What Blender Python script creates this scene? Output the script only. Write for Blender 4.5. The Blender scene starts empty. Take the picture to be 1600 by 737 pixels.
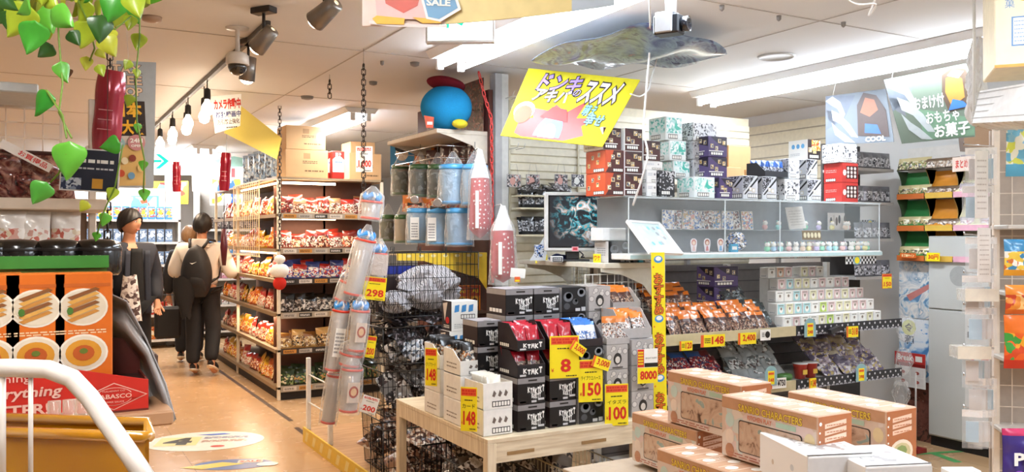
import bpy, math, random
from mathutils import Vector, Matrix
R = random.Random(7)
PI = math.pi
SC = bpy.context.scene
COL = SC.collection
# ---------------------------------------------------------------- camera
F = 1330.0; TH = math.radians(29.3); S_, C_ = math.sin(TH), math.cos(TH); EYE = 1.5; HOR = 368.0
cd = bpy.data.cameras.new('camera'); cam = bpy.data.objects.new('camera', cd); COL.objects.link(cam)
cd.sensor_fit = 'HORIZONTAL'; cd.sensor_width = 36; cd.lens = 36*F/1600; cd.clip_start = .05; cd.clip_end = 60
cam.location = (0, 0, EYE); cam.rotation_euler = (PI/2, 0, -TH)
SC.camera = cam
# ---------------------------------------------------------------- world, exposure
w = bpy.data.worlds.new('world'); SC.world = w; w.use_nodes = True
w.node_tree.nodes['Background'].inputs[0].default_value = (1, .97, .94, 1)
w.node_tree.nodes['Background'].inputs[1].default_value = .25
SC.view_settings.view_transform = 'Standard'; SC.view_settings.look = 'None'
SC.view_settings.gamma = 1; SC.view_settings.use_curve_mapping = False
SC.view_settings.exposure = 0.46
try:
    SC.cycles.max_bounces = 7; SC.cycles.diffuse_bounces = 3; SC.cycles.glossy_bounces = 3
    SC.cycles.transparent_max_bounces = 16; SC.cycles.transmission_bounces = 5
    SC.cycles.caustics_reflective = False; SC.cycles.caustics_refractive = False
except Exception: pass
def area(name, loc, sx, sy, power, color=(1,1,1), rot=(0,0,0), parent=None):
    l = bpy.data.lights.new(name, 'AREA'); l.shape = 'RECTANGLE'; l.size = sx; l.size_y = sy; l.energy = power; l.color = color
    o = bpy.data.objects.new(name, l); COL.objects.link(o); o.location = loc; o.rotation_euler = rot; o.parent = parent
    return o
# cool daylight tubes on the right half, warm lamps over the aisle on the left
COOL = (.8, .9, 1.0); WARM = (1.0, .78, .56)
CEIL = 2.6
for (x, y, sx, sy, p, c) in (
        (2.18, 3.4, .25, 2.4, 20, COOL), (4.52, 3.7, .25, 2.4, 26, COOL),
        (2.3, .3, .25, 2.4, 30, COOL), (4.5, .3, .25, 2.4, 24, COOL),
        (2.45, 8.2, .25, 2.4, 26, (1, .93, .84)), (4.6, 7.4, .25, 2.4, 22, COOL),
        (.7, 12.8, .25, 2.4, 60, (.95, .98, 1)), (1.8, 12.0, .25, 2.4, 50, (.95, .98, 1)), (-.2, .6, .25, 1.6, 18, (1, .9, .78))):  # last entry is an unseen fill lamp, added over the near left
    area('ceiling_tube_light', (x, y, CEIL-.13), sx, sy, p, c)
for (x, y, p) in ((1.04, 3.45, 6), (1.04, 4.5, 11), (1.1, 6.2, 17), (1.1, 8.0, 19), (1.1, 9.8, 19)):
    area('warm_spot_light', (x, y, 2.3), .35, .35, p, WARM)

# ---------------------------------------------------------------- pixel -> place
def P(px, py, d=None, X=None, Y=None, Z=None):
    r = (px-800)/F; q = (py-HOR)/F
    if X is not None: d = X/(C_*r+S_)
    elif Y is not None: d = Y/(C_-S_*r)
    elif Z is not None: d = (EYE-Z)/q
    return Vector((d*(C_*r+S_), d*(C_-S_*r), EYE-q*d))

# ---------------------------------------------------------------- materials
def srgb(c):
    if isinstance(c, str):
        c = c.lstrip('#'); c = tuple(int(c[i:i+2], 16)/255 for i in (0, 2, 4))
    return tuple(((x+.055)/1.055)**2.4 if x > .04045 else x/12.92 for x in c)
_mc = {}
def M(c, rough=.5, metal=0, em=0, alpha=1, coat=0, var=.12, vs=30, spec=.5):
    key = ('M', str(c), rough, metal, em, alpha, coat, var, vs, spec)
    if key in _mc: return _mc[key]
    m = bpy.data.materials.new('surface_%03d' % len(_mc)); m.use_nodes = True; nt = m.node_tree; b = nt.nodes['Principled BSDF']
    col = srgb(c)
    b.inputs['Roughness'].default_value = rough; b.inputs['Metallic'].default_value = metal
    b.inputs['Specular IOR Level'].default_value = spec
    if coat: b.inputs['Coat Weight'].default_value = coat; b.inputs['Coat Roughness'].default_value = .12
    if alpha < 1: b.inputs['Alpha'].default_value = alpha
    if em:
        b.inputs['Emission Color'].default_value = (*col, 1); b.inputs['Emission Strength'].default_value = em
    if var and not em:
        tc = nt.nodes.new('ShaderNodeTexCoord'); n = nt.nodes.new('ShaderNodeTexNoise'); n.inputs['Scale'].default_value = vs
        nt.links.new(tc.outputs['Object'], n.inputs['Vector'])
        mx = nt.nodes.new('ShaderNodeMix'); mx.data_type = 'RGBA'
        mx.inputs[6].default_value = (*[x*(1-var) for x in col], 1); mx.inputs[7].default_value = (*[min(1, x*(1+var)) for x in col], 1)
        nt.links.new(n.outputs['Fac'], mx.inputs[0]); nt.links.new(mx.outputs[2], b.inputs['Base Color'])
    else: b.inputs['Base Color'].default_value = (*col, 1)
    _mc[key] = m; return m
def PR(cols, scale=40, rough=.35, coat=.3, dist=.6, metal=0):
    """printed artwork: irregular patches of a few inks"""
    scale = scale*2.3
    key = ('PR', str(cols), scale, rough, coat, dist, metal)
    if key in _mc: return _mc[key]
    m = bpy.data.materials.new('print_%03d' % len(_mc)); m.use_nodes = True; nt = m.node_tree; b = nt.nodes['Principled BSDF']
    tc = nt.nodes.new('ShaderNodeTexCoord'); oi = nt.nodes.new('ShaderNodeObjectInfo')
    ad = nt.nodes.new('ShaderNodeVectorMath'); ad.operation = 'ADD'
    ml = nt.nodes.new('ShaderNodeMath'); ml.operation = 'MULTIPLY'; ml.inputs[1].default_value = 3.0
    nt.links.new(oi.outputs['Random'], ml.inputs[0]); nt.links.new(tc.outputs['Object'], ad.inputs[0]); nt.links.new(ml.outputs[0], ad.inputs[1])
    no = nt.nodes.new('ShaderNodeTexNoise'); no.inputs['Scale'].default_value = scale*.6; no.inputs['Detail'].default_value = 1
    nt.links.new(ad.outputs[0], no.inputs['Vector'])
    sc = nt.nodes.new('ShaderNodeVectorMath'); sc.operation = 'MULTIPLY_ADD'
    nt.links.new(no.outputs['Color'], sc.inputs[0]); sc.inputs[1].default_value = (dist/scale*2,)*3; nt.links.new(ad.outputs[0], sc.inputs[2])
    vo = nt.nodes.new('ShaderNodeTexVoronoi'); vo.inputs['Scale'].default_value = scale
    nt.links.new(sc.outputs[0], vo.inputs['Vector'])
    sp = nt.nodes.new('ShaderNodeSeparateColor'); nt.links.new(vo.outputs['Color'], sp.inputs[0])
    cr = nt.nodes.new('ShaderNodeValToRGB'); cr.color_ramp.interpolation = 'CONSTANT'
    n = len(cols)
    for i, c in enumerate(cols):
        e = cr.color_ramp.elements[i] if i < 2 else cr.color_ramp.elements.new(i/n)
        e.position = i/n; e.color = (*srgb(c), 1)
    nt.links.new(sp.outputs[0], cr.inputs[0]); nt.links.new(cr.outputs[0], b.inputs['Base Color'])
    b.inputs['Roughness'].default_value = rough; b.inputs['Coat Weight'].default_value = coat; b.inputs['Coat Roughness'].default_value = .15
    b.inputs['Metallic'].default_value = metal
    _mc[key] = m; return m
def SW(cols, scale=8, rough=.3, coat=.3, dist=1.5):
    """soft flowing artwork"""
    key = ('SW', str(cols), scale, rough, coat, dist)
    if key in _mc: return _mc[key]
    m = bpy.data.materials.new('artwork_%03d' % len(_mc)); m.use_nodes = True; nt = m.node_tree; b = nt.nodes['Principled BSDF']
    tc = nt.nodes.new('ShaderNodeTexCoord'); no = nt.nodes.new('ShaderNodeTexNoise'); no.inputs['Scale'].default_value = scale; no.inputs['Detail'].default_value = 5; no.inputs['Distortion'].default_value = dist
    nt.links.new(tc.outputs['Object'], no.inputs['Vector']); cr = nt.nodes.new('ShaderNodeValToRGB'); n = len(cols)
    for i, c in enumerate(cols):
        e = cr.color_ramp.elements[i] if i < 2 else cr.color_ramp.elements.new(.5)
        e.position = .36+.3*i/(n-1); e.color = (*srgb(c), 1)
    nt.links.new(no.outputs['Fac'], cr.inputs[0]); nt.links.new(cr.outputs[0], b.inputs['Base Color']); b.inputs['Roughness'].default_value = rough; b.inputs['Coat Weight'].default_value = coat
    _mc[key] = m; return m
def FILM(c='#ffffff', a=.25, rough=.12):
    """thin clear plastic: mostly see-through, glossy"""
    key = ('F', c, a, rough)
    if key in _mc: return _mc[key]
    m = bpy.data.materials.new('clear_film_%03d' % len(_mc)); m.use_nodes = True; nt = m.node_tree
    out = nt.nodes['Material Output']; b = nt.nodes['Principled BSDF']
    b.inputs['Base Color'].default_value = (*srgb(c), 1); b.inputs['Roughness'].default_value = rough; b.inputs['Specular IOR Level'].default_value = .9
    tr = nt.nodes.new('ShaderNodeBsdfTransparent'); mx = nt.nodes.new('ShaderNodeMixShader')
    lw = nt.nodes.new('ShaderNodeLayerWeight'); lw.inputs[0].default_value = .5
    fr = nt.nodes.new('ShaderNodeMath'); fr.operation = 'POWER'; fr.inputs[1].default_value = 4.0; nt.links.new(lw.outputs['Facing'], fr.inputs[0])
    tc = nt.nodes.new('ShaderNodeTexCoord'); no = nt.nodes.new('ShaderNodeTexNoise'); no.inputs['Scale'].default_value = 26; no.inputs['Detail'].default_value = 3; no.inputs['Distortion'].default_value = 1.2
    nt.links.new(tc.outputs['Object'], no.inputs['Vector'])
    bp = nt.nodes.new('ShaderNodeBump'); bp.inputs['Strength'].default_value = .5; bp.inputs['Distance'].default_value = .02
    nt.links.new(no.outputs['Fac'], bp.inputs['Height'])
    if rough > .05: nt.links.new(bp.outputs[0], b.inputs['Normal']); nt.links.new(bp.outputs[0], lw.inputs['Normal'])
    ad = nt.nodes.new('ShaderNodeMath'); ad.operation = 'ADD'; ad.inputs[1].default_value = a; ad.use_clamp = True
    nt.links.new(fr.outputs[0], ad.inputs[0]); nt.links.new(ad.outputs[0], mx.inputs[0]); nt.links.new(tr.outputs[0], mx.inputs[1]); nt.links.new(b.outputs[0], mx.inputs[2])
    nt.links.new(mx.outputs[0], out.inputs[0]); _mc[key] = m; return m
def WOOD(a, b_, scale=6, rough=.55, stretch=(1, 12, 1)):
    key = ('W', a, b_, scale, stretch)
    if key in _mc: return _mc[key]
    m = bpy.data.materials.new('wood_%03d' % len(_mc)); m.use_nodes = True; nt = m.node_tree; b = nt.nodes['Principled BSDF']
    tc = nt.nodes.new('ShaderNodeTexCoord'); mp = nt.nodes.new('ShaderNodeMapping'); mp.inputs['Scale'].default_value = stretch
    no = nt.nodes.new('ShaderNodeTexNoise'); no.inputs['Scale'].default_value = scale; no.inputs['Detail'].default_value = 5
    cr = nt.nodes.new('ShaderNodeValToRGB'); cr.color_ramp.elements[0].color = (*srgb(a), 1); cr.color_ramp.elements[1].color = (*srgb(b_), 1)
    cr.color_ramp.elements[0].position = .35; cr.color_ramp.elements[1].position = .65
    nt.links.new(tc.outputs['Object'], mp.inputs[0]); nt.links.new(mp.outputs[0], no.inputs['Vector']); nt.links.new(no.outputs['Fac'], cr.inputs[0])
    nt.links.new(cr.outputs[0], b.inputs['Base Color']); b.inputs['Roughness'].default_value = rough
    _mc[key] = m; return m
WHITE = M('#f4f3f0', .45); OFFW = M('#e9e4d8', .5); CREAM = M('#e3d9bd', .5); BLACK = M('#101012', .45); DARK = M('#241c1c', .6); GREY = M('#8d8d90', .5); LGREY = M('#c9c9cb', .45)
PANELW = M('#dcdcd9', .4, coat=.1); CHROME = M('#d5d5d8', .22, metal=1, var=0); STEEL = M('#b4b4b8', .35, metal=.9, var=0); BWIRE = M('#0c0c0d', .38, var=0); WWIRE = M('#e8e6e0', .35, var=0)
RED = M('#c4161c', .4); REDB = M('#d8281e', .45); YEL = M('#f7e11b', .4, var=.03); ORG = M('#f08a1c', .45); BROWN = M('#5a2f1c', .5); NAVY = M('#16203c', .4)
KRAFT = M('#b98f62', .75, vs=14, var=.1); KRAFTD = M('#96703f', .75); GREEN = M('#2f7c3c', .5); BLUE = M('#2c63c0', .4); TEAL = M('#16a897', .5); PURP = M('#5b3b86', .4)
INK = M('#17130f', .5, var=0); PAPER = M('#f6f4ee', .55, var=.02); PINK = M('#e79aa6', .5)
CLEAR = FILM('#ffffff', .16, .1); FOG = FILM('#eef2f4', .38, .2); GLASS = FILM('#dfe9ea', .05, .02)

# ---------------------------------------------------------------- mesh collecting
_tc = {}
def text_tris(s, off=0.0, bold=0.0):
    k = (s, off, bold)
    if k not in _tc:
        c = bpy.data.curves.new('lettering', 'FONT'); c.body = s; c.resolution_u = 2; c.offset = off+bold; c.fill_mode = 'FRONT'
        o = bpy.data.objects.new('lettering', c); COL.objects.link(o)
        dg = bpy.context.evaluated_depsgraph_get(); dg.update()
        m = bpy.data.meshes.new_from_object(o.evaluated_get(dg))
        vs = [(v.co.x, v.co.y) for v in m.vertices]; fs = [tuple(p.vertices) for p in m.polygons]
        bpy.data.objects.remove(o); bpy.data.curves.remove(c); bpy.data.meshes.remove(m)
        _tc[k] = (vs, fs)
    return _tc[k]
class MB:
    def __init__(s): s.v = []; s.f = []; s.m = []; s.sm = []; s.mats = []; s.T = None
    def mi(s, mat):
        if mat not in s.mats: s.mats.append(mat)
        return s.mats.index(mat)
    def add(s, vs, fs, mat, smooth=False):
        b = len(s.v); T = s.T
        s.v.extend([(T @ Vector(v))[:] if T else tuple(v) for v in vs])
        ms = mat if isinstance(mat, list) else None
        k = None if ms else s.mi(mat)
        for i, f in enumerate(fs):
            s.f.append(tuple(b+j for j in f)); s.m.append(s.mi(ms[i]) if ms else k); s.sm.append(smooth)
        return s
    def box(s, x0, x1, y0, y1, z0, z1, mat):
        vs = [(x0,y0,z0),(x1,y0,z0),(x1,y1,z0),(x0,y1,z0),(x0,y0,z1),(x1,y0,z1),(x1,y1,z1),(x0,y1,z1)]
        fs = [(0,3,2,1),(4,5,6,7),(0,1,5,4),(1,2,6,5),(2,3,7,6),(3,0,4,7)]
        return s.add(vs, fs, mat)      # mat list order: bottom, top, front(-y), right, back, left
    def bbox(s, x0, x1, y0, y1, z0, z1, mat, r=.004):
        """box with chamfered edges"""
        a = [(x0,x0+r),(x1,x1-r)]; vs = []; idx = {}
        for i, (xo, xi) in enumerate(((x0,x0+r),(x1,x1-r))):
            for j, (yo, yi) in enumerate(((y0,y0+r),(y1,y1-r))):
                for k, (zo, zi) in enumerate(((z0,z0+r),(z1,z1-r))):
                    for t, p in enumerate(((xo,yi,zi),(xi,yo,zi),(xi,yi,zo))):
                        idx[(i,j,k,t)] = len(vs); vs.append(p)
        fs = []
        g = lambda i,j,k,t: idx[(i,j,k,t)]
        fs += [(g(0,0,0,0),g(0,0,1,0),g(0,1,1,0),g(0,1,0,0)),(g(1,0,0,0),g(1,1,0,0),g(1,1,1,0),g(1,0,1,0))]
        fs += [(g(0,0,0,1),g(1,0,0,1),g(1,0,1,1),g(0,0,1,1)),(g(0,1,0,1),g(0,1,1,1),g(1,1,1,1),g(1,1,0,1))]
        fs += [(g(0,0,0,2),g(0,1,0,2),g(1,1,0,2),g(1,0,0,2)),(g(0,0,1,2),g(1,0,1,2),g(1,1,1,2),g(0,1,1,2))]
        for i in (0,1):
            for j in (0,1): fs.append((g(i,j,0,0),g(i,j,1,0),g(i,j,1,1),g(i,j,0,1)))
            for k in (0,1): fs.append((g(i,0,k,0),g(i,1,k,0),g(i,1,k,2),g(i,0,k,2)))
        for j in (0,1):
            for k in (0,1): fs.append((g(0,j,k,1),g(1,j,k,1),g(1,j,k,2),g(0,j,k,2)))
        for i in (0,1):
            for j in (0,1):
                for k in (0,1): fs.append((g(i,j,k,0),g(i,j,k,1),g(i,j,k,2)))
        return s.add(vs, fs, mat)
    def tube(s, pts, r, mat, n=6, closed=False, smooth=True):
        pts = [Vector(p) for p in pts]; m = len(pts); vs = []; fs = []
        rr = r if isinstance(r, (list, tuple)) else [r]*m
        up = None
        for i, p in enumerate(pts):
            if closed: t = pts[(i+1) % m]-pts[i-1]
            else: t = pts[min(i+1, m-1)]-pts[max(i-1, 0)]
            t.normalize()
            if up is None:
                up = Vector((0,0,1)) if abs(t.z) < .9 else Vector((1,0,0))
            a = t.cross(up); 
            if a.length < 1e-5: a = t.orthogonal()
            a.normalize(); b = a.cross(t).normalized(); up = b
            for k in range(n):
                an = 2*PI*k/n+PI/n; vs.append(p+a*math.cos(an)*rr[i]+b*math.sin(an)*rr[i])
        for i in range(m if closed else m-1):
            j = (i+1) % m
            for k in range(n): fs.append((i*n+k, i*n+(k+1) % n, j*n+(k+1) % n, j*n+k))
        if not closed: fs.append(tuple(range(n))[::-1]); fs.append(tuple((m-1)*n+k for k in range(n)))
        return s.add(vs, fs, mat, smooth and n > 4)
    def lathe(s, prof, mat, c=(0,0,0), n=16, smooth=True, axis='z', cap=True):
        vs = []; fs = []; m = len(prof)
        for (r, h) in prof:
            for k in range(n):
                a = 2*PI*k/n; x, y = r*math.cos(a), r*math.sin(a)
                p = (x, y, h) if axis == 'z' else ((x, -h, y) if axis == 'y' else (h, x, y))
                vs.append((p[0]+c[0], p[1]+c[1], p[2]+c[2]))
        ms = []
        for i in range(m-1):
            for k in range(n):
                fs.append((i*n+k, i*n+(k+1) % n, (i+1)*n+(k+1) % n, (i+1)*n+k)); ms.append(mat[i] if isinstance(mat, list) else mat)
        if cap:
            fs.append(tuple(range(n))[::-1]); fs.append(tuple((m-1)*n+k for k in range(n)))
            ms += [ms[0], ms[-1]]
        return s.add(vs, fs, ms, smooth)
    def ball(s, c, r, mat, n=12, m=8, smooth=True):
        r = r if isinstance(r, (tuple, list)) else (r, r, r); vs = []; fs = []
        for i in range(m+1):
            a = PI*i/m
            for k in range(n):
                b = 2*PI*k/n; vs.append((c[0]+r[0]*math.sin(a)*math.cos(b), c[1]+r[1]*math.sin(a)*math.sin(b), c[2]+r[2]*math.cos(a)))
        for i in range(m):
            for k in range(n): fs.append((i*n+k, (i+1)*n+k, (i+1)*n+(k+1) % n, i*n+(k+1) % n))
        return s.add(vs, fs, mat, smooth)
    def sheet(s, nu, nv, fn, mat, smooth=True, flip=False):
        vs = [fn(i/nu, j/nv) for j in range(nv+1) for i in range(nu+1)]; fs = []; ms = []
        for j in range(nv):
            for i in range(nu):
                a = j*(nu+1)+i; q = (a, a+1, a+nu+2, a+nu+1)
                fs.append(q[::-1] if flip else q); ms.append(mat((i+.5)/nu, (j+.5)/nv) if callable(mat) else mat)
        return s.add(vs, fs, ms, smooth)
    def poly(s, pts, mat): return s.add(pts, [tuple(range(len(pts)))], mat)
    def prism(s, pts2, y0, y1, mat, front=None):
        """outline in the xz plane given thickness along y"""
        n = len(pts2); vs = [(p[0], y0, p[1]) for p in pts2]+[(p[0], y1, p[1]) for p in pts2]
        fs = [tuple(range(n)), tuple(range(2*n-1, n-1, -1))]+[(i, i+n, (i+1) % n+n, (i+1) % n) for i in range(n)]
        return s.add(vs, fs, [front or mat]+[mat]*(n+1))
    # decals lie in local xz, facing -y, lifted by layer
    def rect(s, x0, z0, x1, z1, mat, L=1): return s.add([(x0,-.0006*L,z0),(x1,-.0006*L,z0),(x1,-.0006*L,z1),(x0,-.0006*L,z1)], [(0,1,2,3)], mat)
    def shape(s, pts, mat, L=1): return s.add([(x, -.0006*L, z) for x, z in pts], [tuple(range(len(pts)))], mat)
    def disc(s, cx, cz, rx, rz, mat, L=1, n=14): return s.shape([(cx+rx*math.cos(2*PI*k/n), cz+rz*math.sin(2*PI*k/n)) for k in range(n)], mat, L)
    def txt(s, st, x0, z0, x1, z1, mat, L=2, outline=None, ow=.05, bold=0.0, shear=0, wl_=1.25):
        """lettering fitted to a rectangle"""
        vs, fs = text_tris(st, 0, bold)
        if not vs: return s
        ax, bx = min(v[0] for v in vs), max(v[0] for v in vs); az, bz = min(v[1] for v in vs), max(v[1] for v in vs)
        fx = (x1-x0)/max(bx-ax, 1e-5); fz = (z1-z0)/max(bz-az, 1e-5)
        if fx > fz*wl_:
            c_ = (x0+x1)/2; fx = fz*wl_; x0 = c_-fx*(bx-ax)/2
        def put(vv, ff, mt, l): s.add([(x0+(v[0]-ax)*fx+shear*(v[1]-az)*fz, -.0006*l, z0+(v[1]-az)*fz) for v in vv], ff, mt)
        if outline:
            v2, f2 = text_tris(st, ow, bold); put(v2, f2, outline, L); put(vs, fs, mat, L+1)
        else: put(vs, fs, mat, L)
        return s
    def fine(s, x0, z0, x1, z1, rows, mat, L=2, rnd=R, fill=.5):
        """small print: rows of short strokes"""
        h = (z1-z0)/rows
        for r in range(rows):
            x = x0; zz = z0+h*(r+.5-fill/2)
            while x < x1-1e-4:
                w_ = min((x1-x0)*rnd.uniform(.08, .25), x1-x)
                s.rect(x, zz, x+w_*.85, zz+h*fill, mat, L); x += w_*1.08
        return s
    def barcode(s, x0, z0, x1, z1, L=2, n=5):
        s.rect(x0, z0, x1, z1, INK, L); dx = (x1-x0)*.04; dz = (z1-z0)*.14
        for i in range(n):
            a = x0+dx+(x1-x0-dx)*i/n; s.rect(a, z0+dz, a+(x1-x0-dx)/n-dx, z1-dz, PAPER, L+1)
        return s
    def mesh(s, name):
        m = bpy.data.meshes.new(name); m.from_pydata(s.v, [], s.f)
        for t in s.mats: m.materials.append(t)
        m.polygons.foreach_set('material_index', s.m); m.polygons.foreach_set('use_smooth', s.sm); m.update(); return m
    def obj(s, name, parent=None, label=None, cat=None, group=None, kind=None, loc=None, rot=None):
        return put(name, s.mesh(name), parent, label, cat, group, kind, loc, rot)
def put(name, mesh, parent=None, label=None, cat=None, group=None, kind=None, loc=None, rot=None):
    o = bpy.data.objects.new(name, mesh); COL.objects.link(o)
    if parent: o.parent = parent
    if label:
        o['label'] = label
        if len(label.split()) > 16: print('LONG', len(label.split()), label)
    if cat: o['category'] = cat
    if group: o['group'] = group
    if kind: o['kind'] = kind
    if loc is not None: o.location = loc
    if rot is not None: o.rotation_euler = (0, 0, rot) if not isinstance(rot, (tuple, list)) else rot
    return o
def root(name, label, cat, loc=(0,0,0), rot=0, group=None):
    return put(name, None, None, label, cat, group, None, loc, rot)
def copy_thing(o, loc, rot=None, label=None, group=None):
    c = o.copy(); COL.objects.link(c); c.location = loc
    if rot is not None: c.rotation_euler = rot if isinstance(rot, (tuple, list)) else (0, 0, rot)
    if label: c['label'] = label
    if group: c['group'] = group
    for ch in o.children:
        k = ch.copy(); COL.objects.link(k); k.parent = c
        for g in ch.children:
            q = g.copy(); COL.objects.link(q); q.parent = k
    return c
def FT(o, right, up):
    """frame for a decal face: local x -> right, local z -> up, facing -y'"""
    r = Vector(right).normalized(); u = Vector(up).normalized(); n = r.cross(u)   # toward viewer
    m = Matrix((( r.x, -n.x, u.x, o[0]), (r.y, -n.y, u.y, o[1]), (r.z, -n.z, u.z, o[2]), (0,0,0,1)))
    return m
ORD = ['first', 'second', 'third', 'fourth', 'fifth', 'sixth', 'seventh', 'eighth', 'ninth', 'tenth', 'eleventh', 'twelfth', 'thirteenth', 'fourteenth', 'fifteenth', 'sixteenth']
def nth(i, n, side='left'):
    opp = {'left': 'right', 'front': 'back', 'top': 'bottom'}[side]
    if n == 1: return 'only'
    if i == 0: return {'left': 'leftmost', 'front': 'frontmost', 'top': 'topmost'}[side]
    if i == n-1: return {'left': 'rightmost', 'front': 'rearmost', 'top': 'lowest'}[side]
    if i < 8 or n-1-i > 8: return ORD[i]+' from '+side
    return ORD[n-1-i]+' from '+opp
def struct(mb, name, parent=None): return mb.obj(name, parent, kind=None if parent else 'structure')

# ================================================================ SETTING
def floor_mat():
    m = bpy.data.materials.new('vinyl_floor'); m.use_nodes = True; nt = m.node_tree; b = nt.nodes['Principled BSDF']
    tc = nt.nodes.new('ShaderNodeTexCoord'); n = nt.nodes.new('ShaderNodeTexNoise'); n.inputs['Scale'].default_value = 2.2; n.inputs['Detail'].default_value = 6
    nt.links.new(tc.outputs['Object'], n.inputs['Vector'])
    cr = nt.nodes.new('ShaderNodeValToRGB'); cr.color_ramp.elements[0].color = (*srgb('#b68e66'), 1); cr.color_ramp.elements[1].color = (*srgb('#cfaa80'), 1)
    nt.links.new(n.outputs['Fac'], cr.inputs[0])
    br = nt.nodes.new('ShaderNodeTexBrick'); br.inputs['Scale'].default_value = 1; br.inputs['Brick Width'].default_value = .9; br.inputs['Row Height'].default_value = .9; br.offset = 0
    br.inputs['Mortar Size'].default_value = .0025; nt.links.new(tc.outputs['Object'], br.inputs['Vector'])
    br.inputs['Mortar'].default_value = (*srgb('#9a7a58'), 1); nt.links.new(cr.outputs[0], br.inputs['Color1']); nt.links.new(cr.outputs[0], br.inputs['Color2'])
    nt.links.new(br.outputs['Color'], b.inputs['Base Color'])
    n2 = nt.nodes.new('ShaderNodeTexNoise'); n2.inputs['Scale'].default_value = 9
    nt.links.new(tc.outputs['Object'], n2.inputs['Vector'])
    mr = nt.nodes.new('ShaderNodeMapRange'); mr.inputs[3].default_value = .16; mr.inputs[4].default_value = .34; nt.links.new(n2.outputs['Fac'], mr.inputs[0]); nt.links.new(mr.outputs[0], b.inputs['Roughness'])
    b.inputs['Specular IOR Level'].default_value = .5; return m
X0, X1, Y0, Y1 = -3.6, 5.78, -2.6, 16.0
f = MB(); f.box(X0, X1, Y0, Y1, -.1, 0, floor_mat()); struct(f, 'floor')
cm = M('#e9e8e7', .7, var=.03, vs=3)
f = MB(); f.box(X0, X1, Y0, Y1, CEIL, CEIL+.1, cm)
struct(f, 'ceiling')
f = MB()
for y in (1.2, 3.02, 4.84, 6.66, 8.5): f.box(X0, X1, y, y+.008, CEIL-.003, CEIL-.0002, M('#bfb7b0', .7))
for x in (-.8, 1.7, 3.5): f.box(x, x+.008, Y0, Y1, CEIL-.003, CEIL-.0002, M('#bfb7b0', .7))
struct(f, 'trim_1')
wl = M('#d6d4d1', .7, var=.04, vs=4)
for n, b in (('wall_left', (X0-.1, X0, Y0, Y1)), ('wall_right', (X1, X1+.1, Y0, Y1)), ('wall_back', (X0, X1, Y1, Y1+.1)), ('wall_front', (X0, X1, Y0-.1, Y0))):
    f = MB(); f.box(*b, 0, CEIL, wl); struct(f, n)
f = MB(); f.box(X1-.02, X1, Y0, 4.4, 0, .1, M('#1c1412', .6)); struct(f, 'baseboard_right')
# cream panel board on the right wall beyond the shelving
f = MB(); f.box(X1-.02, X1-.001, 4.9, 6.2, 1.6, 2.5, CREAM)
for k in range(8): f.box(X1-.026, X1-.02, 4.9, 6.2, 1.65+k*.11, 1.66+k*.11, M('#a99f88'))
struct(f, 'trim_2')

# column at the end of the wall run and the slatted cream panel beside it
PNX, PNY = 2.69, 5.02
f = MB(); f.box(PNX, PNX+.05, PNY, PNY+.08, 0, CEIL-.01, M('#b9b9bb', .4)); f.box(PNX+.05, PNX+.1, PNY, PNY+.08, 0, CEIL-.01, PANELW); struct(f, 'trim_3')
f = MB(); f.box(PNX+.1, 5.02, PNY+.03, PNY+.06, 0, CEIL-.16, CREAM)
for k in range(38): f.box(PNX+.1, 5.02, PNY+.022, PNY+.03, .3+k*.055, .345+k*.055, M('#ece4cf', .45))
for x in (PNX+.11, 3.36): f.box(x, x+.012, PNY+.01, PNY+.03, 0, CEIL-.18, M('#d8cfb5', .4))
struct(f, 'trim_4')

# ---------------------------------------------------------------- ceiling fixtures
TUBEM = M('#e9f3ff', em=19.0, var=0)
def tube_fixture(x, y0, y1, label, n=2, tm=None):
    t = root('ceiling_light', label, 'ceiling light', (x, (y0+y1)/2, CEIL), 0, 'fluorescent ceiling lights')
    h = (y1-y0)/2
    b = MB(); b.prism([(-.15, -.002), (-.12, -.045), (.12, -.045), (.15, -.002)], -h, h, M('#f4f4f4', .35, var=0)); b.obj('housing', t)
    for k in range(n):
        xx = (-.07, .07)[k] if n == 2 else 0
        b = MB(); b.tube([(xx, -h+.05, -.085), (xx, h-.05, -.085)], .016, tm or TUBEM, 10)
        tb = b.obj('fluorescent_tube', t)
        for yy in (-h+.03, h-.03): b = MB(); b.bbox(xx-.02, xx+.02, yy-.015, yy+.015, -.11, -.04, M('#e8e8e8', .4), .004); b.obj('socket', tb)
    return t
tube_fixture(2.18, 2.2, 4.67, 'twin fluorescent ceiling light above the blank plush cushion and yellow banner')
tube_fixture(4.5, 2.5, 5.0, 'long twin fluorescent ceiling light over the right hand box stacks')
tube_fixture(2.3, -1, 1.4, 'added twin fluorescent ceiling light, unseen fill over the near left'); tube_fixture(4.5, -1, 1.4, 'added twin fluorescent ceiling light, unseen fill over the near left')
tube_fixture(-.2, -.3, 1.5, 'added twin fluorescent ceiling light, unseen fill over the near left')  # fitting added to carry the fill lamp, out of view
tube_fixture(2.45, 7.0, 9.4, 'fluorescent ceiling light glowing over the brown cartons on the snack shelves')
tube_fixture(4.6, 6.2, 8.6, 'fluorescent ceiling light behind the right hand box stacks')
tube_fixture(.7, 11.6, 14, 'farthest fluorescent ceiling light at the end of the left aisle')
tube_fixture(1.8, 10.8, 13.2, 'far fluorescent ceiling light right of the pendant bulb row')

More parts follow.
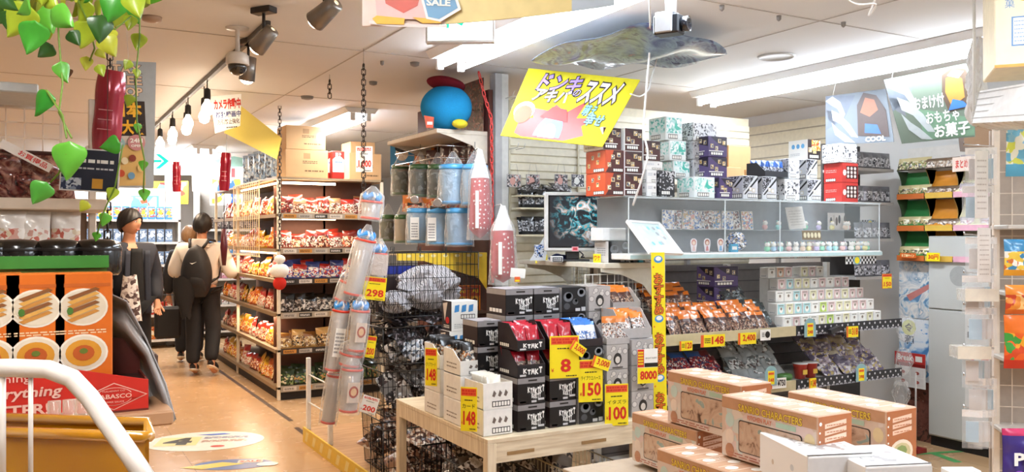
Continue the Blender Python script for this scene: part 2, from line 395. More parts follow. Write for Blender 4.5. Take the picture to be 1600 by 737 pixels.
# track with spot lamps and pendant bulbs above the aisle
f = MB(); f.bbox(-.015, .015, -3.6, 4.2, -.03, 0, M('#3b3330', .4), .003)
f.obj('light_track', None, 'dark ceiling track running along the aisle above the bulbs', 'light track', loc=(1.04, 8.0, CEIL))
BULB = M('#ffe6c4', em=14, var=0)
def spot(px, py, d, tilt, rz, label):
    p = P(px, py, d=d); t = root('track_spotlight', label, 'spotlight', (p.x, p.y, p.z), rz, 'spotlights near the dome camera')
    a = MB(); a.tube([(0, 0, .02), (0, 0, CEIL-p.z)], .008, M('#2c2624', .4)); a.bbox(-.03, .03, -.06, .06, CEIL-p.z-.03, CEIL-p.z, M('#2c2624', .4)); a.obj('stem', t)
    h = MB(); h.T = Matrix.Rotation(tilt, 4, 'X')
    h.lathe([(.012, .075), (.035, .07), (.04, 0), (.045, -.06), (.038, -.062)], M('#8e8780', .3, metal=.7), n=18, cap=False); hd = h.obj('lamp_head', t)
    h = MB(); h.T = Matrix.Rotation(tilt, 4, 'X'); h.ball((0, 0, -.055), (.036, .036, .028), BULB); h.obj('bulb', hd)
spot(507, 20, 3.5, 1.1, .5, 'silver track spotlight nearest the viewer, glowing at the top of the picture')
spot(412, 62, 4.1, .9, .6, 'glowing track spotlight between the dome camera and the nearest spotlight')
spot(388, 108, 4.75, .3, .3, 'glowing track spotlight just behind the dome camera')
for i in range(9):
    y = 6.15+.42*i
    t = root('pendant_bulb', f'bare pendant bulb on black socket, {nth(i, 9, "front")} along the ceiling track', 'pendant bulb', (1.04+.05*(i % 2), y, CEIL), 0, 'pendant bulbs over the aisle')
    a = MB(); a.tube([(0, 0, 0), (0, 0, -.09)], .004, BLACK); a.lathe([(.008, -.08), (.022, -.09), (.024, -.15), (.02, -.16)], BLACK, n=12); a.obj('socket', t)
    a = MB(); a.lathe([(.012, -.155), (.018, -.175), (.036, -.205), (.04, -.23), (.03, -.26), (.008, -.272)], M('#ffe9cc', em=22, var=0), n=14); a.obj('bulb', t)

def dome(px, py, d):
    p = P(px, py, d=d); t = root('dome_camera', 'white security dome camera with dark lens hanging from the ceiling', 'security camera', (p.x, p.y, p.z))
    z = CEIL-p.z; wm = M('#e5ded6', .35)
    a = MB(); a.lathe([(.06, z), (.06, z-.008), (.012, z-.012), (.012, .05)], wm, n=20); a.obj('mount', t)
    a = MB(); a.lathe([(.012, .055), (.045, .05), (.058, .035), (.06, -.01), (.052, -.014)], wm, n=24); a.obj('housing', t)
    a = MB(); a.lathe([(.05, -.01), (.049, -.03), (.038, -.052), (.018, -.066), (0.001, -.07)], M('#1b1411', .08, coat=1), n=20); a.obj('dome', t)
dome(371, 97, 4.5)
p = P(1048, 40, d=3.3); t = root('security_camera', 'black box security camera on a ceiling pole above the cords', 'security camera', p[:], .5); z = CEIL-p.z
a = MB(); a.lathe([(.05, z), (.05, z-.01), (.014, z-.02), (.014, z-.1), (.022, z-.1), (.022, .05), (.01, .045)], M('#d9d9dc', .35), n=14); a.obj('pole', t)
a = MB(); a.bbox(-.036, .036, -.045, .06, -.035, .04, M('#262a30', .35), .006); a.bbox(-.042, -.03, -.02, .05, -.03, .05, M('#cfd2d6', .3)); a.bbox(.03, .042, -.02, .05, -.03, .05, M('#cfd2d6', .3)); bd = a.obj('body', t)
a = MB(); a.lathe([(.028, .045), (.03, .075), (.022, .075), (.018, .066)], M('#141a24', .15, coat=1), n=18, axis='y'); a.obj('lens', bd)
p = P(1213, 87, Z=CEIL); a = MB(); a.lathe([(.112, 0), (.11, -.008), (.1, -.012), (.098, -.006), (.001, -.008)], M('#cbc9c5', .5), n=30)
a.obj('ceiling_speaker', None, 'round flush speaker cover in the ceiling between the tubes and camera', 'ceiling speaker', loc=p[:])
for (px, py, r, nm, lb) in ((597, 95, .012, 'sprinkler_head', 'small sprinkler head in the warm ceiling above the chain'), (648, 97, .03, 'ceiling_sensor', 'small pale disc sensor in ceiling beside the exit sign'), (583, 127, .03, 'ceiling_sensor', 'small pale disc sensor in ceiling behind the long chain'),
                            (237, 26, .05, 'smoke_detector', 'round brown smoke detector in ceiling above the vine'), (480, 150, .05, 'smoke_detector', 'flat smoke detector in ceiling above the brown cartons'), (1128, 8, .012, 'sprinkler_head', 'tiny sprinkler head beside the box camera'), (1217, 24, .012, 'sprinkler_head', 'tiny sprinkler head above the round speaker'), (1318, 34, .012, 'sprinkler_head', 'tiny sprinkler head right of the round speaker')):
    p = P(px, py, Z=CEIL); a = MB(); a.lathe([(r, 0), (r*.9, -.02), (r*.4, -.026), (.002, -.028)], M('#b89c86' if px < 400 else '#8f8b88', .5), n=16)
    a.obj(nm, None, lb, nm.replace('_', ' '), loc=p[:])
# exit sign
p = P(665, 66, d=4.2); q = P(760, 66, d=4.1)
t = root('exit_sign', 'white illuminated exit sign with green figure hung under the ceiling', 'exit sign', p[:], -.55)
a = MB(); a.box(0, .34, 0, .05, -.0, .15, M('#d8d4d2', .4)); a.box(.1, .11, .02, .03, .15, CEIL-p.z, STEEL); a.box(.23, .24, .02, .03, .15, CEIL-p.z, STEEL); a.obj('casing', t)
a = MB(); a.rect(.01, .01, .33, .14, M('#f4fff9', em=1.6, var=0), 1)
g = M('#10c89c', em=1.0, var=0); a.shape([(.04, .11), (.06, .13), (.06, .09)], g, 2); a.rect(.075, .08, .082, .135, g, 2)
a.shape([(.14, .1), (.18, .08), (.2, .115), (.17, .135), (.14, .13)], g, 2); a.shape([(.1, .07), (.115, .07), (.12, .12), (.105, .12)], g, 2); a.obj('lit_face', t)
p = P(228, 258, d=11)
t = root('exit_sign', 'small lit sign with green arrow far along the left aisle', 'exit sign', p[:], -.5)
a = MB(); a.box(0, .62, 0, .05, -.12, .3, M('#eeeeee')); a.box(.3, .31, .02, .03, .3, CEIL-p.z, STEEL); a.obj('casing', t)
a = MB(); a.rect(.0, -.12, .62, .3, M('#f6fffb', em=1.5, var=0), 1); g = M('#18c8a0', em=.9, var=0)
a.rect(.04, .04, .2, .075, g, 2); a.shape([(.12, -.04), (.18, -.04), (.3, .058), (.18, .15), (.12, .15), (.23, .058)], g, 2); a.obj('lit_face', t)

# ---------------------------------------------------------------- chains and cords
def chain(px, y0, y1, d, label, mat, r=.0035, L=.034):
    a = P(px, y0, d=d); b = P(px, y1, d=d); m = MB(); z = a.z; k = 0
    m.tube([(0, 0, CEIL-b.z), (0, 0, a.z-b.z)], .0015, mat, 4) if a.z < CEIL-.02 else None
    while z > b.z:
        zz = z-b.z; lw = L*.28; pts = []
        for (u, v) in ((-1, .7), (0, 1), (1, .7), (1, -.7), (0, -1), (-1, -.7)):
            pts.append((u*lw, 0, zz+v*L*.5) if k % 2 else (0, u*lw, zz+v*L*.5))
        m.tube(pts, r, mat, 5, closed=True); z -= L*.72; k += 1
    return m.obj('chain', None, label, 'chain', loc=(b.x, b.y, b.z))
DM = M('#2a201c', .4, metal=.4); RC = M('#cf3a35', .4)
chain(568, 104, 312, 5.0, 'long dark chain hanging over the clear tube packs', DM, .0034, .042)
chain(515, 128, 150, 5.8, 'short dark chain dangling from the ceiling left of the long one', DM, .0034, .042)
chain(437, 150, 385, 7.2, 'dark chain hanging in front of the yellow board', DM, .0034, .042)
chain(172, 55, 110, 3.2, 'dark chain holding the big red tube near the vine', DM, .003, .036)
chain(168, 310, 400, 2.9, 'dark chain dangling beside the man in black', DM, .003, .034)
def redchain(pts, label):
    m = MB(); b = Vector(pts[-1]); n = 0
    for i in range(len(pts)-1):
        p, q = Vector(pts[i]), Vector(pts[i+1]); L = (q-p).length; k = max(1, int(L/.036)); dr = (q-p)/k; side = dr.cross(Vector((.5, -.87, 0))).normalized()*.009; sd2 = dr.cross(side).normalized()*.009
        for j in range(k):
            c = p+dr*(j+.5)-b; n += 1; s = side if n % 2 else sd2; h = dr*.62
            m.tube([c-h-s*.3, c-h*.5-s, c+h*.5-s, c+h-s*.3, c+h+s*.3, c+h*.5+s, c-h*.5+s, c-h+s*.3] , .0038, RC, 5, closed=True)
    m.obj('chain', None, label, 'chain', loc=b[:])
redchain([P(748, 112, d=5.45), P(757, 150, d=5.45), P(768, 185, d=5.45), P(770, 440, d=5.3)], 'red plastic chain running down beside the metal column')
def cord(pts, r, mat, label, name='power_cord', cat='cord', sub=6):
    pts = [Vector(p) for p in pts]; out = []
    for i in range(len(pts)-1):
        p0 = pts[max(i-1, 0)]; p1 = pts[i]; p2 = pts[i+1]; p3 = pts[min(i+2, len(pts)-1)]
        for k in range(sub):
            t = k/sub; out.append(.5*((2*p1)+(p2-p0)*t+(2*p0-5*p1+4*p2-p3)*t*t+(3*p1-p0-3*p2+p3)*t**3))
    out.append(pts[-1]); b = out[-1]
    m = MB(); m.tube([p-b for p in out], r, mat, 6); return m.obj(name, None, label, cat, loc=b[:])
WC = M('#efeeea', .4)
cord([P(1014, -25, Z=2.58), P(1016, 60, d=4.4), P(1011, 125, d=4.5), P(1006, 200, d=4.55), P(1012, 240, d=4.55), P(1004, 275, d=4.6), P(989, 320, d=4.72)], .006, WC, 'thick white cord hanging down past the yellow banner to the case')
cord([P(1029, 66, Z=2.585), P(1028, 85, d=4.75), P(1018, 120, d=4.7), P(1013, 140, d=4.6), P(1000, 150, d=4.55), P(985, 146, d=4.5)], .004, WC, 'thin white cord from the ceiling socket to the banner corner')
cord([P(1302, -20, d=2.6), P(1335, 5, d=2.7), P(1368, 6, d=2.8), P(1357, 24, d=2.85), P(1373, -15, d=2.8)], .003, WC, 'looped thin white cord at the top of the picture')
p = P(1028, 66, Z=CEIL); a = MB(); a.bbox(-.07, .07, -.025, .025, -.012, 0, M('#77777a', .4)); a.bbox(-.02, .02, -.014, .014, -.05, -.012, WC); a.obj('ceiling_socket', None, 'grey ceiling socket with a white plug beside the camera', 'socket', loc=p[:], rot=-.3)

# ================================================================ printed cartons
def carton_mesh(w, d, h, body, art, name='carton', lid=None):
    """closed product box, origin at front left bottom corner; art paints the faces"""
    m = MB(); m.bbox(0, w, 0, d, 0, h, body, min(.003, h*.03))
    if lid: m.box(.001, w-.001, .001, d-.001, h, h+.0008, lid)
    if art: art(m, w, d, h)
    return m.mesh(name)
def face(m, which, w, d, h):
    if which == 'front': m.T = FT((0, 0, 0), (1, 0, 0), (0, 0, 1)); return w, h
    if which == 'left': m.T = FT((0, d, 0), (0, -1, 0), (0, 0, 1)); return d, h
    if which == 'right': m.T = FT((w, 0, 0), (0, 1, 0), (0, 0, 1)); return d, h
    if which == 'top': m.T = FT((0, 0, h), (1, 0, 0), (0, 1, 0)); return w, d
PHOTO = PR(['#d9c7a2', '#f2ead8', '#7d7d88', '#4a5878', '#e2b24a', '#39312f'], 60, .4)
def windows(m, a, b, spots, s, mat=None):
    for (x, z) in spots:
        m.rect(a*x, b*z, a*x+s, b*z+s, M('#cdb98f', .4), 3); m.rect(a*x+s*.12, b*z+s*.12, a*x+s*.88, b*z+s*.88, mat or PHOTO, 4)
def art_cards(body, side, s2=None):
    """dark diagonal ground, four little portraits, barcode strip"""
    def f(m, w, d, h):
        for wh in ('front', 'left', 'right'):
            a, b = face(m, wh, w, d, h); base = body if wh == 'front' else side
            m.rect(.002, .002, a-.002, b-.002, base, 1)
            if wh == 'front' or s2:
                m.shape([(a*.1, b*.98), (a*.98, b*.98), (a*.98, b*.5), (a*.55, b*.62)], s2 or M('#3b2220', .4), 2)
                windows(m, a, b, ((.5, .68), (.74, .6), (.1, .42), (.34, .32)), h*.2)
                m.barcode(a*.1, b*.07, a*.75, b*.24, 3); m.rect(a*.02, b*.26, a*.8, b*.3, PAPER, 3)
            else:
                m.fine(a*.15, b*.62, a*.75, b*.75, 2, M('#9fb6d8'), 3); m.rect(a*.1, b*.3, a*.5, b*.34, LGREY, 3); m.fine(a*.1, b*.1, a*.6, b*.2, 2, GREY, 3)
        m.T = None
    return f
def art_mint(m, w, d, h):
    for wh in ('front', 'left', 'right'):
        a, b = face(m, wh, w, d, h); m.rect(a*.05, b*.3, a*.95, b*.95, PR(['#f2fbfa', '#dff4f1', '#a9dfd8', '#f6fcfb', '#c5ebe8', '#5fc0b4'], 34, .4), 2)
        m.barcode(a*.15, b*.06, a*.7, b*.25, 3)
        if wh == 'front': m.shape([(a*.5, b*.55), (a*.62, b*.9), (a*.68, b*.62), (a*.92, b*.5), (a*.66, b*.42)], M('#4cc3b0', .4), 3)
    m.T = None
def art_sketch(bg, fg, dark=False):
    def f(m, w, d, h):
        for wh in ('front', 'left', 'right'):
            a, b = face(m, wh, w, d, h); m.rect(.002, .002, a-.002, b-.002, PR([bg, bg, fg, bg, '#b9b9bd', bg], 44, .4), 2)
            m.rect(a*.04, b*.04, a*.96, b*.27, M(bg, .4), 3); m.barcode(a*.12, b*.07, a*.68, b*.24, 4)
        m.T = None
    return f
def art_diag(m, w, d, h):
    for wh in ('front', 'left', 'right'):
        a, b = face(m, wh, w, d, h); m.rect(.002, .002, a-.002, b-.002, M('#cfd0d4', .4), 1)
        m.shape([(0, b*.98), (0, b*.25), (a*.8, b*.98)], PR(['#2b2c33', '#8b8c95', '#1a1b20', '#b8b8c0'], 50, .4), 2)
        m.shape([(a*.05, b*.2), (a*.97, b*.96), (a*.97, b*.84), (a*.16, b*.2)], M('#16171b', .4), 3)
        windows(m, a, b, ((.38, .36), (.6, .3)), h*.16, M('#eeeef0')); m.barcode(a*.3, b*.05, a*.95, b*.24, 3)
    m.T = None
GLYPH = [[(0,0),(.25,0),(.35,.5),(.5,.1),(.65,.5),(.8,0),(1,0),(.8,1),(.6,1),(.5,.6),(.4,1),(.2,1)], [(0,0),(.3,0),(.3,.35),(.8,0),(1,.1),(.5,.5),(1,.9),(.8,1),(.3,.65),(.3,1),(0,1)], [(.1,0),(.9,0),(1,.3),(.4,.3),(.4,.5),(.9,.6),(.9,1),(.1,1),(.1,.8),(.6,.8),(.1,.6)], [(.4,0),(.7,0),(.7,.7),(1,.7),(1,1),(.1,1),(.1,.75),(.4,.7)]]
def logo(m, x0, z0, x1, z1, mat, n=6, L=3, rnd=None):
    rnd = rnd or random.Random(3); dx = (x1-x0)/n
    for i in range(n):
        g = GLYPH[rnd.randrange(4)]; oz = (z1-z0)*rnd.uniform(-.1, .12)-(z1-z0)*.25*math.sin(PI*i/(n-1)); hz = (z1-z0)*rnd.uniform(.75, 1)
        m.shape([(x0+dx*(i+u*.92), z0+oz+hz*v) for u, v in g], mat, L)
def art_logo(m, w, d, h):
    a, b = face(m, 'front', w, d, h); m.rect(.001, 0.001, a-.001, b*.78, M('#0e0d10', .35), 1); m.rect(.001, b*.78, a-.001, b-.001, M('#8d8a8c', .4), 1)
    m.rect(a*.38, b*.86, a*.7, b*.92, INK, 2)
    logo(m, a*.36, b*.42, a*.97, b*.7, WHITE, 7, 2); logo(m, a*.5, b*.22, a*.84, b*.44, WHITE, 5, 3, random.Random(8)); m.rect(a*.02, 0.001, a*.3, b*.12, M('#2c1c1c'), 2)
    m.rect(a*.08, b*.05, a*.3, b*.12, LGREY, 2); m.rect(a*.5, b*.05, a*.68, b*.13, LGREY, 2); m.rect(a*.74, b*.12, a*.96, b*.2, LGREY, 2)
    for wh in ('left', 'right'):
        a, b = face(m, wh, w, d, h); m.rect(.001, .001, a-.001, b*.78, M('#2c1c1c', .5), 1); m.rect(.001, b*.78, a-.001, b-.001, M('#a19d9d', .4), 1); m.barcode(a*.15, b*.06, a*.85, b*.26, 2, 4)
    a, b = face(m, 'top', w, d, h); m.rect(.001, .001, a-.001, b-.001, M('#98959a', .4), 1); m.rect(a*.35, b*.1, a*.65, b*.2, INK, 2); m.T = None
def art_bubble(m, w, d, h):
    a, b = face(m, 'front', w, d, h); m.rect(.001, .001, a-.001, b-.001, M('#17181b', .3), 1)
    for (x, z, r, c) in ((.25, .62, .2, '#6d7076'), (.27, .66, .12, '#a6a8ad'), (.8, .78, .17, '#85878c'), (.8, .8, .1, '#c9cbce'), (.55, .42, .12, '#5a5c60'), (.58, .46, .06, '#a6a8ad'), (.2, .25, .13, '#4c4e53')): m.disc(a*x, b*z, a*r, b*r, M(c, .35), 2+int((1-r)*3))
    m.rect(a*.55, b*.04, a*.75, b*.16, LGREY, 5); m.rect(a*.8, b*.04, a*.97, b*.2, LGREY, 5)
    for wh in ('left', 'right'): a, b = face(m, wh, w, d, h); m.rect(.001, .001, a-.001, b-.001, LGREY, 1); m.fine(a*.2, b*.3, a*.8, b*.7, 4, GREY, 2)
    m.T = None
def art_comic(m, w, d, h):
    for wh in ('front', 'left', 'right', 'top'):
        a, b = face(m, wh, w, d, h); m.rect(.001, .001, a-.001, b-.001, M('#b6b0ac', .45), 1); rnd = random.Random(5)
        for i in range(9): x, z, r = rnd.uniform(.1, .9), rnd.uniform(.15, .9), rnd.uniform(.06, .13); m.disc(a*x, b*z, b*r*1.1, b*r, M('#8a8481'), 2+i % 2, 10); m.disc(a*x, b*z, b*r*.85, b*r*.8, M('#d2ccc6'), 3+i % 2, 10)
        if wh != 'top': m.disc(a*.5, b*.42, b*.2, b*.24, M('#2a2624'), 5); m.disc(a*.5, b*.38, b*.12, b*.14, M('#d8cfc6'), 6)
        m.rect(a*.25, b*.04, a*.75, b*.1, M('#5b5553'), 5)
    m.T = None
def art_red(m, w, d, h):
    for wh in ('front', 'left', 'right'):
        a, b = face(m, wh, w, d, h); m.rect(.001, .001, a-.001, b-.001, M('#c23a34', .4), 1)
        if wh == 'front':
            m.rect(a*.25, b*.2, a*.96, b*.85, M('#3a1718'), 2)
            for i in range(3):
                for j in range(3): m.disc(a*(.36+i*.22), b*(.32+j*.2), b*.085, b*.085, M('#efdcd3'), 3, 10)
            m.disc(a*.14, b*.5, b*.13, b*.16, M('#f4e4da'), 3, 8)
        else: m.fine(a*.1, b*.5, a*.7, b*.68, 2, M('#e9b0a6'), 2, fill=.35); m.barcode(a*.1, b*.06, a*.65, b*.22, 2)
    m.T = None
def art_orange(m, w, d, h):
    for wh in ('front', 'left', 'right'):
        a, b = face(m, wh, w, d, h); m.rect(.001, .001, a-.001, b-.001, M('#c8502c', .4) if wh != 'front' else M('#4e2420', .4), 1)
        if wh == 'front': m.shape([(0, 0), (0, b), (a*.45, b), (a*.2, b*.3)], M('#c8502c', .4), 2)
        windows(m, a, b, ((.3, .6), (.62, .7), (.1, .25), (.55, .38)), h*.2); m.barcode(a*.4, b*.04, a*.95, b*.2, 3)
    m.T = None
def art_plain(m, w, d, h):
    for wh in ('front', 'left'):
        a, b = face(m, wh, w, d, h); m.fine(a*.1, b*.55, a*.55, b*.8, 3, M('#7d8aa0'), 2, fill=.3); m.barcode(a*.45, b*.08, a*.92, b*.28, 2); m.disc(a*.78, b*.68, b*.09, b*.09, GREY, 2)
    m.T = None
def art_whiteblue(m, w, d, h):
    a, b = face(m, 'front', w, d, h); m.rect(0, 0, a, b, PAPER, 1)
    for i in range(3): m.shape([(a*(.1+i*.27), b*.62), (a*(.13+i*.27), b*.85), (a*(.3+i*.27), b*.88), (a*(.28+i*.27), b*.65)], M('#4a8cc7', .4), 2)
    m.barcode(a*.35, b*.4, a*.9, b*.55, 2); m.fine(a*.1, b*.08, a*.5, b*.25, 3, GREY, 2, fill=.3)
    a, b = face(m, 'left', w, d, h); m.rect(0, 0, a, b, M('#24202a', .4), 1); m.shape([(a*.1, b*.9), (a*.6, b*.95), (a*.3, b*.3)], M('#d8cfc9'), 2); m.disc(a*.6, b*.35, a*.2, b*.12, RED, 3, 8); m.fine(a*.2, b*.08, a*.8, b*.2, 2, PAPER, 2); m.T = None
def art_white_orange(m, w, d, h):
    a, b = face(m, 'left', w, d, h); m.rect(0, 0, a, b, PAPER, 1)
    for i in range(3): m.disc(a*(.25+i*.25), b*.68, a*.09, b*.12, M('#6fb3e2'), 2)
    m.fine(a*.1, b*.2, a*.6, b*.35, 2, LGREY, 2)
    a, b = face(m, 'front', w, d, h); m.rect(0, 0, a, b, M('#2f2325'), 1); m.rect(a*.3, b*.45, a*.98, b*.97, PR(['#f08b2c', '#f6d06a', '#d4492a', '#ffe8c0'], 50, .4), 2); windows(m, a, b, ((.05, .35), (.4, .3)), h*.24); m.barcode(a*.1, b*.05, a*.85, b*.24, 3); m.T = None
CART = {}
def carton(kind, w, d, h):
    k = (kind, round(w, 3), round(d, 3), round(h, 3))
    if k not in CART:
        body, art = {
            'dark': (M('#f0efee', .45), art_cards(M('#4c2422', .4), M('#f0efee', .45))), 'purple': (M('#4a3566', .4), art_cards(M('#4c3a6c', .4), M('#6a5a8c', .4), M('#2a2036', .4))),
            'mint': (M('#eef7f6', .45), art_mint), 'sketch': (M('#dcdde0', .45), art_sketch('#d9dadd', '#77787f')), 'art': (M('#eeeeee', .45), art_sketch('#e9e9ea', '#3c3c42')),
            'night': (M('#1b1c20', .4), art_sketch('#202126', '#c9c9cc')), 'diag': (M('#d2d3d6', .45), art_diag), 'logo': (M('#161416', .4), art_logo), 'bubble': (M('#202124', .4), art_bubble),
            'comic': (M('#a9a4a1', .5), art_comic), 'red': (M('#b93631', .4), art_red), 'orange': (M('#c04a28', .4), art_orange), 'plain': (M('#e9e8e6', .45), art_plain),
            'whiteblue': (M('#eceded', .45), art_whiteblue), 'whiteorange': (M('#f1f0ee', .45), art_white_orange), 'kraft': (KRAFT, None)}[kind]
        CART[k] = carton_mesh(w, d, h, body, art, kind+'_card_box')
    return CART[k]
DESC = {'dark': 'white and maroon portrait card box', 'purple': 'purple portrait card box', 'mint': 'white and mint card box', 'sketch': 'pale grey sketched card box',
        'art': 'white card box with black sketches', 'night': 'black and white starburst card box', 'diag': 'silver card box with black diagonal', 'logo': 'black card box with white letters', 'bubble': 'dark bubble printed box',
        'comic': 'grey comic patterned box', 'red': 'red card box with nine portraits', 'orange': 'orange red portrait card box', 'plain': 'plain white card box with barcode', 'whiteblue': 'white card box with three blue shapes', 'whiteorange': 'white card box with orange portrait panel', 'kraft': 'plain brown cardboard carton'}
def cbox(kind, px, Y, z, w, d, h, where, group=None, rot=0, n='card_box'):
    p = P(px, 0, Y=Y)
    return put(n, carton(kind, w, d, h), None, f'{DESC[kind]}, {where}', 'box', group, None, (p.x, Y, z), rot)

# ================================================================ RIGHT GONDOLA
GX0, GX1, GY, GYB = 3.0, 5.06, 3.7, 4.34
t = root('shelving_unit', 'long white shop shelving unit under the clear display case', 'shelf', (GX0, GY, 0))
def loc(m, x, y): m.T = Matrix.Translation((x, y, 0)); return m
sh = M('#d3cfc8', .45)
for zz, dep in ((.12, .64), (.59, .62), (.93, .6)):
    m = MB(); m.box(0, GX1-GX0, .0, dep, zz-.02, zz, sh); m.obj('shelf_board', t)
m = MB(); m.box(0, GX1-GX0, GYB-GY, GYB-GY+.02, .1, 1.31, M('#7e7571', .6))
for k in range(17): m.box(0, GX1-GX0, GYB-GY-.004, GYB-GY, .14+k*.075, .145+k*.075, M('#4c4542'))
m.obj('back_panel', t)
m = MB(); m.box(.01, GX1-GX0-.01, .02, .6, 0, .1, M('#3a3230')); m.obj('plinth', t)
m = MB(); m.bbox(-.07, -.03, -.1, -.06, 0, 1.395, M('#d9d6d2', .4), .003); m.obj('corner_post', t)
for xx in (0, 1.06, GX1-GX0-.03):
    m = MB(); m.box(xx, xx+.03, .58, .62, 0, 1.31, M('#cfcac2')); m.obj('upright', t)
def rail(x0, x1, z, polka, hh=.06):
    m = MB(); m.box(x0, x1, -.012, 0, z-.03, z+hh-.03, M('#2b2b2f', .4) if polka else M('#c9bb95', .4))
    if polka:
        m.T = Matrix.Translation((0, -.012, 0)); k = 0; x = x0+.02
        while x < x1-.01:
            m.disc(x, z-.012+(k % 2)*.026, .0075, .0075, M('#d8d8dc'), 1, 8); x += .026; k += 1
        x = x0+.02
        while x < x1-.02: m.shape([(x-.018, z-.03), (x-.009, z-.02), (x+.009, z-.02), (x+.018, z-.03)], M('#a8a8ae'), 2); x += .038
        m.T = None
    m.obj('price_rail', t)
for zz, a in ((.92, 0), (.59, 0), (.12, 0)): rail(0, 1.06, zz, a); rail(1.065, GX1-GX0, zz, 1)

# clear display case on top of it
CX0, CX1, CY0, CY1, CZ0, CZ1 = 2.9, 5.03, 3.84, 4.14, 1.4, 1.72
t = root('display_case', 'long clear display case full of figurines with a white shelf base', 'display case', (CX0, CY0, CZ0))
W_, D_, H_ = CX1-CX0, CY1-CY0, CZ1-CZ0
m = MB(); m.bbox(0, W_, -.02, D_, -.035, 0, M('#e9e7e2', .35), .004); m.obj('base_shelf', t)
m = MB(); m.box(0, W_, -.024, -.0205, -.03, -.008, M('#bcd7d8', .2, coat=.5)); m.obj('edge_strip', t)
for nm, b in (('front_pane', (0, W_, 0, .005, 0, H_)), ('side_pane', (0, .005, .006, D_-.006, 0, H_)), ('side_pane', (W_-.005, W_, .006, D_-.006, 0, H_)), ('top_pane', (-.01, W_+.01, -.005, D_, H_, H_+.006))):
    m = MB(); m.box(*b, GLASS if nm != 'top_pane' else FILM('#e6efef', .3, .04)); m.obj(nm, t)
m = MB(); m.box(0, W_, D_-.012, D_, 0, H_, M('#9a9ea2', .35)); m.obj('back_pane', t)
m = MB(); m.box(.01, W_-.01, .15, D_-.02, .135, .14, FILM('#dfe9ea', .22, .03)); m.obj('inner_shelf', t)
m = MB()
for x in (.0, .72, 1.18, W_-.006): m.box(x, x+.006, -.004, .0, 0, H_, M('#d6dde0', .2, coat=.3))
m.box(0, W_, -.006, 0, H_-.006, H_, M('#c3c9cc', .2, coat=.4)); m.obj('corner_strip', t)

# --- figurines and cards in the case
def standee(px, Y, z, h, cols, label):
    p = P(px, 0, Y=Y); t = root('acrylic_standee', label, 'figurine', (p.x, Y, z), -.3, 'acrylic figures in the display case')
    m = MB(); m.lathe([(.02, 0), (.02, .004)], CLEAR, n=14); m.obj('base', t)
    m = MB(); w = h*.32
    pts = [(-w*.5, .004), (w*.5, .004), (w*.62, h*.3), (w*.8, h*.62), (w*.72, h*.88), (w*.3, h), (-w*.3, h), (-w*.72, h*.88), (-w*.8, h*.62), (-w*.62, h*.3)]
    m.prism(pts, 0, .003, M('#f0e9ec', .3)); m.T = Matrix.Translation((0, 0, 0))
    m.disc(0, h*.72, w*.55, h*.22, M(cols[0]), 1); m.disc(0, h*.68, w*.36, h*.14, M('#f3d9c6'), 2); m.shape([(-w*.35, .01), (w*.35, .01), (w*.2, h*.46), (-w*.2, h*.46)], M(cols[1]), 2); m.obj('figure', t)
for i, (px, c) in enumerate(((1084, ('#d78f84', '#e9c3bd')), (1105, ('#b56a4e', '#d98a8a')), (1126, ('#c9806a', '#7fb4dc')))):
    standee(px, 3.93, CZ0, .085, c, f'pink edged acrylic figure, {nth(i, 3)} of three beside the framed picture')
PAST = ['#8fd6b0', '#e9b8b4', '#f3e6a2', '#b8d7ef', '#f6f1ea', '#d3c4e6', '#9fdcd6', '#f0d3bc']
def toy(w, c, lo):
    m = MB(); m.ball((0, 0, w*.45), (w*.5, w*.42, w*.45), M(c, .3, coat=.4), 10, 7); m.ball((0, -.004, w*1.05), (w*.42, w*.38, w*.36), M('#f6efe6', .3, coat=.4), 10, 7)
    for s in (-1, 1): m.ball((s*w*.26, 0, w*1.38), (w*.12, w*.1, w*.14), M(c, .3), 6, 4)
    for s in (-1, 1): m.ball((s*w*.14, -w*.36, w*1.08), w*.04, INK, 5, 4)
    return m.mesh('round_figurine')
TOYS = [toy(.042, c, 0) for c in PAST]
k = 0
cn = {'#8fd6b0': 'mint', '#e9b8b4': 'rose', '#f3e6a2': 'yellow', '#b8d7ef': 'sky blue', '#f6f1ea': 'ivory', '#d3c4e6': 'lilac', '#9fdcd6': 'aqua', '#f0d3bc': 'peach'}
for row, (Y, a, b, n) in enumerate(((3.9, 1198, 1372, 17), (3.95, 1205, 1370, 14))):
    for i in range(n):
        px = a+(b-a)*i/(n-1); p = P(px, 0, Y=Y); q = (i*3+row*2) % 8
        put('figurine', TOYS[q], None, f'tiny {cn[PAST[q]]} round figurine, {nth(i, n)} in the {("front", "second")[row]} row of the display case', 'figurine', 'round figurines in the display case', None, (min(p.x, CX1-.05), Y+R.uniform(-.01, .01), CZ0+.0005), R.uniform(-.5, .3))
for i in range(9):
    p = P(1195+i*21, 0, Y=4.05); q = (i*5+1) % 8
    put('figurine', TOYS[q], None, f'tiny {cn[PAST[q]]} figurine on the inner shelf of the case, {nth(i, 9)}', 'figurine', 'figurines on the inner shelf', None, (min(p.x, CX1-.06), 4.05, CZ0+.1405), R.uniform(-.5, .3))
def flat_card(w, h, mat, extra=None):
    m = MB(); m.box(-w/2, w/2, 0, .004, 0, h, M('#eeeae4', .4)); m.rect(-w/2+.003, .003, w/2-.003, h-.003, mat, 1)
    if extra: extra(m, w, h)
    return m.mesh('card')
CARDS = [flat_card(.085, .12, PR(['#dfe3ea', '#8fa7cf', '#f3efe9', '#4f74b5', '#d9c9ba', '#ffffff'], 40)), flat_card(.085, .12, PR(['#cfd0d6', '#5f6270', '#f3efe9', '#9c6f6a', '#c9b9aa'], 40)), flat_card(.085, .12, PR(['#f4e4de', '#e0a49c', '#7aa0c6', '#f3efe9', '#d1b48a'], 40))]
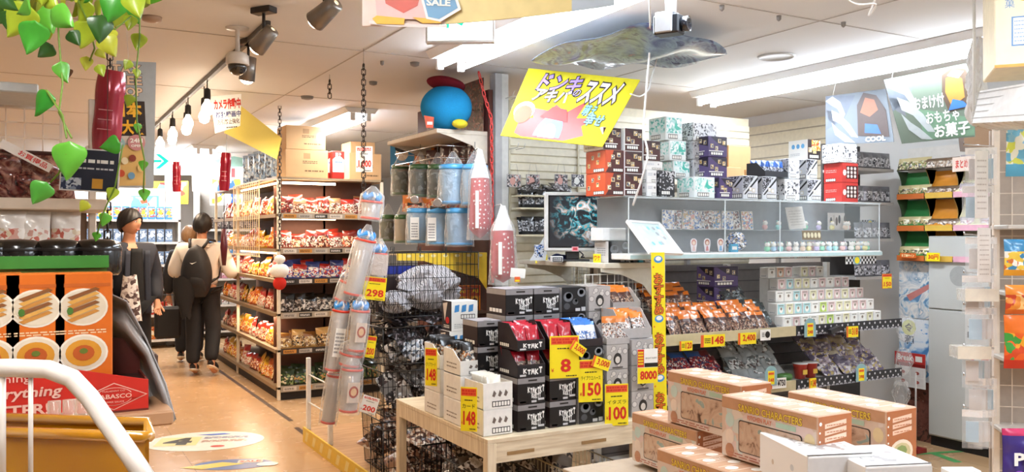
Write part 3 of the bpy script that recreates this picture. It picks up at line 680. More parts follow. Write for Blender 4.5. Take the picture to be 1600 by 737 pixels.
for i in range(9):
    p = P(1040+i*15.5, 0, Y=4.1); put('acrylic_card', CARDS[i % 3], None, f'shiny character card leaning at the back of the case, {nth(i, 9)}', 'card', 'cards leaning in the display case', None, (p.x, 4.075+.02*(i % 2), CZ0+.141), (-.1, R.uniform(-.12, .12), -.2))
m = MB(); m.T = Matrix.Rotation(-.2, 4, 'X') @ Matrix.Rotation(-.06, 4, 'Y'); m.box(0, .16, 0, .005, 0, .15, M('#e4dfd8', .4)); m.fine(.02, .02, .14, .13, 6, M('#b7afa8'), 1, fill=.2)
p = P(1234, 0, Y=4.02); m.obj('notice_board', None, 'blank looking white board leaning inside the display case', 'board', loc=(p.x, 4.02, CZ0+.001+.142))
m = MB(); m.box(0, .17, 0, .004, 0, .12, M('#efeae6', .4)); 
for i in range(6): m.disc(.03+.028*i, .06+.015*(i % 2), .012, .03, M(['#2c2b30', '#d8d2cb', '#6b5c58'][i % 3]), 1+i % 2)
p = P(1283, 0, Y=4.15); m.obj('art_card', None, 'white card of small drawn figures beside the leaning white board', 'card', loc=(p.x, 4.09, CZ0+.142))
m = MB(); m.box(0, .17, -.003, .003, 0, .06, M('#7a5f36', .4))
for i in range(5): m.disc(.02+i*.033, .03, .013, .018, M('#e8dcb5'), 7)
p = P(1258, 0, Y=3.86); m.obj('header_card', None, 'brown and cream strip of portraits standing at the front of the case', 'card', loc=(p.x, 3.88, CZ0+.075), rot=(-.1, 0, 0))
# crumpled bag and small packs near the middle of the case
def crumple(name, rx, ry, rz, mat, label, loc_, cat='bag', seed=1, group=None, amp=.35):
    rnd = random.Random(seed); m = MB(); ph = [rnd.uniform(0, 6.3) for _ in range(8)]
    def f_(u, v):
        a = 2*PI*u; b = PI*v; r = 1+amp*(math.sin(3*a+ph[0])*math.sin(4*b+ph[1])*.5+math.sin(7*a+ph[2])*math.sin(6*b+ph[3])*.35+math.sin(13*a+ph[4])*math.sin(9*b+ph[5])*.2)*math.sin(b)
        return (rx*r*math.sin(b)*math.cos(a), ry*r*math.sin(b)*math.sin(a), rz*(1-math.cos(b))*.5*2*(1+.1*math.sin(5*a+ph[6])*math.sin(b)))
    m.sheet(36, 20, f_, mat, smooth=False); return m.obj(name, None, label, cat, group, loc=loc_)
p = P(1150, 0, Y=4.0); crumple('snack_bag', .07, .05, .06, PR(['#efe9e4', '#3f6fb0', '#c9b4a4', '#3c3530', '#ffffff'], 40), 'crumpled white and black pack in the middle of the display case', (p.x, 4.0, CZ0+.003), seed=4)
p = P(1146, 0, Y=3.92); m = MB(); m.box(0, .06, 0, .02, 0, .05, M('#2e9cc4', .35)); m.rect(.01, .015, .05, .035, PAPER, 1); m.obj('small_box', None, 'small bright blue box beside the crumpled pack in the case', 'box', loc=(p.x-.04, 3.9, CZ0+.001))

# leaning white picture frame in front of the case
t = root('framed_picture', 'white framed shiny picture leaning against the display case', 'picture', (0, 0, 0))
A = P(1016, 393, Y=3.64); 
m4 = Matrix.Translation(A) @ Matrix.Rotation(.1, 4, 'Z') @ Matrix.Rotation(-.85, 4, 'X') @ Matrix.Rotation(.06, 4, 'Y')
t.matrix_world = m4
fw, fh = .245, .27
m = MB(); m.box(0, fw, 0, .018, 0, .018, WHITE); m.box(0, fw, 0, .018, fh-.018, fh, WHITE); m.box(0, .018, 0, .018, .018, fh-.018, WHITE); m.box(fw-.018, fw, 0, .018, .018, fh-.018, WHITE); m.obj('frame', t)
m = MB(); m.box(.018, fw-.018, .008, .012, .018, fh-.018, M('#cfe2e4', .3)); m.T = Matrix.Translation((0, .008, 0)); rnd = random.Random(2)
for i in range(24): m.disc(rnd.uniform(.035, fw-.035), rnd.uniform(.04, fh-.04), .011, .016, M(rnd.choice(['#79c2da', '#f3f6f5', '#9a9ea0', '#e9d9cf', '#bfd9d4'])), 1+i % 4, 8)
m.obj('picture', t)
m = MB(); m.box(.012, fw-.012, .003, .006, .012, fh-.012, GLASS); m.obj('glazing', t)

# ---------------------------------------------------------------- card boxes on top of the case
zt = CZ1+.0068; g = 'card boxes piled on the display case'
def stack(spec):
    for s in spec: cbox(*s)
h1 = .126
for k, (kd, wh) in enumerate((('orange', 'bottom of the far left column'), ('orange', 'middle of the far left column'), ('dark', 'top of the far left column on the case'))):
    cbox(kd, 946 if kd == 'orange' else 942, 3.86, zt+k*h1, .125, .19, h1-.001, wh, g)
for k in range(3): cbox('dark', 976, 3.86, zt+k*h1, .125, .17, h1-.001+(.004 if k == 2 else 0), ('bottom', 'middle', 'top')[k]+' of the second column on the case', g)
cbox('night', 1030, 3.86, zt, .115, .15, .15, 'below the three white barcode boxes', g)
cbox('plain', 1011, 3.865, zt+.0, .07, .13, .075, 'lowest beside the starburst box', g)
cbox('plain', 1011, 3.865, zt+.076, .07, .13, .075, 'second beside the starburst box', g)
cbox('plain', 1005, 3.87, zt+.152, .14, .15, .05, 'flat on the starburst box', g)
cbox('dark', 1005, 3.87, zt+.203, .125, .13, .118, 'alone on the flat white box', g)
for k, (z0_, hh) in enumerate(((0, .125), (.126, .1), (.227, .12), (.348, .14))): cbox('mint', (1085, 1052, 1046, 1040)[k], (3.86, 3.98, 3.98, 3.98)[k], zt+z0_, (.16, .13, .13, .13)[k], .16, hh, ('lowest, in front of the mint column', 'second from bottom of the mint column', 'third from bottom of the mint column', 'topmost of the mint column')[k], g)
for k in range(3): cbox('sketch' if k < 2 else 'art', 1083, 3.985, zt+.126+k*.115, .19 if k == 2 else .12, .16, .113, ('under the pale grey column', 'middle of the pale grey column', 'top of the pale grey column')[k], g)
for k in range(2): cbox('purple', 1107, 3.9, zt+.128+k*.126, .15, .16, .124, ('lower of two beside the mint boxes', 'upper of two beside the mint boxes')[k], g)
cbox('purple', 1124, 3.862, zt, .105, .15, .125, 'bottom row between mint and silver boxes', g)
for k, px in enumerate((1161, 1191)): cbox('diag', px, 3.862, zt, .125, .14, .145, ('left one under the tray of blue packs', 'right one under the tray of blue packs')[k], g)
cbox('art', 1226, 3.862, zt, .135, .14, .135, 'bottom row right of the diagonal boxes', g)
cbox('diag', 1262, 3.862, zt, .125, .14, .14, 'bottom row against the red boxes', g)
cbox('sketch', 1232, 3.9, zt+.142, .1, .14, .13, 'left below the white and orange box', g); cbox('diag', 1260, 3.88, zt+.142, .1, .14, .13, 'right below the white and orange box', g)
cbox('whiteorange', 1262, 3.9, zt+.275, .12, .16, .13, 'topmost of the stack left of the red boxes', g)
for k in range(2): cbox('red', 1316, 3.862, zt+.0+k*.131, .155, .15, .13, ('lower of the two red ones', 'upper of the two red ones')[k], g)
cbox('art', 1313, 3.866, zt+.264, .165, .15, .125, 'on the two red boxes', g)
# tray of blue packs
def bagmesh(w, h, t, bands, name='snack_pack', n=8, crimp=.04, wr=.35, seed=1, back=None):
    """pillow bag standing in xz, origin bottom centre; bands: [(v_top, material)...]"""
    rnd = random.Random(seed); ph = [rnd.uniform(0, 6.3) for _ in range(6)]; m = MB()
    def th(u, v):
        a = max(0, 1-abs(2*u-1)**2.6); b = max(0, 1-abs(2*v-1)**3.2)
        return t*.5*(a*b)**.6*(1+wr*math.sin(9*u+ph[0])*math.sin(8*v+ph[1])+wr*.5*math.sin(17*v+ph[2]+5*u))
    def mt(u, v):
        for vt, mm in bands:
            if v <= vt: return mm
        return bands[-1][1]
    sx = lambda u, v: (u-.5)*w*(1-.05*math.sin(PI*v))
    m.sheet(n, n+4, lambda u, v: (sx(u, v), -th(u, v)-.0008, v*h), mt); m.sheet(n, 5, lambda u, v: (sx(u, v), th(u, v)+.0008, v*h), back or mt, flip=True)
    return m.mesh(name)
def tray(name, w, d, h, hf, mat, lm, label, loc_, group=None, inner=None, rot=0, art=None):
    """open card tray, low front edge, sloping sides"""
    m = MB(); t_ = .003
    m.box(0, w, 0, d, 0, t_, mat); m.box(0, w, 0, t_, t_, hf, mat); m.box(0, w, d-t_, d, t_, h, mat)
    for x in (0, w-t_):
        pts = [(0, 0), (d, 0), (d, h), (d*.45, h), (.004, hf)]
        m.add([(x, y, z) for y, z in pts]+[(x+t_, y, z) for y, z in pts], [(4,3,2,1,0), (5,6,7,8,9)]+[(i, (i+1) % 5, (i+1) % 5+5, i+5) for i in range(5)], mat)
    if art: art(m, w, d, h, hf)
    return m.obj(name, None, label, 'tray', group, loc=loc_, rot=rot)
BLUEP = [bagmesh(.062, .1, .014, [(.12, M('#23262e', .3)), (.6, PR(['#23262e', '#8d8f98', '#3a3d48', '#b9b9c2'], 60)), (1, M('#2b5aa8', .3, coat=.4))], seed=s) for s in (1, 2)]
p = P(1190, 0, Y=3.9); zz = zt+.147
tray('display_tray', .2, .16, .09, .035, M('#33343a', .4), None, 'dark display tray holding blue topped packs above the diagonal boxes', (p.x, 3.87, zz))
for i in range(9):
    r, c = divmod(i, 3); put('snack_pack', BLUEP[i % 2], None, f'blue topped pack, {nth(c, 3)} in the {("front", "middle", "back")[r]} row of the dark tray', 'snack pack', 'blue topped packs in the dark tray', None, (p.x+.036+c*.063, 3.892+r*.046, zz+.005+r*.004), (-.22, 0, 0))
put('cardboard_carton', carton('kraft', .22, .2, .3), None, 'tall brown carton standing behind the purple card boxes', 'box', None, None, (P(1130, 0, Y=4.62).x+.05, 4.62, 1.86))
# back shelf that carries stock cartons behind the case
t = root('stock_shelf', 'high grey stock shelf with brown cartons behind the case', 'shelf', (3.9, 4.5, 0))
for x in (0, 1.36):
    for y in (0, .46): m = MB(); m.box(x, x+.03, y, y+.03, 0, 1.98 if x else 1.9, M('#a9a6a3')); m.obj('upright', t)
m = MB(); m.box(0, 1.39, 0, .49, 1.83, 1.858, M('#b9b5b0')); m.obj('shelf_board', t)
for i, (x, w, d, h) in enumerate(((4.25, .25, .3, .14), (4.55, .3, .3, .13))): put('cardboard_carton', carton('kraft', w, d, h), None, ('low brown carton behind the blue topped packs', 'low brown carton left of the orange white box, at the back')[i], 'box', 'cartons on the stock shelf', None, (x, 4.6, 1.859))

# ================================================================ goods on the right gondola
Z1, Z2, Z0 = .9305, .5905, .1205
OR_T = M('#d9731f', .3, coat=.5); PRB = PR(['#3b2320', '#6e4638', '#8f6a52', '#2a1a1c', '#b59a86'], 55)
ORP = [bagmesh(.095, .13, .02, [(.55, PRB), (.74, M('#4a2a22', .3)), (1, OR_T)], seed=s) for s in (3, 4, 5)]
def lay(meshes, name, n, label, cat, group, x, y, z, jit=(.01, .01, .15), tilt=0, rz=0, rnd=R):
    o = put(name, meshes[rnd.randrange(len(meshes))], None, label, cat, group, None, (x+rnd.uniform(-jit[0], jit[0]), y+rnd.uniform(-jit[1], jit[1]), z), (tilt+rnd.uniform(-.07, .07), rnd.uniform(-jit[2], jit[2])*.5, rz+rnd.uniform(-jit[2], jit[2]))); return o
# two tiers of orange topped packs, left bay
def tiered(meshes, name, cat, desc, x0, x1, y0, z0, rows, cols, dy, dz, tilt, group, rnd=R, rz=0):
    for r in range(rows):
        for c in range(cols):
            x = x0+(x1-x0)*(c+.5)/cols
            lay(meshes, name, 0, f'{desc}, {nth(c, cols)}, row {("one", "two", "three", "four", "five", "six", "seven", "eight")[r]}', cat, group, x, y0+r*dy, z0+r*dz, tilt=tilt, rnd=rnd, rz=rz)
xa = P(1046, 0, Y=3.75).x
tiered(ORP, 'snack_pack', 'snack pack', 'orange topped snack pack low on the middle shelf', xa, xa+.78, 3.74, Z1+.004, 4, 8, .035, .02, -.55, 'orange topped packs on the middle shelf')
tiered(ORP, 'snack_pack', 'snack pack', 'orange topped snack pack stacked behind the strip sign', xa, xa+.34, 3.92, Z1+.13, 3, 4, .035, .025, -.6, 'orange topped packs on the upper pile')
m = MB(); m.box(0, .36, 0, .2, 0, .12, M('#3a2a26', .5)); m.obj('display_box', None, 'dark display box under the upper pile of orange topped packs', 'box', loc=(xa-.01, 3.9, Z1))
for k in range(3): put('card_box', carton('purple', .2, .16, .125), None, f'{DESC["purple"]}, {("lowest", "middle", "topmost")[k]} of the pile under the display case', 'box', 'purple boxes under the case', None, (P(1116, 0, Y=4.0).x, 4.0, Z1+k*.126))
DKP = [bagmesh(.1, .13, .018, [(.15, M('#26282c', .3)), (.7, PR(['#1d2023', '#4c5c5e', '#8c9698', '#2c3436', '#6a5a52'], 50)), (1, M('#1f2c2e', .25, coat=.5))], seed=s) for s in (6, 7, 8)]
xb = P(1160, 0, Y=3.8).x
tiered(DKP, 'snack_pack', 'snack pack', 'dark glossy pack heaped beside the pastel boxes', xb-.2, xb+.26, 3.76, Z1+.004, 4, 4, .03, .022, -.7, 'dark packs under the case')
tiered(DKP, 'snack_pack', 'snack pack', 'dark glossy pack on the heap by the purple boxes', xb+.0, xb+.2, 3.92, Z1+.1, 4, 2, .02, .035, -.8, 'dark packs on the upper heap')
m = MB(); m.box(0, .24, 0, .2, 0, .09, M('#2a2828', .5)); m.obj('display_box', None, 'black display box lifting the pile of dark packs', 'box', loc=(xb-.01, 3.9, Z1))
# pastel mini boxes in five tiers
MINI = {}
for nm, c in (('white', '#f1eee6'), ('lime', '#b5cf5c'), ('aqua', '#a5cfd0'), ('peach', '#dcb094'), ('pink', '#dcbcb8'), ('cream', '#ded7ab')):
    m = MB(); w = .072; m.bbox(0, w, 0, w, 0, .07, M('#f0ece6', .45), .0015)
    m.T = FT((0, 0, 0), (1, 0, 0), (0, 0, 1)); m.rect(w*.08, .004, w*.92, .066, M(c, .45), 1); m.disc(w*.5, .03, w*.24, .02, M('#f3ece2'), 2, 10); m.disc(w*.5, .038, w*.13, .01, M('#8a7c6c'), 3, 8); m.rect(w*.2, .055, w*.8, .06, M('#8a8478'), 2)
    m.T = FT((0, w, 0), (0, -1, 0), (0, 0, 1)); m.rect(w*.12, .02, w*.88, .064, M('#e6e2da' if nm != 'lime' else '#dfe8bf', .45), 1); m.fine(w*.2, .008, w*.8, .018, 2, GREY, 2)
    MINI[nm] = m.mesh('mini_box')
tiers = ((3.76, 0, 1224, 1408), (3.84, 1, 1214, 1402), (3.92, 2, 1212, 1398), (4.0, 3, 1215, 1396), (4.08, 4, 1200, 1290))
tn = ('lowest', 'second', 'third', 'fourth', 'topmost')
for (Y, k, a, b) in tiers:
    x = P(a, 0, Y=Y).x; xe = min(P(b, 0, Y=Y).x, GX1-.08); i = 0; n = int((xe-x)/.0765)
    while i < n:
        if not (k == 4 and i in (3,)):
            nm = R.choice(['white', 'cream', 'lime', 'aqua', 'white', 'peach', 'pink']) if i < n*.5 else R.choice(['cream', 'pink', 'white', 'cream', 'pink'])
            put('mini_box', MINI[nm], None, f'{nm} mini figure box, {nth(i, n)} in the {tn[k]} tier of pastel boxes', 'box', 'pastel mini boxes in tiers', None, (x+i*.0765, Y, Z1+.001+k*.0725), R.uniform(-.04, .04))
        i += 1
for (Y, k, a, b) in tiers[1:]:
    x = P(a, 0, Y=Y).x; xe = min(P(b, 0, Y=Y).x, GX1-.08)
    m = MB(); m.box(0, int((xe-x)/.0765)*.0765, 0, .075, 0, k*.0725-.001, M('#d8d4cc', .5)); m.obj('display_step', None, f'white card step under the {tn[k]} tier of pastel boxes', 'riser', loc=(x, Y, Z1+.0005))
# checkered strips
def checker(px, py, Y, w, h, label):
    p = P(px, py, Y=Y); m = MB(); m.box(0, w, 0, .006, 0, h, M('#ececec', .4)); n = int(w/(h/3))
    for i in range(n):
        for j in range(3):
            if (i+j) % 2: m.rect(i*h/3, j*h/3, (i+1)*h/3, (j+1)*h/3, INK, 1)
    m.T = Matrix.Translation((0, -.002, 0)); m.disc(w*.35, h*.5, h*.7, h*.6, M('#7fb6c4'), 1); m.disc(w*.35, h*.5, h*.5, h*.45, YEL, 2); m.obj('shelf_strip', None, label, 'sign', loc=p[:])
checker(1322, 412, 3.83, .3, .05, 'black and white checkered strip with round yellow sticker under the case')
checker(1233, 402, 3.83, .16, .03, 'small checkered strip above the topmost pastel boxes')
checker(1345, 352, 4.45, .3, .045, 'checkered strip behind the right end of the display case')
# lower shelf of right gondola
RB = [bagmesh(.12, .1, .02, [(.5, PR(['#6a2030', '#c23b3c', '#2c3a66', '#e7d7d0', '#86202c'], 45)), (1, M(c, .3, coat=.5))], seed=s) for s, c in ((1, '#8e2230'), (2, '#2e5fae'), (3, '#7a1d28'))]
xa2 = P(1052, 0, Y=3.76).x
tiered(RB, 'snack_pack', 'snack pack', 'red and blue snack pack piled on the lower shelf', xa2, xa2+.42, 3.76, Z2+.003, 6, 4, .02, .03, -.9, 'red and blue packs on the lower shelf')
GB = [bagmesh(.15, .16, .03, [(.4, M('#9aa1a3', .25, coat=.5)), (.8, PR(['#aeb5b6', '#6a7476', '#dfe2e2', '#5a4a48'], 30)), (1, M('#7d8688', .25, coat=.5))], wr=.6, seed=s) for s in (1, 2, 3)]
xg = P(1150, 0, Y=3.8).x
tiered(GB, 'snack_pack', 'snack pack', 'silver grey pack slumped on the lower shelf', xg, xg+.42, 3.78, Z2+.003, 5, 3, .03, .04, -.75, 'silver grey packs on the lower shelf')
m = MB(); m.lathe([(.032, 0), (.045, .09), (.047, .094)], M('#b5321f', .35), n=18); m.lathe([(.048, .094), (.048, .1), (.001, .1)], WHITE, n=18); m.rect(-.02, .03, .02, .06, M('#efc04a'), 70); cup = m.mesh('noodle_cup')
for i, px in enumerate((1250, 1266)): p = P(px, 0, Y=3.84); put('paper_cup', cup, None, ('red cup with white lid, left of two on the lower shelf', 'red cup with white lid, right of two on the lower shelf')[i], 'cup', 'red cups on the lower shelf', None, (p.x, 3.84, Z2+.001))
m = MB(); m.lathe([(.05, 0), (.065, .03), (.06, .05), (.01, .055)], M('#4d7a3a', .4), n=16); p = P(1222, 0, Y=3.8); m.obj('salad_pack', None, 'low dark green round pack beside the red cups', 'snack pack', loc=(p.x, 3.8, Z2+.001))
PB = [bagmesh(.16, .17, .04, [(.5, PR(['#b9a8b4', '#6f5f78', '#e9e2e4', '#c7b06c', '#8d8390'], 26)), (1, M(c, .2, coat=.5))], wr=.9, seed=s) for s, c in ((1, '#9a8c9c'), (2, '#b8a98f'), (3, '#6d6478'))]
xp = P(1292, 0, Y=3.8).x
tiered(PB, 'snack_pack', 'snack pack', 'mauve and gold pack heaped on the lower shelf', xp, min(xp+.6, GX1-.02), 3.8, Z2+.003, 5, 4, .045, .035, -.9, 'mauve and gold packs on the lower shelf')
RP = [bagmesh(.13, .12, .02, [(.5, PR(['#7a3a40', '#c77a70', '#e7d0c8', '#5b2a30'], 40)), (1, M('#94424a', .3, coat=.5))], seed=s) for s in (1, 2)]
tiered(RP, 'snack_pack', 'snack pack', 'dull red pack stacked on the bottom shelf', xa2-.05, xa2+.5, 3.74, Z0+.003, 7, 4, .012, .035, -1.1, 'dull red packs on the bottom shelf')
m = MB(); m.box(0, .26, 0, .1, 0, .05, M('#4a8f4a', .4)); m.T = FT((0, 0, .05), (1, 0, 0), (0, .25, 1))
m.rect(0, 0, .12, .075, PR(['#5fb5d4', '#e7e6d8', '#4d3f3a', '#3d7ec0'], 40), 1); m.rect(.125, 0, .26, .075, PR(['#9fc0cf', '#e7e6d8', '#4d3f3a', '#d9c66a'], 40), 1); m.obj('card_box', None, 'green based box of blue picture packs on the lower rail', 'box', loc=(xa2, 3.64, Z2-.035))
# clear bags hanging at the end upright
p = P(1410, 560, Y=3.72)
for i in range(3): crumple('clear_bag', .06, .05, .09, FILM('#ffffff', .12, .15), f'clear plastic bag hanging at the right end of the shelving, {nth(i, 3, "top")}', (GX1+.09, 3.72+.02*i, .78-.22*i), seed=20+i, group='clear bags at the shelf end')

# ================================================================ signs and price cards
PC_Y = M('#f8e11c', .45, var=.02); PC_R = M('#d62a1c', .45, var=.02); PC_O = M('#e8622a', .45, var=.02)
def price_card(px0, py0, px1, py1, num, label, d=None, Y=None, X=None, tilt=0, rz=None, top='red', mid=None, w=None, h=None, num_col=None, white=False, yen='¥', body=None):
    """size follows from its distance; rz None: turned to the viewer's side of the aisle"""
    p = P((px0+px1)/2, py1, d=d, Y=Y, X=X); dd = p.x*S_+p.y*C_
    w = w or (px1-px0)/F*dd; h = h or (py1-py0)/F*dd
    m = MB(); m.box(-w/2, w/2, 0, .0025, 0, h, body or (PAPER if white else PC_Y)); m.rect(-w/2+w*.03, h*.02, w/2-w*.03, h*.98, PAPER if white else PC_Y, 1)
    if top == 'red':
        m.rect(-w*.46, h*.8, w*.46, h*.97, PC_O if not white else PAPER, 2); m.fine(-w*.42, h*.82, w*.42, h*.95, 2, PC_R, 3, fill=.7)
    if mid: m.txt(mid, -w*.4, h*.52, w*.4, h*.62, INK, 3)
    m.fine(-w*.25, h*.68, w*.25, h*.73, 1, INK, 3)
    m.txt(num, -w*.34, h*.14, w*.42, h*.46, num_col or PC_R, 3, bold=.03)
    m.txt(yen, -w*.46, h*.15, -w*.36, h*.24, PC_R, 3)
    m.fine(w*.05, h*.03, w*.42, h*.08, 1, INK, 3)
    return m.obj('price_card', None, label, 'price card', 'price cards', loc=p[:], rot=(0, tilt, -.35 if rz is None else rz))
def wide_card(px0, py0, px1, py1, num, label, d=None, Y=None, X=None, tilt=0, rz=-.1, yellow=True, red_left=True):
    p = P((px0+px1)/2, py1, d=d, Y=Y, X=X); dd = p.x*S_+p.y*C_; w = (px1-px0)/F*dd; h = (py1-py0)/F*dd
    m = MB(); m.box(-w/2, w/2, 0, .0025, 0, h, PC_Y if yellow else PAPER)
    if red_left: m.rect(-w/2, 0, -w*.38, h, PC_O, 1)
    m.txt(num, -w*.05 if len(num) < 5 else -w*.25, h*.2, w*.45, h*.85, PC_R if yellow else INK, 2, bold=.03)
    m.fine(-w*.34, h*.3, -w*.1, h*.75, 3, INK, 2) if len(num) < 5 else None
    return m.obj('price_card', None, label, 'price card', 'price cards', loc=p[:], rot=(0, tilt, rz))
wide_card(1091, 522, 1137, 541, '148', 'yellow shelf price card reading 148 under the orange topped packs', Y=3.68)
wide_card(1150, 519, 1185, 537, '2,400', 'yellow shelf price card reading 2,400 under the dark packs', Y=3.68)
wide_card(1186, 514, 1206, 531, '·', 'small white shelf label right of the 2,400 card', Y=3.67, yellow=False, red_left=False)
wide_card(1060, 532, 1084, 547, '120', 'small dark edged yellow label at the left of the rail', Y=3.67)
wide_card(1320, 509, 1344, 526, '318', 'yellow shelf price card reading 318 on the polka dot rail', Y=3.66)
wide_card(1200, 590, 1232, 606, '¥750', 'white price card with red figures on the lower polka dot rail', Y=3.66, yellow=False)
wide_card(1263, 590, 1277, 606, '248', 'small yellow price card on the lower polka dot rail', Y=3.66)
price_card(1376, 427, 1396, 450, '150', 'small orange price card reading 150 at the right upright', Y=3.7, mid=None, body=PC_O, rz=-.1)
def roundtag(px, py, label, num='248', Y=3.66):
    p = P(px, py, Y=Y); m = MB(); n = 16; r = .045
    m.prism([(r*math.cos(PI*k/n), r*math.sin(PI*k/n)+.02) for k in range(n+1)]+[(-r, -.05), (r, -.05)], 0, .003, M('#8fb4b8', .4)); m.rect(-.024, -.045, .024, .035, PC_Y, 1); m.txt(num, -.02, -.03, .02, -.008, PC_R, 2, bold=.03); m.rect(-.02, .012, .02, .026, PC_O, 2)
    m.obj('price_card', None, label, 'price card', 'price cards', loc=p[:], rot=-.1)
roundtag(1266, 513, 'arched blue edged price tag in front of the pastel boxes', '248')
roundtag(1205, 588, 'arched price tag in front of the silver grey packs', '248'); roundtag(1346, 583, 'arched price tag in front of the mauve packs', '398')
m = MB(); p = P(1300, 522, Y=3.64); m.box(0, .09, 0, .03, 0, .03, M('#2c2a2c', .4)); m.obj('card_holder', None, 'black card holder clipped beside the 318 card', 'card holder', loc=p[:], rot=(0, -.25, 0))

# tall yellow strip sign with orange letters at the corner of the shelving
A = P(1020, 394, Y=3.58); B = P(1046, 661, Y=3.58)
t = root('strip_sign', 'tall yellow strip sign with orange bubble letters beside the table leg', 'sign', (A.x+.01, 3.58, B.z), (0, -.02, 0))
W2 = .088; H2 = A.z-B.z
m = MB(); m.box(0, W2, 0, .004, 0, H2, YEL); m.obj('board', t)
m = MB()
OB = M('#e0711c', .4)
for k, ch in ((0, 'おすすめ'), (1, 'おすすめ'), (2, 'おすす')):
    zt2 = H2*(.88-.345*k); n = len(ch)
    for i, c_ in enumerate(ch):
        zz = zt2-(i+1)*.056; m.txt(c_, .014, zz, W2-.014, zz+.054, OB, 2, outline=M('#6a2412', .4), ow=.055, bold=.03)
for k in range(3):
    zz = H2*(.96-.345*k); m.disc(W2*.5, zz, .03, .02, M('#3b8fd0'), 1); m.disc(W2*.5, zz+.004, .02, .012, PAPER, 2)
    m.shape([(.01+.008*math.cos(PI/2+i*PI/5)*(1 if i % 2 == 0 else .4), zz-.04+.008*math.sin(PI/2+i*PI/5)*(1 if i % 2 == 0 else .4)) for i in range(10)], PC_O, 2)
m.obj('lettering', t)

# ================================================================ PALE WOODEN TABLE
TX0, TX1, TY0, TY1, TZ = 1.745, 2.6, 3.33, 4.42, .60
t = root('display_table', 'pale plywood table carrying the black card boxes', 'table', (TX0, TY0, 0))
wd = WOOD('#cbb798', '#e6d7bb', 5); wv = WOOD('#cdb99a', '#e6d7bb', 5, stretch=(12, 12, 1))
W3, D3 = TX1-TX0, TY1-TY0
m = MB(); m.bbox(0, W3, 0, D3, TZ-.02, TZ, wd, .002); m.obj('table_top', t)
m = MB(); m.box(.045, W3-.045, .002, .022, TZ-.11, TZ-.02, WOOD('#cbb798', '#e6d7bb', 5, stretch=(1, 12, 12))); m.obj('apron', t)
m = MB(); m.box(.002, .022, .045, D3-.045, TZ-.09, TZ-.02, wd); m.obj('apron', t)
m = MB(); m.box(W3-.022, W3-.002, .045, D3-.045, TZ-.09, TZ-.02, wd); m.obj('apron', t)
for x in (0, W3-.045):
    for y in (0, D3-.045): m = MB(); m.bbox(x, x+.045, y, y+.045, 0, TZ-.02, wv, .002); m.obj('leg', t)
m = MB()
for x in (.1, .5): m.box(x, x+.14, -.0012, 0.002, TZ-.08, TZ-.065, M('#9a7a50'))
m.obj('scuff_mark', t)

# boxes on the table
th_ = .122; tz = TZ+.001; g = 'card boxes on the wooden table'
c1x, c2x, c3x, c4x, c5x = P(807, 0, Y=3.4).x, P(857, 0, Y=3.4).x, P(903, 0, Y=3.4).x, P(946, 0, Y=3.4).x, P(985, 0, Y=3.4).x
CW = .148
names = ('bottom', 'second', 'third', 'fourth', 'top')
for k in range(2):
    for ci, cx in enumerate((c1x, c2x)): put('card_box', carton('logo', CW, .19, th_), None, f'{DESC["logo"]}, {names[k]} in the {("left", "right")[ci]} front column', 'box', g, None, (cx, 3.39, tz+k*(th_+.001)))
for k in range(3): put('card_box', carton('bubble', CW-.008, .19, th_), None, f'{DESC["bubble"]}, {names[k]} in the third front column', 'box', g, None, (c3x, 3.39, tz+k*(th_+.001)))
for k in range(3): put('card_box', carton('comic', CW-.02, .19, th_), None, f'{DESC["comic"]}, {names[k]} in the fourth front column', 'box', g, None, (c4x, 3.39, tz+k*(th_+.001)))
for k in range(3): put('card_box', carton('comic', CW-.01, .19, th_+.005), None, f'{DESC["comic"]}, {names[k]} in the front column at the table leg', 'box', g, None, (c5x, 3.39, tz+k*(th_+.006)))
def tray_art_logo(m, w, d, h, hf):
    m.T = FT((0, 0, 0), (1, 0, 0), (0, 0, 1)); m.rect(.002, .002, w-.002, hf*.9, M('#141216'), 1); logo(m, w*.2, hf*.3, w*.9, hf*.8, WHITE, 5, 2); m.rect(w*.08, hf*.1, w*.3, hf*.25, LGREY, 2)
    m.T = FT((0, d, 0), (0, -1, 0), (0, 0, 1)); m.barcode(d*.1, h*.08, d*.6, h*.25, 1); m.T = None
REDP = [bagmesh(.07, .115, .016, [(.1, M('#5a1420', .3)), (.62, PR(['#6a2a28', '#a88f7c', '#3a2422', '#c9b49a'], 60)), (1, M('#a5182c', .25, coat=.6))], seed=s) for s in (1, 2, 3)]
REDQ = [bagmesh(.07, .115, .016, [(.1, M('#8f1424', .3)), (1, M('#b01c30', .25, coat=.6))], seed=s) for s in (1, 2, 3)]
BWP = [bagmesh(.066, .115, .014, [(.2, M('#d8d8dc', .3)), (.62, PR(['#c9cad2', '#e8e8ec', '#8487a0', '#3c6fb8'], 60)), (.85, M('#dfe3ea', .3)), (1, M('#3b76c4', .25, coat=.6))], seed=s) for s in (1, 2)]
ORW = [bagmesh(.085, .13, .016, [(.75, PR(['#d8cfca', '#8d857f', '#efe9e2', '#b07a60', '#c9c4c4', '#5a4f4c'], 70)), (1, M('#d97a26', .3, coat=.5))], seed=s) for s in (1, 2)]
tk = M('#2a2024', .45)
def filled(label_t, px_x, y, z, w, d, h, hf, mat, meshes, rows, cols, desc, grp, tilt=-.3, art=None, dy=None, name='snack_pack', lift=0):
    tray('display_tray', w, d, h, hf, mat, None, label_t, (px_x, y, z), 'open display trays on the wooden table', art=art)
    dy = dy or (d-.05)/max(rows, 1)
    for r in range(rows):
        for c in range(cols):
            lay(meshes, name, 0, f'{desc}, {nth(c, cols)} in the {("front", "second", "third", "fourth", "fifth", "sixth")[r]} row', 'snack pack', grp, px_x+w*(c+.5)/cols, y+.028+r*dy, z+.005+lift+r*.004, jit=(.004, .003, .06), tilt=tilt)
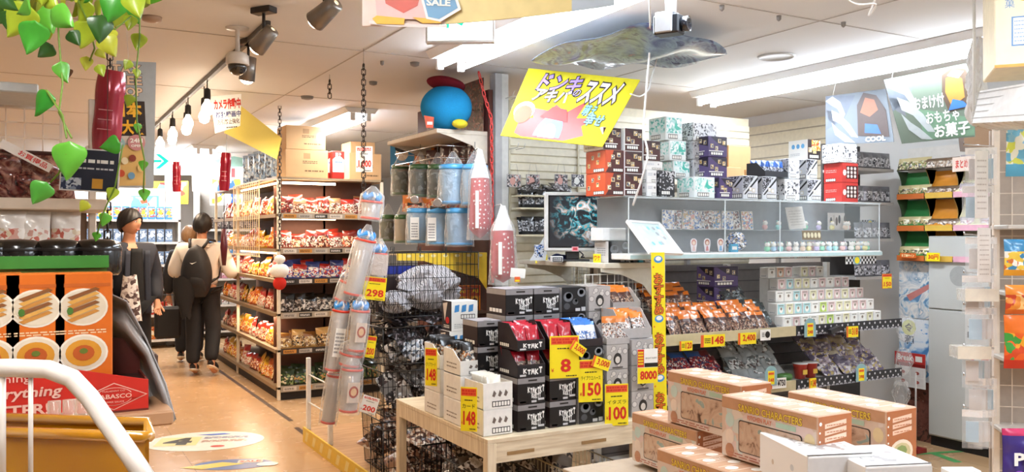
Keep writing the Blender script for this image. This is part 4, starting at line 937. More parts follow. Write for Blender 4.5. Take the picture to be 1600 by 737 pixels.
filled('lower black tray of red topped packs above the lettered boxes', c1x, 3.39, tz+2*(th_+.001), CW, .19, th_, .06, tk, REDP, 4, 2, 'red topped pack in the lower black tray', 'red packs in the lower tray', art=tray_art_logo)
filled('upper black tray of red packs beside the white boxes', c1x, 3.39, tz+3*(th_+.001), CW, .19, th_, .05, tk, REDQ, 4, 2, 'glossy red pack in the upper black tray', 'red packs in the upper tray', tilt=-.45, art=tray_art_logo)
filled('lower tray of dark packs behind the yellow price cards', c2x, 3.39, tz+2*(th_+.001), CW, .19, th_, .05, tk, REDP, 3, 2, 'dark red pack in the second lower tray', 'packs in the second lower tray')
filled('upper tray of red and silver packs above the bright price card', c2x, 3.39, tz+3*(th_+.001), CW, .19, th_, .045, tk, REDQ, 3, 2, 'red and silver pack in the second upper tray', 'packs in the second upper tray')
filled('dark tray of blue and white packs above the 150 card', c3x, 3.39, tz+3*(th_+.001), CW-.01, .19, th_, .035, tk, BWP, 4, 2, 'blue and white pack in the third tray', 'blue and white packs in the third tray', tilt=-.35)
filled('tray of orange topped packs in the fourth column', c4x, 3.39, tz+3*(th_+.001)-.0, CW-.01, .17, .08, .03, M('#b3aeac'), ORW, 1, 2, 'orange topped pack low in the fourth tray', 'orange packs in the fourth tray', tilt=-.12)
filled('grey tray of orange topped packs by the strip sign', c5x-.03, 3.42, tz+3*(th_+.007), CW+.03, .19, th_+.02, .05, M('#b3aeac'), ORW, 4, 2, 'orange topped pack in the grey tray by the strip sign', 'orange packs in the grey tray', tilt=-.4)
# rear row on the table, one tier higher
yb = 3.62; bx = [P(px, 0, Y=yb).x for px in (790, 834, 878, 920, 958)]
for i, (kd, wd_) in enumerate((('logo', .155), ('logo', .15), ('bubble', .145), ('comic', .135), ('comic', .13))):
    for k in range(5 if i < 4 else 4):
        hh = .128
        put('card_box', carton(kd, wd_, .2, hh-.001), None, f'{DESC[kd]}, {names[k]} in the {("first", "second", "third", "fourth", "fifth")[i]} rear column', 'box', g, None, (bx[i], yb, tz+k*hh))
filled('open grey tray of orange topped packs high behind the strip sign', bx[4], yb, tz+4*.128, .18, .2, .11, .04, M('#a9a4a0'), ORP, 3, 2, 'brown and orange pack in the high grey tray', 'packs in the high grey tray', tilt=-.6)
# side column nearest the white boxes (brown sides seen)
for k in range(4): put('card_box', carton('logo', .13, .16, th_), None, f'{DESC["logo"]}, {names[k]} of the narrow stack beside the white boxes', 'box', g, None, (P(789, 0, Y=3.585).x-.005-.125, 3.62+.0, tz+k*(th_+.001)))
# white boxes with upright pouches at the left
WP = [bagmesh(.075, .115, .008, [(.3, M('#c9c2b8', .3)), (.6, PR(['#b06a50', '#d9cdbc', '#8a3a30', '#efe9df'], 60)), (1, M('#e3ddcf', .25, coat=.5))], wr=.2, seed=s) for s in (1, 2)]
WD = [bagmesh(.085, .12, .01, [(.7, PR(['#d9cdb8', '#3c3a38', '#e9e4da', '#a8682a', '#4a4644'], 45)), (1, M('#2d2c2c', .25, coat=.5))], wr=.3, seed=s) for s in (1, 2)]
wb = M('#ebe9e4', .45)
def wart(m, w, d, h, hf=None):
    m.T = FT((0, 0, 0), (1, 0, 0), (0, 0, 1)); hh = min(h, hf or h)
    for i in range(3): m.shape([(w*(.3+i*.2), hh*.5), (w*(.36+i*.2), hh*.72), (w*(.44+i*.2), hh*.6), (w*(.38+i*.2), hh*.45)], M('#6f625c'), 1)
    m.barcode(w*.3, hh*.08, w*.92, hh*.3, 1, 6); m.T = FT((0, d, 0), (0, -1, 0), (0, 0, 1)); m.fine(d*.2, h*.2, d*.8, h*.5, 2, M('#8b8178'), 1, fill=.35); m.T = None
CART[('wp', .15, .19, .12)] = carton_mesh(.15, .19, .118, wb, lambda m, w, d, h: wart(m, w, d, h), 'white_box')
wx = 1.752
for j in range(3):
    yy = 3.385+j*.235
    for k in range(2 if j == 0 else 3):
        top = (k == (1 if j == 0 else 2))
        nm_ = ('front', 'middle', 'rear')[j]
        if not top: put('card_box', CART[('wp', .15, .19, .12)], None, f'plain white card box under the {nm_} upright pouches, {names[k]}', 'box', 'white boxes on the wooden table', None, (wx, yy, tz+k*.119))
        else:
            tray('display_tray', .15, .19, .118, .118 if j == 0 else .07, wb, None, f'white open box of upright pouches, {nm_} of three at the table edge', (wx, yy, tz+k*.119), 'white open boxes on the wooden table', art=wart)
            for i in range(8):
                put('flat_pouch', (WP if j == 0 else WD)[i % 2], None, f'flat pouch standing in the {nm_} white box, {nth(i, 8, "front")}', 'snack pack', 'pouches standing in the white boxes', None, (wx+.045+(.045 if i % 2 else .0)*0+.03, yy+.02+i*.02, tz+k*.119+.035), (-.3, R.uniform(-.05, .05), R.uniform(-.12, .12)))
zb = tz+2*.119
for i in range(2): put('card_box', carton('whiteblue', .155, .12, .16), None, ('white card box with three blue shapes, lower of the pair behind the pouches', 'white card box with three blue shapes, upper of the pair behind the pouches')[i], 'box', 'white and blue boxes on the table', None, (1.93+.012*i, 4.12, TZ+.12+i*.161+.11))
m = MB(); m.box(0, .17, 0, .16, 0, .229, M('#d9d6d0', .5)); m.fine(.02, .05, .15, .16, 4, GREY, 1); m.obj('card_box', None, 'tall pale box under the white and blue boxes', 'box', loc=(1.925, 4.11, tz))
# price cards around the table
price_card(663, 543, 684, 602, '148', 'narrow yellow price card reading 148 at the rear edge of the table', X=1.71, rz=-.95, mid='クリアカード')
price_card(719, 604, 746, 673, '148', 'yellow price card reading 148 hanging from the near table corner', X=1.69, rz=-.8, mid='カード')
price_card(858, 524, 906, 590, '8', 'glaring yellow price card in front of the red packs', Y=3.36, rz=-.25, mid=None)
price_card(903, 561, 943, 627, '150', 'yellow price card reading 150 below the tilted orange card', Y=3.35, mid='ライブウエハース', rz=-.25)
price_card(944, 599, 983, 664, '100', 'yellow price card with a white patch overhanging the table front', Y=3.325, mid='イタズラ', rz=-.25)
wide_card(886, 535, 913, 551, '3,000', 'small tilted yellow card reading 3,000 over the glaring card', Y=3.33, tilt=.6)
wide_card(921, 558, 953, 575, '3,000', 'small tilted orange card reading 3,000 beside the 150 card', Y=3.33, tilt=.35)
# 8000 sign
p = P(1012, 598, Y=3.33); t = root('price_sign', 'white and yellow price sign reading 8000 on the comic boxes', 'price card', p[:], -.2)
m = MB(); m.box(-.055, .055, 0, .003, 0, .17, PAPER); m.obj('board', t)
m = MB(); m.rect(-.055, .0, .055, .078, PC_Y, 1); m.txt('8000', -.042, .018, .05, .062, PC_R, 2, bold=.04, outline=YEL, ow=.06); m.rect(-.055, .08, -.02, .168, PC_R, 1); m.fine(-.052, .09, -.024, .16, 5, YEL, 2, fill=.6)
m.rect(-.018, .08, .055, .1, INK, 1); m.txt('BRIGHT ALERT', -.012, .12, .05, .128, M('#55504c'), 2); m.obj('lettering', t)

# baskets under the table
def wire_basket(label, loc_, w, d, h, mat, nx=16, ny=10, nz=4, r=.0022, rot=0, group=None, flare=0.0, rimr=.004, name='wire_basket', legs=False):
    t = root(name, label, 'basket', loc_, rot, group)
    m = MB(); e = flare
    top = [(-e, -e, h), (w+e, -e, h), (w+e, d+e, h), (-e, d+e, h)]; bot = [(0, 0, 0), (w, 0, 0), (w, d, 0), (0, d, 0)]
    m.tube(top, rimr, mat, 5, closed=True); m.tube(bot, rimr*.8, mat, 5, closed=True)
    for a, b in zip(top, bot): m.tube([a, b], rimr*.8, mat, 5)
    m.obj('rim', t); m = MB()
    L = lambda a, b, u: tuple(a[i]+(b[i]-a[i])*u for i in range(3))
    for s in range(4):
        n = nx if s % 2 == 0 else ny
        for k in range(1, n): m.tube([L(top[s], top[(s+1) % 4], k/n), L(bot[s], bot[(s+1) % 4], k/n)], r, mat, 3)
        for k in range(1, nz): m.tube([L(top[s], bot[s], k/nz), L(top[(s+1) % 4], bot[(s+1) % 4], k/nz)], r, mat, 3)
    for k in range(1, nx): m.tube([L(bot[0], bot[1], k/nx), L(bot[3], bot[2], k/nx)], r, mat, 3)
    m.obj('wire_mesh', t); return t
wire_basket('black wire basket on the floor under the left of the table', (TX0+.06, 3.4, .02), .26, .8, .36, BWIRE, 9, 20)
wire_basket('cream wire basket on the floor under the right of the table', (TX0+.46, 3.42, .02), .32, .7, .36, M('#cfc2a2', .35), 14, 20)
wire_basket('black wire basket under the table nearest the near leg', (TX0+.33, 3.36, .001), .1, .6, .25, BWIRE, 5, 16)
SLP = [bagmesh(.14, .17, .02, [(.35, PR(['#3c3432', '#8a7a74', '#221c1c', '#d9d0c8'], 30)), (.7, M('#8b8580', .25, coat=.5)), (1, PR(['#4a3530', '#c9bfb6', '#2b2220', '#e9e3dc'], 25))], wr=.6, seed=s) for s in range(4)]
def heap(meshes, name, desc, cat, group, x0, x1, y0, y1, z0, z1, n, rnd, tilt=(-1.2, -.3)):
    for i in range(n):
        u = rnd.random(); x = rnd.uniform(x0, x1); y = rnd.uniform(y0, y1); z = z0+(z1-z0)*(i/n)
        put(name, meshes[i % len(meshes)], None, desc, cat, group, None, (x, y, z), (rnd.uniform(*tilt), rnd.uniform(-.5, .5), rnd.uniform(-.9, .9)))
heap(SLP, 'snack_pouch', 'silver and brown pouch heaped in the basket under the table', 'snack pack', 'pouches heaped under the table', TX0+.12, TX0+.62, 3.5, 4.1, .04, .3, 60, random.Random(11))
heap(SLP, 'snack_pouch', 'silver and brown pouch lying low in the cream basket', 'snack pack', 'pouches in the cream basket', TX0+.55, TX0+.7, 3.5, 4.05, .03, .12, 12, random.Random(12))

# ================================================================ END SHELF WITH MONITOR, SLAT PANEL GOODS
SX0, SX1, SY0, SY1, SZ = 2.82, 3.18, 3.95, 4.93, 1.345
t = root('end_shelf', 'cream end shelf with bracket carrying the monitor', 'shelf', (SX0, SY0, SZ))
m = MB(); m.bbox(0, SX1-SX0, 0, SY1-SY0, -.03, 0, M('#ded7c6', .45), .003); m.obj('shelf_board', t)
for y in (.02, .88):
    m = MB(); pts = [(.0, -.03), (.36, -.03), (.36, -.2), (.3, -.13), (.15, -.07), (0, -.05)]; m.prism([(x-.01, z) for x, z in pts], y, y+.006, M('#d8d2c2', .45)); m.obj('bracket', t)
# grid behind, under the shelf
def grid_panel(label, loc_, w, h, rot, mat, cell=.05, r=.002, name='wire_grid', lean=0):
    m = MB(); nx = max(1, round(w/cell)); nz = max(1, round(h/cell))
    for i in range(nx+1): m.tube([(w*i/nx, 0, 0), (w*i/nx, 0, h)], r if 0 < i < nx else r*2.2, mat, 4)
    for j in range(nz+1): m.tube([(0, r*2, h*j/nz), (w, r*2, h*j/nz)], r if 0 < j < nz else r*2.2, mat, 4)
    return m.obj(name, None, label, 'wire grid', loc=loc_, rot=(lean, 0, rot))
grid_panel('white wire grid under the end shelf behind the rear boxes', (3.2, 3.94, .7), .9, .62, PI/2, WWIRE)
grid_panel('white wire grid between the end shelf and orange packs', (2.72, 4.0, .7), .46, .58, 0, WWIRE)
# monitor
p = P(851, 402, Y=4.38); MS = .375
t = root('monitor', 'silver cased box monitor showing a dim teal and copper picture', 'monitor', (p.x, p.y, SZ+.001), -.42)
sl = M('#cfd0d0', .35, coat=.1)
w, h, d = .36, .36, .16
m = MB(); m.bbox(0, w, 0, .035, .06, .06+h, sl, .008); m.obj('bezel', t)
m = MB(); m.box(w-.001, w+.012, .005, d, .07, .05+h, M('#b9babb', .4)); m.bbox(.02, w-.0, .035, d, .075, .04+h, M('#b4b5b6', .4), .02); m.obj('casing', t)
m = MB(); m.T = Matrix.Translation((0, -.0005, 0)); m.rect(.022, .083, w-.022, .04+h, M('#0f1113', .15), 1); m.obj('screen_surround', t)
def scr():
    mm = bpy.data.materials.new('screen_picture'); mm.use_nodes = True; nt = mm.node_tree; b = nt.nodes['Principled BSDF']
    tc = nt.nodes.new('ShaderNodeTexCoord'); n = nt.nodes.new('ShaderNodeTexNoise'); n.inputs['Scale'].default_value = 17; n.inputs['Detail'].default_value = 8; n.inputs['Distortion'].default_value = 1.5
    nt.links.new(tc.outputs['Object'], n.inputs['Vector']); cr = nt.nodes.new('ShaderNodeValToRGB'); nt.links.new(n.outputs['Fac'], cr.inputs[0]); e = cr.color_ramp.elements
    e[0].position = .4; e[0].color = (.012, .014, .018, 1); e[1].position = .64; e[1].color = (.9, .95, 1, 1)
    for ps, c in ((.48, (.02, .04, .05, 1)), (.53, (.05, .5, .62, 1)), (.58, (.6, .3, .16, 1))): q = e.new(ps); q.color = c
    gr = nt.nodes.new('ShaderNodeTexGradient'); gr.gradient_type = 'SPHERICAL'; mp = nt.nodes.new('ShaderNodeMapping'); mp.inputs['Location'].default_value = (-1.1, 0, -1.35); mp.inputs['Scale'].default_value = (5, 5, 5)
    nt.links.new(tc.outputs['Object'], mp.inputs[0]); nt.links.new(mp.outputs[0], gr.inputs[0])
    mx = nt.nodes.new('ShaderNodeMix'); mx.data_type = 'RGBA'; mx.inputs[6].default_value = (.012, .014, .018, 1); nt.links.new(gr.outputs['Fac'], mx.inputs[0]); nt.links.new(cr.outputs[0], mx.inputs[7])
    nt.links.new(mx.outputs[2], b.inputs['Emission Color']); b.inputs['Emission Strength'].default_value = 1.1; b.inputs['Base Color'].default_value = (.01, .01, .012, 1); b.inputs['Roughness'].default_value = .1; return mm
m = MB(); m.T = Matrix.Translation((0, -.0012, 0)); m.rect(.03, .09, w-.03, .033+h, scr(), 1); m.obj('screen', t)
m = MB(); m.bbox(.08, .28, .02, .15, 0, .012, M('#3a3b3d', .4)); m.bbox(.14, .22, .05, .1, .012, .08, M('#3a3b3d', .4)); m.obj('stand', t)
m = MB(); m.rect(w*.46, .062, w*.57, .09, PINK, 3); m.rect(w*.48, .068, w*.55, .084, M('#c03440'), 4); m.obj('sticker', t)
cord([p+Vector((.2, -.05, .05)), p+Vector((.19, -.13, .02)), p+Vector((.17, -.14, .004)), p+Vector((.2, -.13, .004))], .004, BLACK, 'black cable loop below the monitor', sub=5)
def small_on_shelf():
    z = SZ+.001
    q = P(927, 0, Y=4.08); m = MB(); m.box(0, .045, 0, .003, 0, .05, YEL); m.txt('ワケ', .005, .01, .04, .042, PC_R, 1, bold=.03); m.obj('price_card', None, 'yellow card with red letters propped below the monitor', 'price card', 'price cards', loc=(q.x, 4.08, z), rot=-.4)
    q = P(862, 0, Y=4.24); m = MB(); m.bbox(0, .07, 0, .04, 0, .035, M('#d9d9dc')); m.rect(.005, .005, .065, .03, M('#34363c'), 1); m.fine(.01, .008, .06, .027, 2, LGREY, 2); m.obj('set_top_box', None, 'little grey box with dark face below the monitor', 'device', loc=(q.x, 4.24, z), rot=-.3)
    q = P(832, 0, Y=4.62); m = MB()
    m.sheet(10, 6, lambda u, v: (.16*u, .1*math.sin(PI*v)*.6, .05*v*(1-.4*abs(2*u-1))+.01*math.sin(9*u)), M('#5262a8', .3, coat=.5)); m.obj('toy_pouch', None, 'blue plastic pouch slumped left of the monitor', 'bag', loc=(q.x, 4.4, z), rot=-.3)
    m = MB(); m.prism([(0, 0), (.1, 0), (.13, .16), (.1, .16)], 0, .006, M('#dfe4ea', .3)); m.rect(.03, .02, .09, .1, PR(['#dfe4ea', '#5b83c4', '#1e2a4a', '#e9edf3'], 60), 1); m.obj('blister_card', None, 'white and blue card leaning left of the monitor', 'card', loc=(q.x-.02, 4.62, z), rot=(-.1, 0, -.4))
    q = P(822, 0, Y=4.7); m = MB(); m.box(0, .08, 0, .003, 0, .05, YEL); m.txt('150', .01, .01, .07, .035, PC_R, 1, bold=.03); m.obj('price_card', None, 'tilted yellow card clipped to the far end of the monitor shelf', 'price card', 'price cards', loc=(SX0-.01, 4.7, SZ-.02), rot=(-.5, -.15, -.8))
    q = P(951, 0, Y=4.0)
    put('card_box', carton('bubble', .15, .14, .125), None, 'dark bubble printed box on the cream shelf right of the monitor', 'box', None, None, (q.x, 4.0, z))
    m = MB(); m.bbox(0, .17, 0, .12, 0, .075, M('#ededec', .45)); m.obj('card_box', None, 'plain white box lying on the bubble printed box', 'box', loc=(q.x-.03, 4.02, z+.126))
    for i in range(3): m = MB(); m.box(0, .03, 0, .03, 0, .02+.008*i, M(['#2b2b30', '#3aa0c0', '#d9d9d9'][i])); qq = P(988+i*9, 0, Y=3.97); m.obj('small_box', None, f'{("black", "blue", "white")[i]} tiny box at the front corner of the cream shelf', 'box', 'tiny boxes on the cream shelf', loc=(qq.x, 3.96, z))
small_on_shelf()
# goods on the slat panel: narrow black shelves with dark pouches, left of the monitor
for k, (py, lb) in enumerate(((303, 'upper'), (323, 'second'), (366, 'third'))):
    p = P(800, py, Y=4.86); m = MB(); m.bbox(0, .42, 0, .13, -.012, 0, CREAM, .003); m.obj('narrow_shelf', None, f'{lb} narrow cream shelf on the slatted panel', 'shelf', 'narrow shelves on the slatted panel', loc=(PNX+.11, 4.87, p.z))
BKP = [bagmesh(.1, .12, .02, [(.2, M('#1f1f22', .3)), (.75, PR(['#2b2b2f', '#8d8d92', '#1a1a1d', '#55555c', '#c9c9ce'], 45)), (1, M('#19191c', .25, coat=.5))], seed=s) for s in (1, 2, 3)]
for k, py in enumerate((323, 366)):
    z = P(800, py, Y=4.86).z+.001
    for i in range(8): lay(BKP, 'snack_pack', 0, f'dark grey pack on the {("second", "third")[k]} narrow shelf, {nth(i % 4, 4)} in its {("front", "back")[i//4]} row', 'snack pack', 'dark packs on the narrow shelves', 2.87+.1*(i % 4), 4.89+.04*(i//4), z+.002, jit=(.005, .003, .05), tilt=-.2)
heap(BKP, 'snack_pack', 'dark pouch heaped on the upper narrow shelf', 'snack pack', 'dark pouches on the upper narrow shelf', 2.85, 3.2, 4.89, 4.95, P(800, 303, Y=4.86).z+.004, P(800, 303, Y=4.86).z+.03, 9, random.Random(5), tilt=(-1.3, -.9))
HC = []
for k, cs in enumerate((['#4c4a4e', '#c99a92', '#8d8a90', '#d9d4d2', '#39373b'], ['#8d8a90', '#e9e6e2', '#55525a', '#3a3840'])):
    m = MB(); m.box(-.052, .052, 0, .004, -.085, 0, M('#8a878c', .4)); m.rect(-.05, -.083, .05, -.002, PR(cs, 40), 1); m.disc(-.01, -.045, .022, .026, M('#d7a298' if k == 0 else '#efeeec'), 2); m.tube([(-.035, .002, 0), (-.022, .002, .07), (.022, .002, .07), (.035, .002, 0)], .0012, M('#b9b4aa'), 4)
    HC.append(m.mesh('hanging_card'))
for i, px in enumerate((803, 833, 877, 903)):
    p = P(px, 272, Y=4.97); put('hanging_card', HC[1 if i == 3 else 0], None, f'grey character pouch hanging by strings on the slatted panel, {nth(i, 4)}', 'card', 'pouches hanging on the slatted panel', None, p[:], 0)
for i, (px, py) in enumerate(((790, 153), (797, 232))):
    p = P(px, py, Y=5.02); m = MB(); m.tube([(0, .01, 0), (0, -.1, 0), (0, -.12, .03)], .003, WWIRE, 5); m.tube([(.05, .01, 0), (.05, -.1, 0), (.05, -.12, .03)], .003, WWIRE, 5); m.tube([(0, -.1, 0), (.05, -.1, 0)], .003, WWIRE, 5); m.obj('peg_hook', None, ('empty double wire hook high beside the yellow banner', 'empty double wire hook low beside the yellow banner')[i], 'hook', 'wire hooks on the panel', loc=p[:])

# ---------------------------------------------------------------- yellow banner
def quad_board(name, label, pts_w, thick, mat, cat='banner'):
    """board spanned by four world corners (tl, tr, br, bl); returns the root and a decal frame"""
    tl, tr, br, bl = [Vector(p) for p in pts_w]; r = (tr-tl); W = r.length; r.normalize(); dn = (bl-tl); n = r.cross(-dn).normalized(); up = n.cross(r).normalized()*1
    if up.z < 0: up = -up
    t = root(name, label, cat); Tm = Matrix(((r.x, -n.x, up.x, bl.x), (r.y, -n.y, up.y, bl.y), (r.z, -n.z, up.z, bl.z), (0, 0, 0, 1)))
    t.matrix_world = Tm; inv = Tm.inverted(); loc4 = [inv @ p for p in (bl, br, tr, tl)]
    m = MB(); m.prism([(p.x, p.z) for p in loc4], 0, thick, mat); m.obj('board', t)
    return t, loc4
A = [P(826, 106, d=5.05), P(1000, 124, d=4.75), P(944, 234, d=4.72), P(782, 211, d=4.95)]
n0 = (A[1]-A[0]).cross(A[3]-A[0]).normalized(); A[2] = A[2]-n0*(A[2]-A[0]).dot(n0)
t, q = quad_board('hanging_banner', 'yellow slanting banner with purple and white letters below the ceiling', A, .006, M('#d2c52c', .7, spec=.2))
bl, br, tr, tl = q
def QP(u, v):   # u across, v up in the slanted board
    a = bl+(br-bl)*u; b = tl+(tr-tl)*u; c = a+(b-a)*v; return (c.x, c.z)
m = MB()
def qshape(pts, mat, L): m.shape([QP(u, v) for u, v in pts], mat, L)
rb = M('#b8403a', .4)
qshape([(.12, .06), (.2, .02), (.62, .02), (.78, .12), (.72, .25), (.8, .38), (.64, .36), (.66, .62), (.52, .42), (.4, .52), (.36, .42), (.2, .44), (.24, .3), (.12, .26)], rb, 1)
n = 16
qshape([(.13+.1*math.cos(2*PI*k/n), .38+.14*math.sin(2*PI*k/n)) for k in range(n)], M('#c9c4bf'), 3); qshape([(.13+.085*math.cos(2*PI*k/n), .33+.13*math.sin(2*PI*k/n)) for k in range(n)], M('#b9532c'), 4)
qshape([(.44+.13*math.cos(PI*k/n), .05+.34*math.sin(PI*k/n)) for k in range(n+1)], M('#6f9fc6'), 4); qshape([(.44+.08*math.cos(PI*k/n), .04+.2*math.sin(PI*k/n)) for k in range(n+1)], M('#e4e0da'), 5)
qshape([(.3, .32), (.58, .28), (.52, .46), (.38, .48)], M('#a8332f'), 6)
def qtxt(s, u0, v0, u1, v1, mat, L, **k):
    a = QP(u0, v0); b = QP(u1, v1); c = QP(u0, v1); sh = 0
    m.txt(s, a[0], a[1], b[0]-(c[0]-a[0]), b[1], mat, L, shear=.3, wl_=2, **k)
PL = M('#a98fd6', .4); PK = M('#f2dfe6', .4); BT = M('#7cc8e8', .4); OL = M('#241a2c', .4)
qtxt('ドンキ', .15, .7, .52, .95, PL, 7, outline=OL, ow=.05, bold=.025); qtxt('アキバ', .15, .54, .47, .73, PK, 10, outline=OL, ow=.05, bold=.025)
qtxt('の', .5, .66, .56, .76, M('#c9b8e8'), 8, outline=OL, ow=.08); qtxt('ススメ', .56, .58, .88, .92, PK, 7, outline=OL, ow=.05, bold=.03)
qtxt('萌え', .66, .4, .78, .56, BT, 8, outline=OL, ow=.04, bold=.02); qtxt('幸せ', .72, .27, .88, .44, BT, 9, outline=OL, ow=.04, bold=.02)
m.obj('lettering', t)

# silver foil poster drooping under the ceiling
A = P(830, 94, d=4.75); B = P(1136, 84, d=4.6); m = MB()
def foil(u, v):
    a = A+(B-A)*u; w_ = math.sin(PI*u)**.7; n = Vector((S_, C_, 0)); q = n*(v-.5)*.95*w_; z = 2.5+(a.z-2.5)*(1-w_)+.022*math.sin(15*u+5*v)*w_+.03*math.sin(7*v+3*u)*w_
    return Vector((a.x+q.x, a.y+q.y, z))-A
m.sheet(40, 12, foil, SW(['#2f3c66', '#6674a4', '#8aa4bc', '#5a4a7c', '#aab4d4', '#7a5a78', '#3c4c7c'], 6, .3, .3, 2.5)); 
o = m.obj('foil_poster', None, 'iridescent silver poster drooping flat under the ceiling', 'poster', loc=A[:]); sm = o.modifiers.new('thickness', 'SOLIDIFY'); sm.thickness = .002

# near banner at the top edge
A = [P(566, -70, d=1.75), P(960, -60, d=1.72), P(930, 3, d=1.72), P(580, 40, d=1.75)]
t = root('sale_banner', 'colourful sale banner with blue tag at the top edge of the picture', 'banner', A[3][:]); b0 = A[3]
n = 14; m = MB()
def curl(u, v):
    x = (A[1]-A[0])*u; lowz = (b0.z-.0)+.0; bz = b0.z-.004*math.sin(PI*u*.5)+(A[2].z-b0.z)*max(0, u-.12)**1.6*1.18; p = A[0]+x; z = bz+(A[0].z+.03-bz)*v; return Vector((p.x, p.y, z))-b0
def bcol(u, v):
    return M('#e6cfc2', .4) if u < .33 else M('#e7d08a', .4) if u < .85 else M('#b7c3cf', .4)
m.sheet(24, 4, curl, bcol, smooth=False); o = m.obj('sheet', t); sm = o.modifiers.new('thickness', 'SOLIDIFY'); sm.thickness = .004
fr = FT((0, 0, 0), (A[1]-A[0]), (0, 0, 1)); m = MB(); m.T = fr @ Matrix.Translation((0, -.006, 0)); s = 1.75/F
def PXZ(px, py): return ((px-580)*s*1.0, (40-py)*s)
m.shape([PXZ(*c) for c in ((578, 38), (610, 41), (660, 41), (700, 40), (700, 36), (640, 36), (578, 33))], M('#e8dcd8'), 1)
m.shape([PXZ(*c) for c in ((584, -40), (590, 24), (604, 30), (676, 28), (700, -30))], M('#eab9b4', .4), 2)
m.shape([PXZ(*c) for c in ((598, -30), (604, 6), (632, 20), (654, 8), (664, -30))], M('#d0503c', .4), 3)
m.shape([PXZ(*c) for c in ((583, 30), (590, 25), (634, 28), (633, 38), (590, 38))], M('#eeb21c', .4), 4); m.shape([PXZ(*c) for c in ((646, 26), (694, 28), (690, 34), (662, 35))], M('#eeb21c', .4), 4)
m.shape([PXZ(*c) for c in ((655, -20), (668, 28), (690, 32), (722, 12), (712, -20))], M('#f2f4f5', .4), 5); m.shape([PXZ(*c) for c in ((659, -20), (671, 25), (688, 28), (717, 10), (707, -20))], M('#69a0c9', .4), 6)
m.txt('SALE', *PXZ(667, 8), *PXZ(707, -3), PAPER, 8, bold=.04); m.obj('printed_shapes', t)

# ================================================================ PLUSH SHELF, TUBS AND CAGES (left of the column)
KX0, KX1, KY0, KY1, KZ = 2.28, 2.66, 5.06, 5.95, 2.2
t = root('wall_shelf_unit', 'high cream shelf with curved brackets beside the metal column', 'shelf', (KX0, KY0, 0))
cs = M('#ded2c2', .45)
m = MB(); m.bbox(0, KX1-KX0, 0, KY1-KY0, KZ-.03, KZ, cs, .004); m.obj('shelf_board', t)
for y in (.0, KY1-KY0-.01): m = MB(); m.prism([(.38, KZ-.03), (0.02, KZ-.03), (.1, KZ-.05), (.26, KZ-.1), (.33, KZ-.2), (.38, KZ-.22)], y, y+.008, cs); m.obj('bracket', t)
m = MB(); m.box(.37, .4, -.02, KY1-KY0+.3, .1, CEIL-.12, M('#5a3028', .6))
m.obj('back_panel', t)
YA = M('#ecc63a', .4)
m = MB(); m.bbox(-.02, .37, 0, KY1-KY0, 1.36, 1.39, M('#d8ccb8', .45)); m.obj('shelf_board', t)
m = MB(); n = 12; pts = [(-.28, 1.39), (.36, 1.39), (.36, 1.14)]+[(.3-.33*math.sin(PI/2*k/n)*1.2, 1.22+.12*math.sin(PI/2*k/n)) for k in range(n+1)]+[(-.28, 1.345)]
m.prism(pts, -.012, -.004, YA)
for k in range(7): m.T = Matrix.Translation((0, -.012, 0)); m.disc(-.2+k*.085, 1.372, .018, .01, M('#f3e3a8'), 1, 8); m.T = None
m.obj('yellow_arch', t)
for zz in (1.0, .7, .4): m = MB(); m.bbox(0, .37, 0, KY1-KY0, zz-.02, zz, M('#6b5346', .5)); m.obj('shelf_board', t)
# poster behind the cushion
m = MB(); m.box(0, .004, 0, .95, 0, .36, SW(['#1d1420', '#3a1a20', '#4a2026', '#2a161c', '#8a4a3e'], 30, .2, .6, 1)); m.obj('dark_poster', None, 'glossy dark red speckled poster behind the blue plush', 'poster', loc=(KX1-.03, KY0+.02, KZ+.004))
# plain blue plush cushion with a wine red one on top (no features)
def plush(name, c, r, mat, label, cat='cushion', seed=0, tilt=0, sq=2.4):
    m = MB(); nu, nv = 40, 24; rnd = random.Random(seed)
    def f_(u, v):
        a = 2*PI*u; b = PI*v; s = math.sin(b); k = 1+.03*math.sin(2*a+1)*s+.02*math.sin(5*a+seed)*s
        return (r[0]*k*s*math.cos(a), r[1]*k*s*math.sin(a), r[2]*(1-math.cos(b)))
    m.sheet(nu, nv, f_, mat); return m.obj(name, None, label, cat, loc=c, rot=(0, tilt, 0))
FUZ = lambda c: M(c, .95, var=.18, vs=160, spec=.15)
p = P(700, 198, d=5.65)
plush('plush_cushion', (p.x, p.y+.02, KZ+.002), (.17, .17, .15), FUZ('#2a9bd8'), 'plain round bright blue plush cushion on the high shelf')
plush('plush_cushion', (p.x-.01, p.y+.02, KZ+.265), (.13, .12, .045), FUZ('#7a1f2b'), 'flat wine red plush cushion lying on the round blue one', tilt=.15)
m = MB(); m.ball((0, 0, .03), (.055, .04, .03), FUZ('#e6d03a'), 14, 8); q = P(727, 198, d=5.5); m.obj('plush_cushion', None, 'small yellow plush pad at the right foot of the round blue cushion', 'cushion', loc=(q.x-.01, q.y+.06, KZ+.001))
q = P(668, 196, d=5.5); m = MB(); m.prism([(0, 0), (.045, 0), (.05, .07), (-.015, .08)], 0, .004, M('#e2572a', .4)); m.rect(.005, .02, .04, .04, PAPER, 1); m.obj('care_tag', None, 'orange and white tag standing at the shelf corner', 'tag', loc=(q.x, q.y+.02, KZ+.001), rot=-.4)
